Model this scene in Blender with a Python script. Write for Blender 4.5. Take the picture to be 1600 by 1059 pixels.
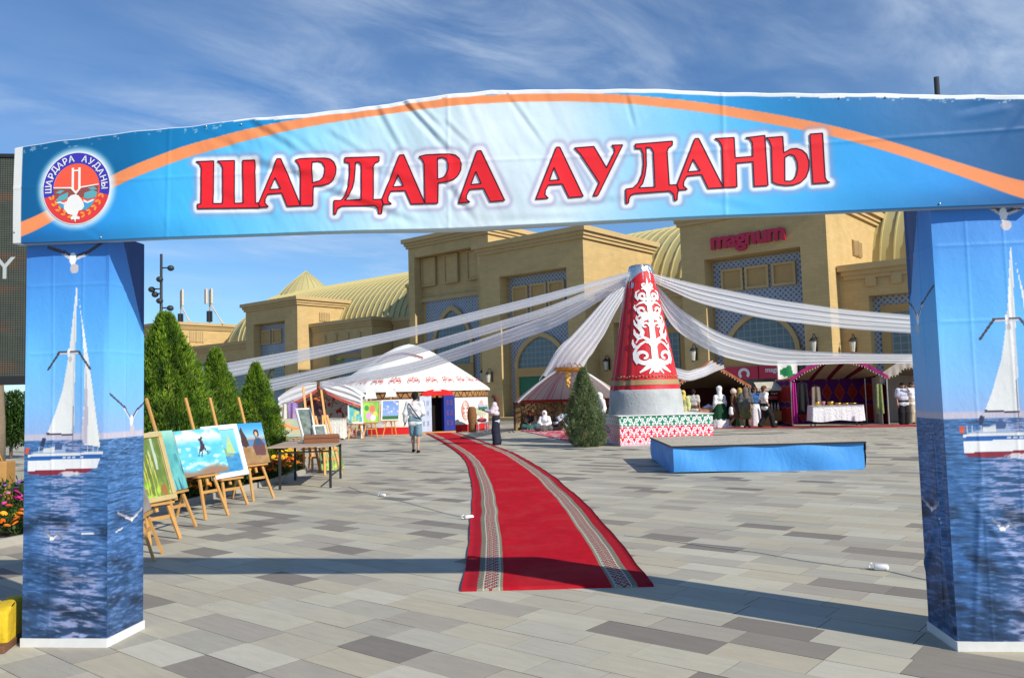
import bpy, bmesh, math, random
import numpy as np
from mathutils import Vector, Matrix
random.seed(7); RNG = np.random.default_rng(7)
for o in list(bpy.data.objects): bpy.data.objects.remove(o)
SC = bpy.context.scene
COLL = SC.collection
PI = math.pi
# ---------------------------------------------------------------- camera (calibrated: 28.8 mm, eye 1.6 m, pitch 3.95, roll 1.6 deg)
EYE = np.array([0, 0, 1.6]); FPX = 1281.97; PITCH = 0.069; ROLL = -0.02779
_fw = np.array([0, math.cos(PITCH), math.sin(PITCH)]); _r = np.array([1.0, 0, 0]); _u = np.cross(_r, _fw)
CR = math.cos(ROLL)*_r + math.sin(ROLL)*_u; CU = -math.sin(ROLL)*_r + math.cos(ROLL)*_u; CF = _fw
cam = bpy.data.cameras.new('camera'); camo = bpy.data.objects.new('camera', cam); COLL.objects.link(camo)
cam.sensor_width = 36; cam.lens = FPX/1600*36; cam.clip_end = 5000; cam.clip_start = 0.05
camo.matrix_world = Matrix(((CR[0], CU[0], -CF[0], EYE[0]), (CR[1], CU[1], -CF[1], EYE[1]), (CR[2], CU[2], -CF[2], EYE[2]), (0, 0, 0, 1)))
SC.camera = camo
# ---------------------------------------------------------------- sky and sun
SUN_AZ = math.radians(-41.4)      # direction to the sun, counter-clockwise from +x
SUN_EL = math.radians(34.0)
world = bpy.data.worlds.new('World'); SC.world = world; world.use_nodes = True
wn = world.node_tree; wn.nodes.clear()
w_out = wn.nodes.new('ShaderNodeOutputWorld'); w_bg = wn.nodes.new('ShaderNodeBackground')
w_sky = wn.nodes.new('ShaderNodeTexSky'); w_sky.sky_type = 'NISHITA'; w_sky.sun_disc = False
w_sky.sun_elevation = SUN_EL; w_sky.sun_rotation = PI/2 - SUN_AZ
w_sky.air_density = 1.0; w_sky.dust_density = 0.1; w_sky.ozone_density = 3.5; w_sky.altitude = 200
w_bg.inputs['Strength'].default_value = 0.106
# thin cirrus: stretched noise on the sky direction
w_tc = wn.nodes.new('ShaderNodeTexCoord'); w_sep = wn.nodes.new('ShaderNodeSeparateXYZ')
wn.links.new(w_tc.outputs['Generated'], w_sep.inputs[0])
def wm(op, a, b=None, c=None):
    n = wn.nodes.new('ShaderNodeMath'); n.operation = op
    for i, x in enumerate((a, b, c)):
        if x is None: continue
        if isinstance(x, (int, float)): n.inputs[i].default_value = x
        else: wn.links.new(x, n.inputs[i])
    return n.outputs[0]
zz = wm('MAXIMUM', wm('ADD', w_sep.outputs[2], 0.12), 0.03)
cu_ = wm('DIVIDE', w_sep.outputs[0], zz); cv_ = wm('DIVIDE', w_sep.outputs[1], zz)
w_cmb = wn.nodes.new('ShaderNodeCombineXYZ')
wn.links.new(wm('ADD', wm('MULTIPLY', cu_, 0.75), wm('MULTIPLY', cv_, 0.55)), w_cmb.inputs[0])
wn.links.new(wm('SUBTRACT', wm('MULTIPLY', cv_, 1.5), wm('MULTIPLY', cu_, 1.15)), w_cmb.inputs[1])
def wnoise(scale, det, rough, dist, off):
    mp = wn.nodes.new('ShaderNodeMapping'); mp.inputs['Location'].default_value = off
    wn.links.new(w_cmb.outputs[0], mp.inputs[0])
    n = wn.nodes.new('ShaderNodeTexNoise'); n.inputs['Scale'].default_value = scale; n.inputs['Detail'].default_value = det
    n.inputs['Roughness'].default_value = rough; n.inputs['Distortion'].default_value = dist
    wn.links.new(mp.outputs[0], n.inputs['Vector']); return n.outputs['Fac']
def wramp(x, lo, hi):
    n = wn.nodes.new('ShaderNodeMapRange'); n.interpolation_type = 'SMOOTHSTEP'
    n.inputs['From Min'].default_value = lo; n.inputs['From Max'].default_value = hi
    wn.links.new(x, n.inputs['Value']); return n.outputs['Result']
c_big = wramp(wnoise(0.62, 4, 0.5, 0.3, (1.35, 1.2, 0)), 0.42, 0.66)
c_fib = wramp(wnoise(2.3, 9, 0.62, 0.45, (0.4, 5.2, 0)), 0.30, 0.86)
c_soft = wramp(wnoise(1.0, 5, 0.5, 0.2, (7.7, 2.2, 0)), 0.40, 0.85)
w_fac = wm('MINIMUM', wm('ADD', wm('MULTIPLY', wm('MULTIPLY', c_big, c_fib), 0.72), wm('MULTIPLY', c_soft, 0.20)), 0.8)
w_mix = wn.nodes.new('ShaderNodeMix'); w_mix.data_type = 'RGBA'
wn.links.new(w_fac, w_mix.inputs['Factor'])
w_tint = wn.nodes.new('ShaderNodeMix'); w_tint.data_type = 'RGBA'; w_tint.blend_type = 'MULTIPLY'; w_tint.inputs['Factor'].default_value = 1
wn.links.new(w_sky.outputs[0], w_tint.inputs['A']); w_tint.inputs['B'].default_value = (0.63, 0.84, 1.02, 1)
wn.links.new(w_tint.outputs['Result'], w_mix.inputs['A']); w_mix.inputs['B'].default_value = (5.4, 6.3, 7.4, 1)
wn.links.new(w_mix.outputs['Result'], w_bg.inputs['Color']); wn.links.new(w_bg.outputs[0], w_out.inputs[0])
sl = bpy.data.lights.new('sun', 'SUN'); sl.energy = 4.4; sl.angle = math.radians(0.55); sl.color = (1.0, 0.93, 0.80)
suno = bpy.data.objects.new('sun', sl); COLL.objects.link(suno)
_sd = Vector((math.cos(SUN_AZ)*math.cos(SUN_EL), math.sin(SUN_AZ)*math.cos(SUN_EL), math.sin(SUN_EL)))
suno.rotation_euler = _sd.to_track_quat('Z', 'Y').to_euler(); suno.location = (20, -15, 30)
SC.view_settings.view_transform = 'Standard'; SC.view_settings.look = 'None'; SC.view_settings.gamma = 1.0
SC.view_settings.use_curve_mapping = False; SC.view_settings.exposure = 0.3
SC.render.engine = 'CYCLES'
SC.cycles.max_bounces = 8; SC.cycles.transparent_max_bounces = 16
# ---------------------------------------------------------------- measuring helpers: photo pixel -> place in the world
def ray(x, y):
    d = CF*FPX + CR*(x-800) + CU*(529.5-y); return d/np.linalg.norm(d)
def gp(x, y, z=0.0):
    d = ray(x, y); return EYE + d*((z-1.6)/d[2])
def at(x, y, Y):
    d = ray(x, y); return EYE + d*(Y/d[1])
# ---------------------------------------------------------------- scene helpers
def lin(c):
    c = np.asarray(c, float)/255.0
    return np.where(c <= 0.04045, c/12.92, ((c+0.055)/1.055)**2.4)
def thing(name, label, cat, loc=(0, 0, 0), rz=0.0, group=None):
    o = bpy.data.objects.new(name, None); COLL.objects.link(o)
    o.location = loc; o.rotation_euler = (0, 0, rz); o.empty_display_size = 0.2
    o['label'] = label; o['category'] = cat
    if group: o['group'] = group
    return o
def tag(o, label=None, cat=None, group=None, kind=None):
    if label: o['label'] = label
    if cat: o['category'] = cat
    if group: o['group'] = group
    if kind: o['kind'] = kind
    return o
def mkobj(name, verts, faces, mats, parent=None, smooth=False, mi=None, col=None, uv=None, loc=None, rot=None):
    me = bpy.data.meshes.new(name)
    me.from_pydata([tuple(v) for v in verts] if not isinstance(verts, np.ndarray) else verts.tolist(), [], faces if not isinstance(faces, np.ndarray) else faces.tolist())
    if not isinstance(mats, (list, tuple)): mats = [mats]
    for m in mats: me.materials.append(m)
    if mi is not None: me.polygons.foreach_set('material_index', np.asarray(mi, dtype=np.int32))
    if smooth: me.polygons.foreach_set('use_smooth', np.ones(len(me.polygons), dtype=bool))
    if col is not None:
        c = np.asarray(col, float)
        if c.shape[1] == 3: c = np.hstack([c, np.ones((len(c), 1))])
        at_ = me.color_attributes.new('Col', 'FLOAT_COLOR', 'POINT'); at_.data.foreach_set('color', c.ravel().astype(np.float32))
    if uv is not None:
        u = me.uv_layers.new(name='UVMap'); idx = np.zeros(len(me.loops), dtype=np.int32); me.loops.foreach_get('vertex_index', idx)
        u.data.foreach_set('uv', np.asarray(uv, float)[idx].ravel().astype(np.float32))
    me.update()
    o = bpy.data.objects.new(name, me); COLL.objects.link(o)
    if parent: o.parent = parent
    if loc is not None: o.location = loc
    if rot is not None: o.rotation_euler = rot
    return o
def dup(o, parent=None, loc=None, rot=None):
    c = o.copy(); COLL.objects.link(c)
    if parent is not None: c.parent = parent
    if loc is not None: c.location = loc
    if rot is not None: c.rotation_euler = rot
    return c
def bevel(o, w=0.01, seg=2):
    m = o.modifiers.new('Bevel', 'BEVEL'); m.width = w; m.segments = seg; m.limit_method = 'ANGLE'; m.angle_limit = math.radians(40); return o
class MB:
    def __init__(s): s.v = []; s.f = []; s.mi = []; s.c = []; s.m = 0; s.col = None
    def add(s, vs, fs):
        n = len(s.v); s.v += [tuple(map(float, v)) for v in vs]; s.f += [tuple(i+n for i in f) for f in fs]; s.mi += [s.m]*len(fs)
        if s.col is not None: s.c += [tuple(s.col)]*len(vs)
        return s
    def box(s, x0, x1, y0, y1, z0, z1):
        return s.add([(x0,y0,z0),(x1,y0,z0),(x1,y1,z0),(x0,y1,z0),(x0,y0,z1),(x1,y0,z1),(x1,y1,z1),(x0,y1,z1)],
                     [(0,3,2,1),(4,5,6,7),(0,1,5,4),(1,2,6,5),(2,3,7,6),(3,0,4,7)])
    def obox(s, o, ex, ey, ez):
        o, ex, ey, ez = map(np.array, (o, ex, ey, ez)); o = o.astype(float)
        return s.add([o, o+ex, o+ex+ey, o+ey, o+ez, o+ex+ez, o+ex+ey+ez, o+ey+ez], [(0,3,2,1),(4,5,6,7),(0,1,5,4),(1,2,6,5),(2,3,7,6),(3,0,4,7)])
    def bar(s, p, q, w, h=None, up=(0, 0, 1)):
        h = h or w; p = np.array(p, float); q = np.array(q, float); d = q-p; L = np.linalg.norm(d); d = d/L
        up = np.array(up, float)
        if abs(d @ up) > 0.98: up = np.array([0, 1.0, 0])
        x = np.cross(d, up); x /= np.linalg.norm(x); z = np.cross(x, d)
        return s.obox(p - x*w/2 - z*h/2, x*w, d*L, z*h)
    def tube(s, pts, r, n=8, cap=True):
        pts = [np.array(p, float) for p in pts]; R = r if isinstance(r, (list, tuple, np.ndarray)) else [r]*len(pts)
        vs = []; ref = None
        for i, p in enumerate(pts):
            d = pts[min(i+1, len(pts)-1)] - pts[max(i-1, 0)]; d = d/(np.linalg.norm(d)+1e-12)
            if ref is None: ref = np.array([1.0, 0, 0]) if abs(d[0]) < 0.8 else np.array([0, 1.0, 0])
            x = np.cross(d, ref); x /= np.linalg.norm(x)+1e-12; y = np.cross(d, x); ref = np.cross(x, d)
            for k in range(n):
                a = 2*PI*k/n; vs.append(p + (x*math.cos(a)+y*math.sin(a))*R[i])
        fs = []
        for i in range(len(pts)-1):
            for k in range(n): fs.append((i*n+k, i*n+(k+1) % n, (i+1)*n+(k+1) % n, (i+1)*n+k))
        if cap: fs.append(tuple(range(n))[::-1]); fs.append(tuple((len(pts)-1)*n+k for k in range(n)))
        return s.add(vs, fs)
    def lathe(s, prof, n=24, c=(0, 0, 0), a0=0.0, a1=2*PI, rfun=None):
        full = abs(a1-a0-2*PI) < 1e-6; m = n if full else n+1; vs = []
        for (r, z) in prof:
            for k in range(m):
                a = a0+(a1-a0)*k/n; rr = r*(rfun(a, z) if rfun else 1)
                vs.append((c[0]+rr*math.cos(a), c[1]+rr*math.sin(a), c[2]+z))
        fs = []
        for i in range(len(prof)-1):
            for k in range(n):
                k2 = (k+1) % m; fs.append((i*m+k, i*m+k2, (i+1)*m+k2, (i+1)*m+k))
        return s.add(vs, fs)
    def ball(s, c, r, n=10, m=7):
        rx, ry, rz = (r, r, r) if isinstance(r, (int, float)) else r
        vs = []; fs = []
        for i in range(m+1):
            t = PI*i/m
            for k in range(n): a = 2*PI*k/n; vs.append((c[0]+rx*math.sin(t)*math.cos(a), c[1]+ry*math.sin(t)*math.sin(a), c[2]+rz*math.cos(t)))
        for i in range(m):
            for k in range(n): fs.append((i*n+k, (i+1)*n+k, (i+1)*n+(k+1) % n, i*n+(k+1) % n))
        return s.add(vs, fs)
    def grid(s, fn, nu, nv):
        vs = [fn(i/nu, j/nv) for j in range(nv+1) for i in range(nu+1)]
        return s.add(vs, [(j*(nu+1)+i, j*(nu+1)+i+1, (j+1)*(nu+1)+i+1, (j+1)*(nu+1)+i) for j in range(nv) for i in range(nu)])
    def build(s, name, mats, parent=None, smooth=False, **k):
        return mkobj(name, s.v, s.f, mats, parent, smooth, mi=s.mi, col=s.c if s.c else None, **k)
def gridfaces(nu, nv):
    i, j = np.meshgrid(np.arange(nu), np.arange(nv)); b = (j*(nu+1)+i).ravel()
    return np.stack([b, b+1, b+nu+2, b+nu+1], 1)
def box(name, dims, mats, parent=None):
    return MB().box(*dims).build(name, mats, parent)
# ---------------------------------------------------------------- numpy noise and polygons (for printed pictures)
def vnoise(x, y, seed=0):
    xi = np.floor(x).astype(np.int64); yi = np.floor(y).astype(np.int64); fx = x-xi; fy = y-yi
    fx = fx*fx*(3-2*fx); fy = fy*fy*(3-2*fy)
    def h(i, j):
        n = (i*374761393 + j*668265263 + seed*144665) & 0x7fffffff
        n = ((n ^ (n >> 13))*1274126177) & 0x7fffffff
        return ((n ^ (n >> 16)) & 0xffff)/65535.0
    return (h(xi, yi)*(1-fx)+h(xi+1, yi)*fx)*(1-fy) + (h(xi, yi+1)*(1-fx)+h(xi+1, yi+1)*fx)*fy
def fbm(x, y, o=4, seed=0):
    t = 0; a = 0.5
    for k in range(o): t = t+a*vnoise(x*2**k, y*2**k, seed+k*17); a *= 0.5
    return t/(1-0.5**o)
def inpoly(X, Y, poly):
    ins = np.zeros(X.shape, bool); n = len(poly)
    for i in range(n):
        x0, y0 = poly[i]; x1, y1 = poly[(i+1) % n]
        if y0 == y1: continue
        c = ((y0 > Y) != (y1 > Y)) & (X < (x1-x0)*(Y-y0)/(y1-y0)+x0); ins ^= c
    return ins
def segdist(X, Y, x0, y0, x1, y1):
    dx, dy = x1-x0, y1-y0; t = np.clip(((X-x0)*dx+(Y-y0)*dy)/(dx*dx+dy*dy+1e-12), 0, 1)
    return np.hypot(X-x0-t*dx, Y-y0-t*dy)
def sstep(lo, hi, x): t = np.clip((x-lo)/(hi-lo), 0, 1); return t*t*(3-2*t)
def lerp(a, b, t): return a + (b-a)*(t[..., None] if np.ndim(t) else t)
# ---------------------------------------------------------------- node materials
class X:
    def __init__(s, nt, k): s.nt = nt; s.k = k
    def op(s, o, *a):
        n = s.nt.nodes.new('ShaderNodeMath'); n.operation = o
        for i, v in enumerate((s,)+a):
            if isinstance(v, X): s.nt.links.new(v.k, n.inputs[i])
            else: n.inputs[i].default_value = v
        return X(s.nt, n.outputs[0])
    def __add__(s, b): return s.op('ADD', b)
    __radd__ = __add__
    def __sub__(s, b): return s.op('SUBTRACT', b)
    def __rsub__(s, b): return (s*-1)+b
    def __mul__(s, b): return s.op('MULTIPLY', b)
    __rmul__ = __mul__
    def __truediv__(s, b): return s.op('DIVIDE', b)
    def frac(s): return s.op('FRACT')
    def fl(s): return s.op('FLOOR')
    def abs(s): return s.op('ABSOLUTE')
    def sin(s): return s.op('SINE')
    def mn(s, b): return s.op('MINIMUM', b)
    def mx(s, b): return s.op('MAXIMUM', b)
    def gt(s, b): return s.op('GREATER_THAN', b)
    def lt(s, b): return s.op('LESS_THAN', b)
    def sqrt(s): return s.op('SQRT')
    def band(s, a, b): return s.gt(a)*s.lt(b)
    def ss(s, lo, hi):
        n = s.nt.nodes.new('ShaderNodeMapRange'); n.interpolation_type = 'SMOOTHSTEP'
        n.inputs['From Min'].default_value = lo; n.inputs['From Max'].default_value = hi
        s.nt.links.new(s.k, n.inputs['Value']); return X(s.nt, n.outputs['Result'])
class M:
    def __init__(s, name, rough=0.7, spec=0.3, metal=0.0):
        s.mat = bpy.data.materials.new(name); s.mat.use_nodes = True; s.nt = s.mat.node_tree
        s.b = s.nt.nodes['Principled BSDF']; s.b.inputs['Roughness'].default_value = rough
        s.b.inputs['Specular IOR Level'].default_value = spec; s.b.inputs['Metallic'].default_value = metal
    def coord(s, kind='Object'):
        t = s.nt.nodes.new('ShaderNodeTexCoord'); q = s.nt.nodes.new('ShaderNodeSeparateXYZ'); s.nt.links.new(t.outputs[kind], q.inputs[0])
        s.vec = t.outputs[kind]; return [X(s.nt, q.outputs[i]) for i in range(3)]
    def noise(s, scale=5, det=4, rough=0.55, dist=0.0, stretch=None, kind='Object', off=(0, 0, 0)):
        mp = s.nt.nodes.new('ShaderNodeMapping')
        if kind == 'World': t = s.nt.nodes.new('ShaderNodeNewGeometry'); s.nt.links.new(t.outputs['Position'], mp.inputs[0]); mp.vector_type = 'TEXTURE'; mp.inputs['Rotation'].default_value = (0, 0, -0.69406); stretch = tuple(1/q for q in (stretch or (1, 1, 1)))
        else: t = s.nt.nodes.new('ShaderNodeTexCoord'); s.nt.links.new(t.outputs[kind], mp.inputs[0])
        if stretch: mp.inputs['Scale'].default_value = stretch
        mp.inputs['Location'].default_value = off
        n = s.nt.nodes.new('ShaderNodeTexNoise'); n.inputs['Scale'].default_value = scale; n.inputs['Detail'].default_value = det
        n.inputs['Roughness'].default_value = rough; n.inputs['Distortion'].default_value = dist
        s.nt.links.new(mp.outputs[0], n.inputs['Vector']); return X(s.nt, n.outputs['Fac'])
    def voro(s, scale=5, feature='F1', out='Distance', kind='Object'):
        t = s.nt.nodes.new('ShaderNodeTexCoord'); n = s.nt.nodes.new('ShaderNodeTexVoronoi'); n.feature = feature; n.inputs['Scale'].default_value = scale
        s.nt.links.new(t.outputs[kind], n.inputs['Vector']); return n.outputs[out]
    def attr(s, name='Col'):
        n = s.nt.nodes.new('ShaderNodeAttribute'); n.attribute_name = name; return n.outputs['Color']
    def rand(s):
        n = s.nt.nodes.new('ShaderNodeObjectInfo'); return X(s.nt, n.outputs['Random'])
    def mix(s, f, a, b, mode='MIX'):
        n = s.nt.nodes.new('ShaderNodeMix'); n.data_type = 'RGBA'; n.blend_type = mode
        for v, k in ((f, 'Factor'), (a, 'A'), (b, 'B')):
            if isinstance(v, X): s.nt.links.new(v.k, n.inputs[k])
            elif isinstance(v, bpy.types.NodeSocket): s.nt.links.new(v, n.inputs[k])
            elif isinstance(v, (int, float)): n.inputs[k].default_value = v
            else: n.inputs[k].default_value = (v[0], v[1], v[2], 1)
        return n.outputs['Result']
    def scale(s, c, x):      # colour times scalar expression
        n = s.nt.nodes.new('ShaderNodeVectorMath'); n.operation = 'SCALE'
        if isinstance(c, bpy.types.NodeSocket): s.nt.links.new(c, n.inputs[0])
        else: n.inputs[0].default_value = tuple(c)[:3]
        s.nt.links.new(x.k, n.inputs['Scale']); return n.outputs[0]
    def color(s, c):
        if isinstance(c, bpy.types.NodeSocket): s.nt.links.new(c, s.b.inputs['Base Color'])
        else: s.b.inputs['Base Color'].default_value = (c[0], c[1], c[2], 1)
        return s
    def bump(s, h, dist=0.01, strength=1.0):
        n = s.nt.nodes.new('ShaderNodeBump'); n.inputs['Distance'].default_value = dist; n.inputs['Strength'].default_value = strength
        s.nt.links.new(h.k, n.inputs['Height']); s.nt.links.new(n.outputs[0], s.b.inputs['Normal']); return s
    def trans(s, amount, tint=(1, 1, 1)):       # sheer cloth: part of the light goes straight through
        o = s.nt.nodes['Material Output']; t = s.nt.nodes.new('ShaderNodeBsdfTransparent'); t.inputs[0].default_value = (*tint, 1)
        m = s.nt.nodes.new('ShaderNodeMixShader')
        if isinstance(amount, X): s.nt.links.new(amount.k, m.inputs[0])
        else: m.inputs[0].default_value = amount
        s.nt.links.new(s.b.outputs[0], m.inputs[1]); s.nt.links.new(t.outputs[0], m.inputs[2]); s.nt.links.new(m.outputs[0], o.inputs[0]); return s
    def translucent(s, amount, col):
        o = s.nt.nodes['Material Output']; t = s.nt.nodes.new('ShaderNodeBsdfTranslucent'); t.inputs[0].default_value = (*col, 1)
        m = s.nt.nodes.new('ShaderNodeMixShader'); m.inputs[0].default_value = amount
        s.nt.links.new(s.b.outputs[0], m.inputs[1]); s.nt.links.new(t.outputs[0], m.inputs[2]); s.nt.links.new(m.outputs[0], o.inputs[0]); return s
def pm(name, c, rough=0.7, var=0.18, scale=6.0, bump=0.0, bscale=40.0, spec=0.3, metal=0.0, rgb=False):
    c = np.array(c, float) if not rgb else lin(c)
    m = M(name, rough, spec, metal); n = m.noise(scale, 5, 0.6)
    m.color(m.scale(c, n*(2*var)+(1-var)))
    if bump: m.bump(m.noise(bscale, 4, 0.6), bump)
    return m.mat
def vm(name, rough=0.6, var=0.06, scale=30.0, bump=0.0, bscale=120.0, spec=0.3):
    m = M(name, rough, spec); n = m.noise(scale, 4, 0.6)
    m.color(m.scale(m.attr(), n*(2*var)+(1-var)))
    if bump: m.bump(m.noise(bscale, 3, 0.6), bump)
    return m.mat
def rot2(x, y, a): return x*math.cos(a)-y*math.sin(a), x*math.sin(a)+y*math.cos(a)
def text_mesh(txt, size, bold=0.0, extrude=0.0, align='CENTER', space=1.0):
    cu = bpy.data.curves.new('lettering', 'FONT'); cu.body = txt; cu.size = size; cu.offset = bold; cu.extrude = extrude
    cu.align_x = align; cu.align_y = 'CENTER'; cu.space_character = space; cu.resolution_u = 4
    o = bpy.data.objects.new('lettering', cu); COLL.objects.link(o); bpy.context.view_layer.update()
    me = bpy.data.meshes.new_from_object(o.evaluated_get(bpy.context.evaluated_depsgraph_get()))
    v = np.array([tuple(x.co) for x in me.vertices]).reshape(-1, 3); f = [tuple(p.vertices) for p in me.polygons]
    bpy.data.objects.remove(o); bpy.data.curves.remove(cu); bpy.data.meshes.remove(me); return v, f
# ================================================================ GROUND
YB = -0.69406                       # paving joints and the mall share these axes
AX = np.array([math.cos(YB), math.sin(YB)]); BX = np.array([-math.sin(YB), math.cos(YB)])
def ab(a, b, z=0.0): p = AX*a + BX*b; return np.array([p[0], p[1], z])
MK = 1.22                           # the mall stands behind the tents: measured at unit depth, placed farther and larger
def mab(a, b, z=0.0): return EYE + MK*(ab(a, b, z)-EYE)
m_ = M('joint_and_far_paving', 0.85, 0.2)
m_.color(m_.mix(m_.noise(0.35, 5, 0.65), (0.22, 0.205, 0.18), (0.30, 0.28, 0.245)))
MT_GROUND = m_.mat
gm = MB(); gm.box(-700, 700, -60, 900, -0.6, -0.012)
ground = gm.build('plaza_ground', MT_GROUND); tag(ground, 'grey beige stone slab paving of the open plaza', None, None, 'structure')
m_ = M('paving_stone', 0.72, 0.35)
_st = m_.noise(3.0, 7, 0.65, 0.5, stretch=(1.0, 6.0, 1), kind='World'); _sp = m_.noise(70, 5, 0.75, kind='World'); _bg = m_.noise(0.55, 4, 0.6, kind='World')
_g1 = m_.noise(1.9, 6, .72, 1.6, kind='World').ss(.60, .80); _g2 = m_.noise(26, 2, .5, kind='World').ss(.735, .765); _g3 = m_.noise(.23, 4, .6, kind='World').ss(.42, .75); _dr = m_.noise(5.0, 5, .7, 2.5, stretch=(1, 2.5, 1), kind='World').ss(.58, .78)
_c = m_.scale(m_.mix(1.0, m_.attr(), (1.0, 0.985, 0.93), 'MULTIPLY'), _st*0.42 + _sp*0.34 + _bg*0.24 + 0.535 - _g1*.15 - _g2*.38 - _g3*.10 - _dr*.10)
m_.color(_c); m_.bump(_sp, 0.0015, 0.6)
MT_SLAB = m_.mat
SLAB_C = [(0.445,0.425,0.355), (0.425,0.40,0.33), (0.41,0.395,0.345), (0.415,0.38,0.305), (0.37,0.355,0.31), (0.465,0.45,0.39), (0.335,0.31,0.275), (0.395,0.37,0.31), (0.20,0.182,0.165), (0.235,0.215,0.192), (0.35,0.335,0.295), (0.435,0.415,0.345)]
SLAB_W = np.array([.11, .11, .10, .10, .10, .07, .09, .09, .075, .07, .07, .045]); SLAB_W = SLAB_W/SLAB_W.sum()
LS, WS, GAP = 0.60, 0.30, 0.0016
def slab_geo(L):
    e = 0.0008; x0, x1, y0, y1 = -L/2+GAP, L/2-GAP, -WS/2+GAP, WS/2-GAP
    v = [(x0,y0,-.011),(x1,y0,-.011),(x1,y1,-.011),(x0,y1,-.011),(x0,y0,-e),(x1,y0,-e),(x1,y1,-e),(x0,y1,-e),(x0+e,y0+e,0),(x1-e,y0+e,0),(x1-e,y1-e,0),(x0+e,y1-e,0)]
    f = [(0,1,5,4),(1,2,6,5),(2,3,7,6),(3,0,4,7),(4,5,9,8),(5,6,10,9),(6,7,11,10),(7,4,8,11),(8,9,10,11)]
    return v, f
slabs = []
for row in range(-60, 160):
    tb = row*WS; off = RNG.choice([0, 1/3, 2/3, 0.5])*LS; ta = -80 + off
    while ta < 40:
        L = LS if RNG.random() > 0.12 else (LS*1.5 if RNG.random() > .7 else LS*0.7)
        p = ab(ta+L/2, tb); ta += L
        if p[1] < 2.6 or p[1] > 47 or abs(p[0]) > 0.72*p[1]+2.5: continue
        slabs.append((p[0], p[1], L, int(RNG.choice(12, p=SLAB_W))))
def inview(s):
    d = np.array([s[0], s[1], 0])-EYE; z = d @ CF; return z > 0 and abs(d @ CR)/z*FPX < 830 and abs(d @ CU)/z*FPX < 560
vis = sorted([s for s in slabs if inview(s)], key=lambda s: s[0]**2+s[1]**2)
near = set(id(s) for s in vis[:300]); _cache = {}
for s in vis[:300]:
    k = (round(s[2], 2), s[3])
    if k not in _cache:
        v, f = slab_geo(s[2]); o = mkobj('paving_slab', v, f, MT_SLAB, ground, col=[tuple(np.array(SLAB_C[s[3]])*(.30 if i < 8 else 1)) for i in range(len(v))]); _cache[k] = o
    else: o = dup(_cache[k], ground)
    o.location = (s[0], s[1], RNG.normal(0, .0006)); o.rotation_euler = (RNG.normal(0, .0012), RNG.normal(0, .0012), YB)
V = []; F = []; Cc = []
for s in slabs:
    if id(s) in near: continue
    v, f = slab_geo(s[2]); n = len(V); cs, sn = math.cos(YB), math.sin(YB); dz = RNG.normal(0, .0006); k = RNG.uniform(.94, 1.06)
    V += [(s[0]+a*cs-b*sn, s[1]+a*sn+b*cs, c+dz) for a, b, c in v]; F += [tuple(i+n for i in q) for q in f]; Cc += [tuple(np.array(SLAB_C[s[3]])*k*(.30 if i < 8 else 1)) for i in range(len(v))]
tag(mkobj('paving_slabs', V, F, MT_SLAB, ground, col=Cc), kind='stuff')
# ================================================================ SHOPPING MALL
m_ = M('sand_stucco', 0.9, 0.15)
_n = m_.noise(0.5, 5, 0.6); _n2 = m_.noise(9, 5, 0.65); _v = m_.noise(1.6, 4, 0.6, stretch=(1, 1, .12))
x, y, z = m_.coord(); _r = (z/.16).fl(); _k = ((x+y)/.42+_r*.5).fl(); _b = ((_r*12.9898+_k*78.233).sin()*437.585).frac(); _j = ((z/.16).frac().lt(.09)).mx(((x+y)/.42+_r*.5).frac().lt(.04))
m_.color(m_.scale((0.505, 0.362, 0.168), _n*0.26 + _n2*0.12 + _v*0.22 + _b*.10 - _j*.09 + 0.66)); m_.bump(m_.noise(22, 5, .7), 0.003, .3); MT_STUC = m_.mat
m_ = M('sand_cornice', 0.85, 0.15); m_.color(m_.scale((0.485, 0.35, 0.172), m_.noise(1.2, 5, .6)*0.3 + 0.85)); MT_CORN = m_.mat
m_ = M('blue_mosaic', 0.45, 0.4)
x, y, z = m_.coord(); P_ = 0.235
u = ((x/P_).frac()-0.5).abs(); w = ((z/P_).frac()-0.5).abs()
dia = (u+w); star = u.mn(w)
_a = m_.mix(dia.lt(0.30), (0.30, 0.34, 0.40), (0.045, 0.085, 0.19)); _a = m_.mix(star.lt(0.045)*dia.gt(.12), _a, (0.42, 0.40, 0.36)); _a = m_.mix(dia.gt(0.74), _a, (0.055, 0.10, 0.20))
m_.color(m_.scale(_a, m_.noise(3, 4)*.4+.8)); MT_MOSAIC = m_.mat
m_ = M('lattice_glass', 0.22, 0.5)
x, y, z = m_.coord(); u = (x/0.30).frac(); w = (z/0.30).frac(); gl = u.lt(.13).mx(w.lt(.13))
m_.color(m_.mix(gl, m_.mix(m_.noise(1.3, 3), (0.05, 0.10, 0.13), (0.12, 0.19, 0.22)), (0.22, 0.24, 0.22))); MT_LGLASS = m_.mat
m_ = M('ribbed_sheet_roof', 0.5, 0.4)
m_.color(m_.scale((0.46, 0.40, 0.185), m_.noise(0.5, 4, .6)*.18+.91)); MT_ROOF = m_.mat
MT_DARKGL = pm('dark_shop_glass', (0.015, 0.017, 0.018), 0.12, .3, 1, spec=.6)
MT_GREENDOOR = pm('green_door_paint', (0.02, 0.14, 0.07), .4)
MT_WOODP = pm('ochre_panel', (0.44, 0.285, 0.115), .75, .15, 3)
MT_VENT = pm('louvre_metal', (0.42, 0.31, 0.16), .6)
mall = thing('shopping_mall', 'long sand coloured shopping mall with mosaic portal towers and barrel roof', 'building', mab(-27, 36), YB); mall.scale = (MK, MK, MK)
def Lc(a, b): return a+27, b-36
def bb(mb, a0, a1, b0, b1, z0, z1):
    x0, y0 = Lc(a0, b0); x1, y1 = Lc(a1, b1); return mb.box(x0, x1, y0, y1, z0, z1)
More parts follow.
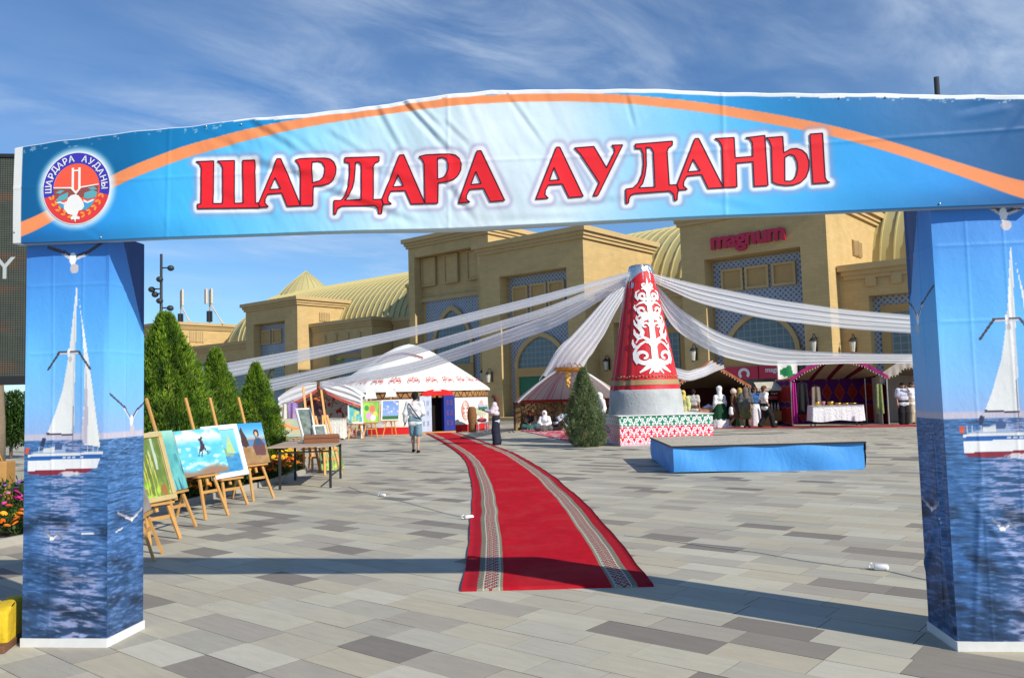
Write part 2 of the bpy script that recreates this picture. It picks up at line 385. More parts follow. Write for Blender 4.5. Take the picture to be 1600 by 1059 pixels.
def cornice(parent, a0, a1, b0, b1, z1, pr=0.34):
    mb = MB()
    bb(mb, a0-pr*.35, a1+pr*.35, b0-pr*.35, b1+pr*.35, z1-.62, z1-.45); bb(mb, a0-pr*.6, a1+pr*.6, b0-pr*.6, b1+pr*.6, z1-.45, z1-.26)
    bb(mb, a0-pr, a1+pr, b0-pr, b1+pr, z1-.26, z1); return mb.build('cornice', MT_CORN, parent)
def arch_pts(ac, z0, zs, za, hw, n=9):
    # pointed arch outline, left foot -> apex -> right foot
    L = [(ac-hw, z0), (ac-hw, zs)]
    for i in range(1, n):
        t = i/n; L.append((ac-hw*math.cos(t*PI/2)**1.15, zs+(za-zs)*math.sin(t*PI/2)**1.0*(0.88+.12*t)))
    L.append((ac, za)); return L + [(2*ac-x, z) for x, z in L[-2::-1]]
def arch_window(parent, ac, bq, z0, zs, za, hw, fw=.2):
    o = arch_pts(ac, z0, zs, za+fw*1.2, hw+fw); i = arch_pts(ac, z0, zs, za, hw); n = len(o); mb = MB()
    for dpt in (0,):
        vs = []; fs = []
        for k in range(n):
            for (a, z), d in ((o[k], -.16), (i[k], -.16), (i[k], 0.0), (o[k], 0.0)):
                x, y = Lc(a, bq+d); vs.append((x, y, z))
        for k in range(n-1):
            q = 4*k
            for j in range(4): fs.append((q+j, q+(j+1) % 4, q+4+(j+1) % 4, q+4+j))
        mb.add(vs, fs)
    w = mb.build('arch_window', MT_CORN, parent)
    vs = []
    for a, z in i: xx, yy = Lc(a, bq-.05); vs.append((xx, yy, z))
    mkobj('pane', vs, [tuple(range(len(vs)))], MT_LGLASS, w); return w
def tower(a0, a1, b0, b1, z1, o0, o1, oz, rd=.75):
    mb = MB(); bb(mb, a0, o0, b0, b0+rd, 0, z1-.05); bb(mb, o1, a1, b0, b0+rd, 0, z1-.05); bb(mb, o0, o1, b0, b0+rd, oz, z1-.05); bb(mb, a0, a1, b0+rd, b1, 0, z1-.05)
    t = mb.build('portal_tower', MT_STUC, mall); cornice(t, a0, a1, b0, b1, z1); return t
def tile_sheet(t, o0, o1, bq, z0, z1):
    mb = MB(); bb(mb, o0, o1, bq-.05, bq+.02, z0, z1); return mb.build('mosaic_panel', MT_MOSAIC, t)
def niche(t, a0, a1, bq, z0, z1, fr=.13, mat=None):
    mb = MB(); bb(mb, a0, a1, bq-.10, bq-.03, z0, z1); o = mb.build('niche_panel', mat or MT_WOODP, t)
    mb = MB()
    for q in ((a0-fr, a1+fr, z1, z1+fr), (a0-fr, a1+fr, z0-fr, z0), (a0-fr, a0, z0, z1), (a1, a1+fr, z0, z1)): bb(mb, q[0], q[1], bq-.18, bq-.03, q[2], q[3])
    # frame is part of the same panel
    tag(mb.build('panel_frame', MT_CORN, t)); return o
# --- tower C (in front, centre)
t = tower(-30.95, -23.8, 34.5, 41.5, 10.2, -29.5, -24.9, 8.22); bq = 35.22
tile_sheet(t, -29.35, -25.0, bq, 0.4, 8.2)
for a0, a1 in ((-28.97, -28.12), (-27.7, -26.82), (-26.45, -25.6)): niche(t, a0, a1, bq, 5.75, 7.55, .12)
arch_window(t, -27.2, bq-.05, 3.1, 3.2, 4.75, 1.6, .22)
mb = MB(); bb(mb, -29.0, -25.4, bq-.2, bq-.05, 2.62, 3.1); bb(mb, -29.0, -28.75, bq-.2, bq-.05, 0, 2.62); bb(mb, -25.65, -25.4, bq-.2, bq-.05, 0, 2.62); mb.build('door_surround', MT_WOODP, t)
mb = MB(); bb(mb, -28.75, -25.65, bq-.12, bq-.06, 0, 2.62); mb.build('green_door', MT_GREENDOOR, t)
# --- tower M (behind, tall)
t = tower(-39.3, -32.3, 36.8, 45.5, 12.0, -38.75, -33.2, 10.75); bq = 37.5
tile_sheet(t, -38.4, -33.3, bq, 0.4, 7.85)
for a0, a1 in ((-38.55, -37.5), (-36.5, -35.5), (-34.5, -33.5)): niche(t, a0, a1, bq, 8.95, 10.6, .10, MT_STUC)
mb = MB(); bb(mb, -38.75, -33.2, bq-.16, bq+.02, 7.85, 8.1); mb.build('moulding', MT_CORN, t)
arch_window(t, -36.0, bq-.05, 3.7, 4.6, 7.1, 1.55, .26)
mb = MB(); bb(mb, -37.8, -34.2, bq-.2, bq-.05, 2.6, 3.68); mb.build('door_surround', MT_WOODP, t)
mb = MB(); bb(mb, -37.6, -34.4, bq-.12, bq-.06, 0, 2.6); mb.build('dark_door', MT_DARKGL, t)
# --- tower D (supermarket)
t = tower(-18.25, -11.5, 34.5, 43.2, 9.9, -17.08, -12.62, 7.59); bq = 35.22; towerD = t
tile_sheet(t, -16.95, -12.75, bq, 0.4, 7.5)
for a0, a1 in ((-16.45, -15.62), (-15.3, -14.42), (-14.05, -13.2)): niche(t, a0, a1, bq, 6.2, 7.0, .11)
arch_window(t, -14.8, bq-.05, 3.25, 3.3, 4.87, 1.55, .2)
mb = MB(); bb(mb, -16.6, -12.95, bq-.2, bq-.05, 2.62, 3.25); mb.build('door_surround', MT_WOODP, t)
mb = MB(); bb(mb, -16.6, -12.95, bq-.15, bq-.05, 0, 2.62); mb.build('dark_shop_front', MT_DARKGL, t)
# --- tower B and A (far left)
t = tower(-58.4, -51.5, 36.8, 44.1, 9.5, -57.3, -53.1, 7.8); bq = 37.5
tile_sheet(t, -57.2, -53.2, bq, .4, 7.7)
for a0, a1 in ((-56.9, -55.95), (-55.45, -54.5)): niche(t, a0, a1, bq, 6.3, 7.2, .11)
arch_window(t, -55.0, bq-.05, 2.4, 3.1, 4.75, 1.3, .2)
t = tower(-79.0, -71.0, 36.8, 44.3, 9.15, -77.5, -73, 7.4)
tile_sheet(t, -77.4, -73.1, 37.5, .4, 7.3)
for (a, b0, b1, z0, z1) in ((-51.5, 38.8, 39.8, 7.72, 8.4), (-71.0, 38.9, 40.3, 7.35, 8.4), (-11.5, 37.8, 39.0, 7.45, 8.15)):
    x0, y0 = Lc(a, b0); x1, y1 = Lc(a, b1); v = MB().box(x0, x0+.06, y0, y1, z0, z1).build('louvre_vent', MT_VENT, mall); mb = MB()
    for k in range(8):
        yy = y0+(y1-y0)*(k+.15)/8; mb.box(x0+.06, x0+.11, yy, yy+(y1-y0)/18, z0+.04, z1-.04)
    mb.box(x0+.06, x0+.13, (y0+y1)/2-.03, (y0+y1)/2+.03, z0, z1); mb.build('louvre_blades', MT_CORN, v)
# --- low wings
def wing(a0, a1, b0, b1, z1, holes, rd=.6):
    mb = MB(); cur = a0; zt = z1-.05
    for (h0, h1, hz) in holes: bb(mb, cur, h0, b0, b0+rd, 0, zt); bb(mb, h0, h1, b0, b0+rd, hz, zt); cur = h1
    bb(mb, cur, a1, b0, b0+rd, 0, zt); bb(mb, a0, a1, b0+rd, b1, 0, zt)
    w = mb.build('low_wing', MT_STUC, mall); cornice(w, a0+.35, a1-.02, b0, b1, z1, .3)
    for (h0, h1, hz) in holes:
        mb = MB(); bb(mb, h0, h1, b0+rd-.06, b0+rd+.02, 0, hz); g = mb.build('mosaic_panel', MT_MOSAIC, w)
        mb = MB(); bb(mb, h0+.3, h1-.3, b0+rd-.12, b0+rd-.055, 0, hz-.4); mb.build('window_surround', MT_WOODP, w)
        mb = MB(); bb(mb, h0+.7, h1-.7, b0+rd-.16, b0+rd-.11, .4, hz-.75); mb.build('window_glass', MT_LGLASS, w)
    return w
def studs(w, L, b0):
    for a0, a1, z0, z1 in L:
        mb = MB(); bb(mb, a0, a1, b0-.12, b0+.02, z0, z1); bevel(mb.build('wall_block', MT_CORN, w), .02)
w = wing(-51.5, -44.55, 38.1, 40.0, 7.45, [(-49.4, -45.75, 5.42)]); studs(w, [(-50.15, -49.75, 6.0, 6.45), (-48.8, -48.4, 6.03, 6.5), (-47.47, -47.05, 6.05, 6.5), (-46.17, -45.75, 6.05, 6.47)], 38.1)
wing(-44.5, -39.3, 40.0, 44, 7.4, [])
w = wing(-23.8, -18.25, 35.7, 40, 6.8, [(-22.9, -18.7, 5.2)])
w = wing(-11.5, 6.0, 35.7, 42, 6.7, [(-10.31, -5.9, 5.34), (-2.5, 2.0, 5.34)]); studs(w, [(-10.38, -9.95, 5.72, 6.2), (-9.37, -8.95, 5.72, 6.2), (-8.35, -7.95, 5.72, 6.2), (-7.35, -6.95, 5.72, 6.2), (-6.3, -5.9, 5.72, 6.2)], 35.7)
w = wing(-71.0, -58.4, 38.0, 42, 6.75, [(-69.5, -60.0, 5.2)])
mb = MB(); bb(mb, -44.0, -39.3, 41, 46, 7.2, 9.8); o = mb.build('low_wing', MT_STUC, mall); cornice(o, -43.6, -39.3, 41, 46, 9.9, .28)
mb = MB(); bb(mb, -31.2, -23.6, 33.4, 34.6, 0, .45); bb(mb, -31.6, -23.3, 33.0, 33.4, 0, .22); mb.build('entrance_steps', MT_CORN, mall)
# --- barrel roof, standing seams, domes
NB = 22; prof = []
for k in range(NB+1):
    t_ = PI*k/NB; prof.append((48.2-7.6*math.cos(t_), 6.6+5.55*math.sin(t_)))
mb = MB(); vs = []; RA = [-66.0, -50, -40, -30, -20, -10, 8]
for a in RA:
    for b, z in prof: x_, y_ = Lc(a, b); vs.append((x_, y_, z))
n1 = NB+1; mb.add(vs, [(i*n1+k, i*n1+k+1, (i+1)*n1+k+1, (i+1)*n1+k) for i in range(len(RA)-1) for k in range(NB)])
vault = mb.build('barrel_roof', MT_ROOF, mall, smooth=True)
mb = MB(); vs = []; fs = []
for k, (b, z) in enumerate(prof):
    t_ = PI*k/NB; nb, nz = -math.cos(t_), math.sin(t_)
    for da, h in ((-.035, 0.0), (-.035, .075), (.035, .075), (.035, 0.0)):
        vs.append((da, b-36+nb*h, z+nz*h))
for k in range(NB):
    for j in range(3): fs.append((4*k+j, 4*k+j+1, 4*k+4+j+1, 4*k+4+j))
seam = mkobj('roof_seam', vs, fs, MT_ROOF, vault); seam.location = (-66+27+.3, 0, 0)
for k in range(1, 116): dup(seam, vault, loc=(-66+27+.3+k*.62, 0, 0))
def dome(a, b, r, z0, h, name='roof_dome', sharp=False):
    mb = MB(); x_, y_ = Lc(a, b); pr = []
    for k in range(15):
        t_ = k/14; pr.append((max(r*(math.cos(t_*PI/2)**0.9)*(1-.10*t_), 0.02), h*(math.sin(t_*PI/2)*.82+.18*t_**2.2)))
    if sharp: pr = [(max(r*(1-(k/14)**1.35), .02), h*k/14) for k in range(15)]
    mb.lathe(pr, 32, (x_, y_, z0)); d = mb.build(name, MT_ROOF, mall, smooth=True); mb = MB()
    for k in range(24):
        an = 2*PI*k/24; mb.tube([(x_+rr*math.cos(an)*1.003, y_+rr*math.sin(an)*1.003, z0+zz_+.01) for rr, zz_ in pr], .035, 4)
    mb.build('dome_seams', MT_ROOF, d); return d
dome(-66, 48.2, 7.5, 6.6, 5.5); dome(-64.6, 47.2, 2.9, 11.0, 3.0, sharp=True)
# --- supermarket lettering (slanted rounded letters) and entrance sign
MT_MAG = pm('crimson_acrylic', (0.50, 0.008, 0.05), .35, .08, spec=.5)
MT_WHITE = pm('white_paint', (0.78, 0.78, 0.76), .5, .06)
v, f = text_mesh('magnum', 1.02, bold=.04, extrude=.07, space=.93)
sx = 3.45/(v[:, 0].max()-v[:, 0].min()); x0, y0 = Lc(-14.92, 34.40)
mkobj('sign_lettering', [(x0+p[0]*sx, y0-p[2], 8.32+p[1]*1.0) for p in v], f, MT_MAG, towerD)
mb = MB(); bb(mb, -16.5, -14.95, 34.95, 35.05, 2.05, 2.62); bb(mb, -14.9, -13.2, 34.95, 35.05, 2.05, 2.62); sgn = mb.build('entrance_sign', MT_MAG, towerD)
for txt, s_, ac, zc in (('magnum', .30, -14.1, 2.42), ('super', .18, -13.75, 2.19)):
    v, f = text_mesh(txt, s_, bold=.006); x0, y0 = Lc(ac, 34.94); mkobj('sign_lettering', [(x0+p[0], y0, zc+p[1]) for p in v], f, MT_WHITE, sgn)
mb = MB(); x0, y0 = Lc(-15.6, 34.93)
for k in range(16):
    t0 = -.25*PI+1.55*PI*k/16; mb.add([(x0+r_*math.cos(t)*1.1, y0, 2.30+r_*math.sin(t)) for t, r_ in ((t0, .13), (t0, .25), (t0+1.55*PI/16, .25), (t0+1.55*PI/16, .13))], [(0, 1, 2, 3)])
mb.build('sign_emblem', MT_WHITE, sgn)
# --- wall lanterns
MT_BLACKM = pm('black_iron', (0.02, 0.02, 0.022), .45, .2, spec=.4)
MT_FROST = pm('frosted_glass', (0.50, 0.48, 0.42), .35, .15)
def lantern(a, b, z, label):
    t = thing('wall_lantern', label, 'lantern', mab(a, b, z), YB, 'wall lanterns on the mall towers'); t.scale = (MK*.85, MK*.85, MK*.85)
    mb = MB(); mb.box(-.06, .06, -.03, 0.0, -.25, .45); mb.tube([(0, -.02, .40), (0, -.18, .62), (0, -.36, .62), (0, -.40, .45)], .022, 6); mb.lathe([(.02, .46), (.10, .40), (.19, .28), (.20, .25), (0.0, .25)], 8, (0, -.40, 0)); mb.lathe([(0, -.32), (.10, -.32), (.10, -.27), (0, -.27)], 8, (0, -.4, 0)); mb.build('bracket', MT_BLACKM, t)
    mb = MB(); mb.lathe([(.09, -.27), (.16, .25)], 8, (0, -.4, 0)); mb.build('glass_shade', MT_FROST, t)
lantern(-30.2, 34.47, 2.6, 'black lantern on pale portal pier right of the white yurt')
lantern(-32.7, 36.77, 2.8, 'black lantern in shade behind the right slope of the white yurt')
lantern(-17.65, 34.47, 3.2, 'lantern on tower pier just right of the red cone')
lantern(-12.15, 34.47, 3.3, 'lantern on tower pier above the purple tent ridge')
lantern(-10.95, 35.67, 3.25, 'lantern on low wing wall below two square blocks')
lantern(-23.2, 35.67, 3.0, 'lantern on wall just left of the red cone')
# --- roof antennas on the far left block
MT_ANT = pm('antenna_white', (0.62, 0.52, 0.38), .5)
def antenna(a, b, z, h, label, n):
    t = thing('roof_antenna', label, 'antenna', mab(a, b, z), YB); t.scale = (MK, MK, MK)
    mb = MB(); mb.tube([(0, 0, 0), (0, 0, h)], .07, 6); mb.tube([(2.4, 0, 0), (0, 0, h*.68)], .05, 5); mb.tube([(0.3, 1.6, 0), (0, 0, h*.6)], .04, 5); mb.build('mast', MT_ANT, t)
    for k in range(n):
        an = k*2.1; mb = MB(); cx, cy = .32*math.cos(an), .32*math.sin(an); mb.box(cx-.16, cx+.16, cy-.09, cy+.09, h*.62, h*1.03); bevel(mb.build('panel_antenna', MT_ANT, t), .03)
    mb = MB(); mb.box(-.2, .2, -.2, .2, h*.12, h*.42); mb.build('cable_box', MT_BLACKM, t)
antenna(-78.4, 42, 9.1, 4.0, 'thin white antenna mast on the roof nearest the street lamp', 1)
antenna(-72.9, 42, 9.1, 3.5, 'cluster of pale panel antennas on the far left roof', 3)
# ================================================================ ENTRANCE GATE
G0 = np.array([-3.373, 5.674, 0.0]); GTH = math.radians(-6)
GD = np.array([math.cos(GTH), math.sin(GTH), 0]); HD = np.array([-math.sin(GTH), math.cos(GTH), 0])
def gt(px, py):
    d = ray(px, py); P = EYE + d*(((G0-EYE) @ HD)/(d @ HD)); return ((P-G0) @ GD, P[2])
gate = thing('entrance_gate', 'tall fabric covered gate with red lettering on a blue arched banner', 'gate', G0, GTH)
TOPS = [(-.05,3.415),(0.27,3.444),(.744,3.47),(1.21,3.491),(1.625,3.514),(2.03,3.523),(2.39,3.54),(2.74,3.57),(3.0,3.583),(3.31,3.602),(3.69,3.578),(4.19,3.545),(4.52,3.518),(5.08,3.462),(5.87,3.402),(6.59,3.338),(6.64,3.336)]
OT = [(0.0,2.872),(0.698,3.192),(1.211,3.364),(1.671,3.453),(2.212,3.515),(2.656,3.552),(3.006,3.566),(3.351,3.569),(3.775,3.549),(4.191,3.508),(4.68,3.429),(5.078,3.336),(5.468,3.224),(5.849,3.082),(6.222,2.935),(6.60,2.79)]
OB = [(0.0,2.767),(0.684,3.097),(1.211,3.275),(1.67,3.377),(2.212,3.456),(2.655,3.492),(3.004,3.507),(3.349,3.514),(3.773,3.496),(4.189,3.449),(4.677,3.366),(5.075,3.268),(5.465,3.155),(5.845,3.012),(6.217,2.852),(6.60,2.675)]
def pw(L, x): a = np.array(L); return np.interp(x, a[:, 0], a[:, 1])
def smooth_pw(L):
    xs = np.linspace(-.05, 6.65, 400); ys = pw(L, xs); k = np.hanning(31); k /= k.sum(); yp = np.pad(ys, 15, mode='reflect', reflect_type='odd'); ys = np.convolve(yp, k, 'valid'); return lambda s: np.interp(s, xs, ys)
f_ot, f_ob = smooth_pw(OT), smooth_pw(OB)
def zbot(s): return 2.742-.0103*s - .012*np.exp(-((s-3.2)/.8)**2)
def ztop(s): return pw(TOPS, s) + .002*np.sin(s*9)+.0015*np.sin(s*23+1)
FOLDS = [((400,200),(480,250),.030,.020),((440,205),(520,262),.03,.010),((634,167),(705,245),.022,.026),((594,180),(630,246),.024,.018),((655,172),(690,205),.02,.014),((385,258),(560,300),.035,.020),((500,298),(652,353),.030,.024),((330,215),(420,262),.03,.008),((702,296),(745,350),.026,.014),((520,215),(575,250),.025,.010),((560,262),(660,300),.03,.012),((800,165),(850,235),.018,.010),((978,160),(990,206),.016,.009),((1060,150),(990,205),.022,.010),((860,330),(1010,315),.03,.010),((890,345),(760,350),.03,.014),((700,200),(735,235),.02,.012),((730,170),(760,240),.03,.008),((60,370),(110,335),.02,.008),((165,372),(120,345),.02,.008),((1560,165),(1490,180),.03,.014),((1590,170),(1540,230),.03,.008),((1100,318),(1180,335),.03,.006),((330,300),(440,345),.03,.006)]
FOLDS = [(gt(*a), gt(*b), w, h) for a, b, w, h in FOLDS]
def wrinkle(s, z):
    s = np.asarray(s, float); z = np.asarray(z, float)
    d = .012*np.sin(s*2.1+.4)*np.sin((z-2.7)*3.4) + .006*np.sin(s*5.3+z*3) + .010*(fbm(s*1.7+5, z*2.2, 3, 5)-.5)
    d = d + .006*(fbm(s*9+z*4, z*2.5-s*1.2, 3, 9)-.5)*np.exp(-((s-2.6)/1.5)**2)*2
    for (a, b, w, h) in FOLDS:
        dx, dz = b[0]-a[0], b[1]-a[1]; L = math.hypot(dx, dz); t = ((s-a[0])*dx+(z-a[1])*dz)/L/L; q = ((s-a[0])*-dz+(z-a[1])*dx)/L
        env = sstep(-.25, .12, t)*(1-sstep(.55, 1.25, t)); e = q/w
        d = d - .36*h*env*np.exp(-e*e) + .26*h*env*np.exp(-(e-1.5)**2)
    for cc in (1.02, 2.95, 4.72): d = d + .0028*np.exp(-((s-cc-.02*z)/.012)**2)
    d = d + .0028*np.exp(-((z-3.13-.012*np.sin(s))/.012)**2)
    fl = np.exp(-(((s-.42)/.34)**4+((z-3.1)/.36)**4)); d = d*(1-.85*fl)
    return d
def bY(s, z): return -.075 - wrinkle(s, z)
# letters traced from the banner (pixel outlines in two measured crops)
K1 = lambda L: [gt(300+x*.3125, 220+y*.3125) for x, y in L]
K2 = lambda L: [gt(820+x*.30625, 200+y*.30625) for x, y in L]
LET = [
 (K1([(47,120),(134,116),(132,327),(178,326),(178,150),(168,130),(152,117),(235,113),(236,325),(279,323),(274,113),(335,111),(340,325),(353,322),(362,347),(57,353),(55,331),(73,329),(73,150),(64,130)]), []),
 (K1([(447,106),(466,106),(560,328),(560,338),(497,341),(470,275),(400,280),(387,305),(387,325),(404,343),(364,345),(354,328)]), [K1([(436,198),(464,254),(410,257)])]),
 (K1([(537,114),(560,106),(620,103),(680,102),(708,107),(727,122),(739,150),(737,182),(724,210),(703,228),(668,238),(626,241),(625,337),(563,338),(561,150),(552,130)]), [K1([(620,122),(650,118),(669,124),(681,145),(683,170),(676,195),(658,214),(622,224)])]),
 (K1([(780,101),(950,94),(949,118),(932,124),(921,145),(923,308),(963,306),(972,333),(966,350),(963,377),(948,377),(944,350),(928,337),(770,340),(750,350),(742,365),(738,380),(728,380),(728,312),(762,311),(785,285),(800,240),(804,190),(805,150),(803,130),(795,124),(780,123)]), [K1([(833,124),(850,122),(860,135),(862,160),(864,308),(780,310),(800,290),(818,255),(828,215),(832,160)])]),
 (K1([(1050,87),(1072,86),(1174,320),(1174,327),(1108,329),(1079,263),(1008,266),(995,295),(995,315),(1013,330),(974,332),(965,306)]), [K1([(1043,184),(1070,240),(1018,244)])]),
 (K1([(1147,96),(1180,88),(1240,86),(1300,85),(1328,91),(1348,108),(1358,135),(1355,165),(1342,190),(1322,209),(1288,221),(1243,226),(1240,326),(1177,327),(1173,130),(1163,110)]), [K1([(1240,106),(1268,102),(1284,111),(1293,133),(1293,160),(1284,184),(1268,200),(1241,209)])]),
 (K1([(1436,73),(1456,72),(1572,315),(1500,320),(1468,255),(1398,260),(1383,290),(1383,308),(1400,322),(1342,326)]), [K1([(1430,172),(1456,232),(1405,236)])]),
 (K2([(165,118),(182,118),(300,365),(228,371),(195,303),(125,308),(110,335),(108,358),(125,375),(62,380)]), [K2([(153,220),(180,282),(130,286)])]),
 (K2([(255,122),(353,114),(417,222),(458,140),(455,122),(443,108),(498,106),(373,360),(350,362),(380,295),(283,150)]), []),
 (K2([(560,103),(748,87),(747,108),(728,120),(721,140),(732,308),(769,306),(778,333),(773,355),(771,384),(758,385),(754,355),(735,338),(560,350),(540,357),(530,375),(527,398),(515,399),(513,328),(550,322),(578,295),(597,250),(603,200),(600,150),(590,125),(562,125)]), [K2([(615,118),(640,120),(652,140),(660,318),(580,322),(598,300),(610,260),(617,210)])]),
 (K2([(862,73),(880,72),(1002,315),(1002,320),(928,325),(895,255),(822,262),(805,290),(803,312),(823,330),(780,333),(771,308)]), [K2([(852,177),(888,235),(825,241)])]),
 (K2([(962,72),(1060,65),(1065,168),(1155,160),(1152,90),(1140,72),(1118,66),(1215,54),(1230,308),(1160,313),(1155,187),(1070,195),(1073,316),(1004,320),(998,110),(985,85)]), []),
 (K2([(1220,66),(1305,60),(1310,142),(1345,123),(1375,121),(1402,130),(1425,152),(1437,190),(1435,230),(1420,268),(1395,292),(1360,305),(1320,308),(1275,302),(1252,290),(1248,110),(1237,80)]), [K2([(1315,165),(1340,150),(1362,157),(1376,185),(1380,220),(1373,255),(1360,277),(1342,286),(1315,285)])]),
 (K2([(1440,50),(1503,46),(1517,270),(1525,285),(1540,294),(1455,299)]), [])]
SEGS = [(p[i], p[(i+1) % len(p)]) for p, hs in LET for p in [p]+hs for i in range(len(p))]
# banner sheet with printed colours
NU, NV = 860, 116
ss_ = np.linspace(-.045, 6.635, NU+1); vv_ = np.linspace(0, 1, NV+1); S_, V_ = np.meshgrid(ss_, vv_)
Z_ = zbot(S_) + V_*(ztop(S_)-zbot(S_)); Y_ = bY(S_, Z_)
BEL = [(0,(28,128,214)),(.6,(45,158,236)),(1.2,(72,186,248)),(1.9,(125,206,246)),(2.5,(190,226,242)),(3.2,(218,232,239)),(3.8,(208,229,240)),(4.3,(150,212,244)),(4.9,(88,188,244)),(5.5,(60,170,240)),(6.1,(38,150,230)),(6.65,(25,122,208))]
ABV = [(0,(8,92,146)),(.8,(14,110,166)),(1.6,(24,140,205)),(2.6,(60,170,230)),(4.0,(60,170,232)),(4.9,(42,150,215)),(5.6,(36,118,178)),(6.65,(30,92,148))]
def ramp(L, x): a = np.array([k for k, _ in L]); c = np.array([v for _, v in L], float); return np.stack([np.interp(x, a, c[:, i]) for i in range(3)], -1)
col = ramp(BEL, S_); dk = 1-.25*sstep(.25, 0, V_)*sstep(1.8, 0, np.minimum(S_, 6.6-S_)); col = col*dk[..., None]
up = Z_ > f_ot(S_); col = np.where(up[..., None], ramp(ABV, S_), col)
e1 = sstep(-.004, .004, Z_-f_ob(S_))*(1-sstep(-.004, .004, Z_-f_ot(S_))); col = lerp(col, np.array([246., 148, 92]), e1)
dist = np.full(S_.shape, 9.0); inl = np.zeros(S_.shape, bool)
msk = (S_ > 1.1) & (S_ < 5.7) & (Z_ < 3.46) & (Z_ > 2.76)
ds = np.full(msk.sum(), 9.0); sm, zm = S_[msk], Z_[msk]
for (a, b) in SEGS: ds = np.minimum(ds, segdist(sm, zm, a[0], a[1], b[0], b[1]))
il = np.zeros(len(sm), bool)
for p, hs in LET: il |= inpoly(sm, zm, p)
ds[il] = 0; dist[msk] = ds
pur = np.exp(-((dist-.040)/.016)**2)*.50; col = lerp(col, np.array([168., 150, 190]), pur); col = lerp(col, np.array([236., 238, 242]), 1-sstep(.018, .042, dist))
dsl = np.hypot(S_-.42, Z_-3.105); col = lerp(col, np.array([225., 238, 248]), (1-sstep(.245, .31, dsl))*.95)
hem = (Z_ > ztop(S_)-.022*sstep(1.35, 2.0, S_)-.006*fbm(S_*12, Z_*0+1, 2)) ; col = np.where(hem[..., None], np.array([232., 236, 240]), col)
endw = (S_ < .012) | (S_ > 6.595); col = np.where(endw[..., None], np.array([222., 224, 222]), col)
scuff = (fbm(S_*40, Z_*60, 3, 3) > .71) & (Z_ > ztop(S_)-.05) & ((S_ < 1.5) | (S_ > 5)); col = np.where(scuff[..., None], col*.5+110, col)
col = col*(1+.05*(fbm(S_*3, Z_*6, 4, 2)-.5))[..., None]
m_ = M('printed_vinyl', 0.42, 0.45); m_.color(m_.scale(m_.attr(), m_.noise(60, 3)*.08+.93)); m_.bump(m_.noise(14, 4, .5, .4), .003, .35); MT_VINYL = m_.mat
MT_VINYL_LET = None
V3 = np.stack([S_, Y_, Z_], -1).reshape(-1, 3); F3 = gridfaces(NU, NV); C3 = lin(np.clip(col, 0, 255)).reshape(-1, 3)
# back hem folded under along the lower edge and over the top
n0 = len(V3); lowi = np.arange(NU+1); b1 = V3[lowi].copy(); b1[:, 1] += .07; b1[:, 2] -= .004+.010*np.exp(-((b1[:, 0]-3.2)/.7)**2)
ti = NV*(NU+1)+np.arange(NU+1); t1 = V3[ti].copy(); t1[:, 1] += .07; t1[:, 2] += .002
Fh = [(int(n0+i+1), int(n0+i), i, i+1) if False else (int(n0+i), int(n0+i+1), i+1, i) for i in range(NU)] + [(int(ti[i]), int(ti[i+1]), int(n0+NU+1+i+1), int(n0+NU+1+i)) for i in range(NU)]
V3 = np.vstack([V3, b1, t1]); C3 = np.vstack([C3, lin(np.tile([190., 198, 204], (NU+1, 1))), lin(np.tile([225., 228, 230], (NU+1, 1)))])
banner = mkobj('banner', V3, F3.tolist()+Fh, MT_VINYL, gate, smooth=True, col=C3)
tag(banner, 'blue and pale banner with orange arc and red letters')
MT_LRED = M('letter_red_print', .42, .45); MT_LRED.color(MT_LRED.scale(lin((236, 34, 42)), MT_LRED.noise(9, 3)*.16+.92)); MT_LRED = MT_LRED.mat
MT_LBLK = pm('letter_outline_print', lin((70, 10, 40)), .45)
MT_HALO = None
def flat_print(name, polys, mats, parent, off, step=.018, outline=.0035):
    """polygons (with holes) on the banner, cut on a fine grid so that they follow its wrinkles"""
    bm = bmesh.new()
    for p in polys:
        vs = [bm.verts.new((x, 0, z)) for x, z in p]
        for i in range(len(vs)): bm.edges.new((vs[i], vs[(i+1) % len(vs)]))
    bmesh.ops.triangle_fill(bm, use_beauty=True, edges=bm.edges[:])
    xs = [v.co.x for v in bm.verts]; zs = [v.co.z for v in bm.verts]
    for k in np.arange(min(xs)+step, max(xs), step): bmesh.ops.bisect_plane(bm, geom=bm.verts[:]+bm.edges[:]+bm.faces[:], plane_co=(k, 0, 0), plane_no=(1, 0, 0))
    for k in np.arange(min(zs)+step, max(zs), step): bmesh.ops.bisect_plane(bm, geom=bm.verts[:]+bm.edges[:]+bm.faces[:], plane_co=(0, 0, k), plane_no=(0, 0, 1))
    bm.verts.index_update(); v = np.array([tuple(q.co) for q in bm.verts]); f = [tuple(w.index for w in q.verts) for q in bm.faces]; bm.free()
    mi = [0]*len(f); v = v.tolist()
    if outline:
        for p in polys:
            for i in range(len(p)):
                a = np.array(p[i]); b = np.array(p[(i+1) % len(p)]); L = np.linalg.norm(b-a); k = max(1, int(L/.02)); d = (b-a)/L; nrm = np.array([-d[1], d[0]])*outline
                for j in range(k):
                    q0 = a+(b-a)*j/k; q1 = a+(b-a)*(j+1)/k; n = len(v)
                    v += [(q0[0]-nrm[0], 1, q0[1]-nrm[1]), (q1[0]-nrm[0], 1, q1[1]-nrm[1]), (q1[0]+nrm[0], 1, q1[1]+nrm[1]), (q0[0]+nrm[0], 1, q0[1]+nrm[1])]; f.append((n, n+1, n+2, n+3)); mi.append(1)
    v = np.array(v); ex = v[:, 1].copy(); v[:, 1] = bY(v[:, 0], v[:, 2]) - off - ex*.0012
    o = mkobj(name, v, f, mats, parent, smooth=True, mi=mi); return o
for p, hs in LET: flat_print('letter', [p]+hs, [MT_LRED, MT_LBLK], banner, .0045)
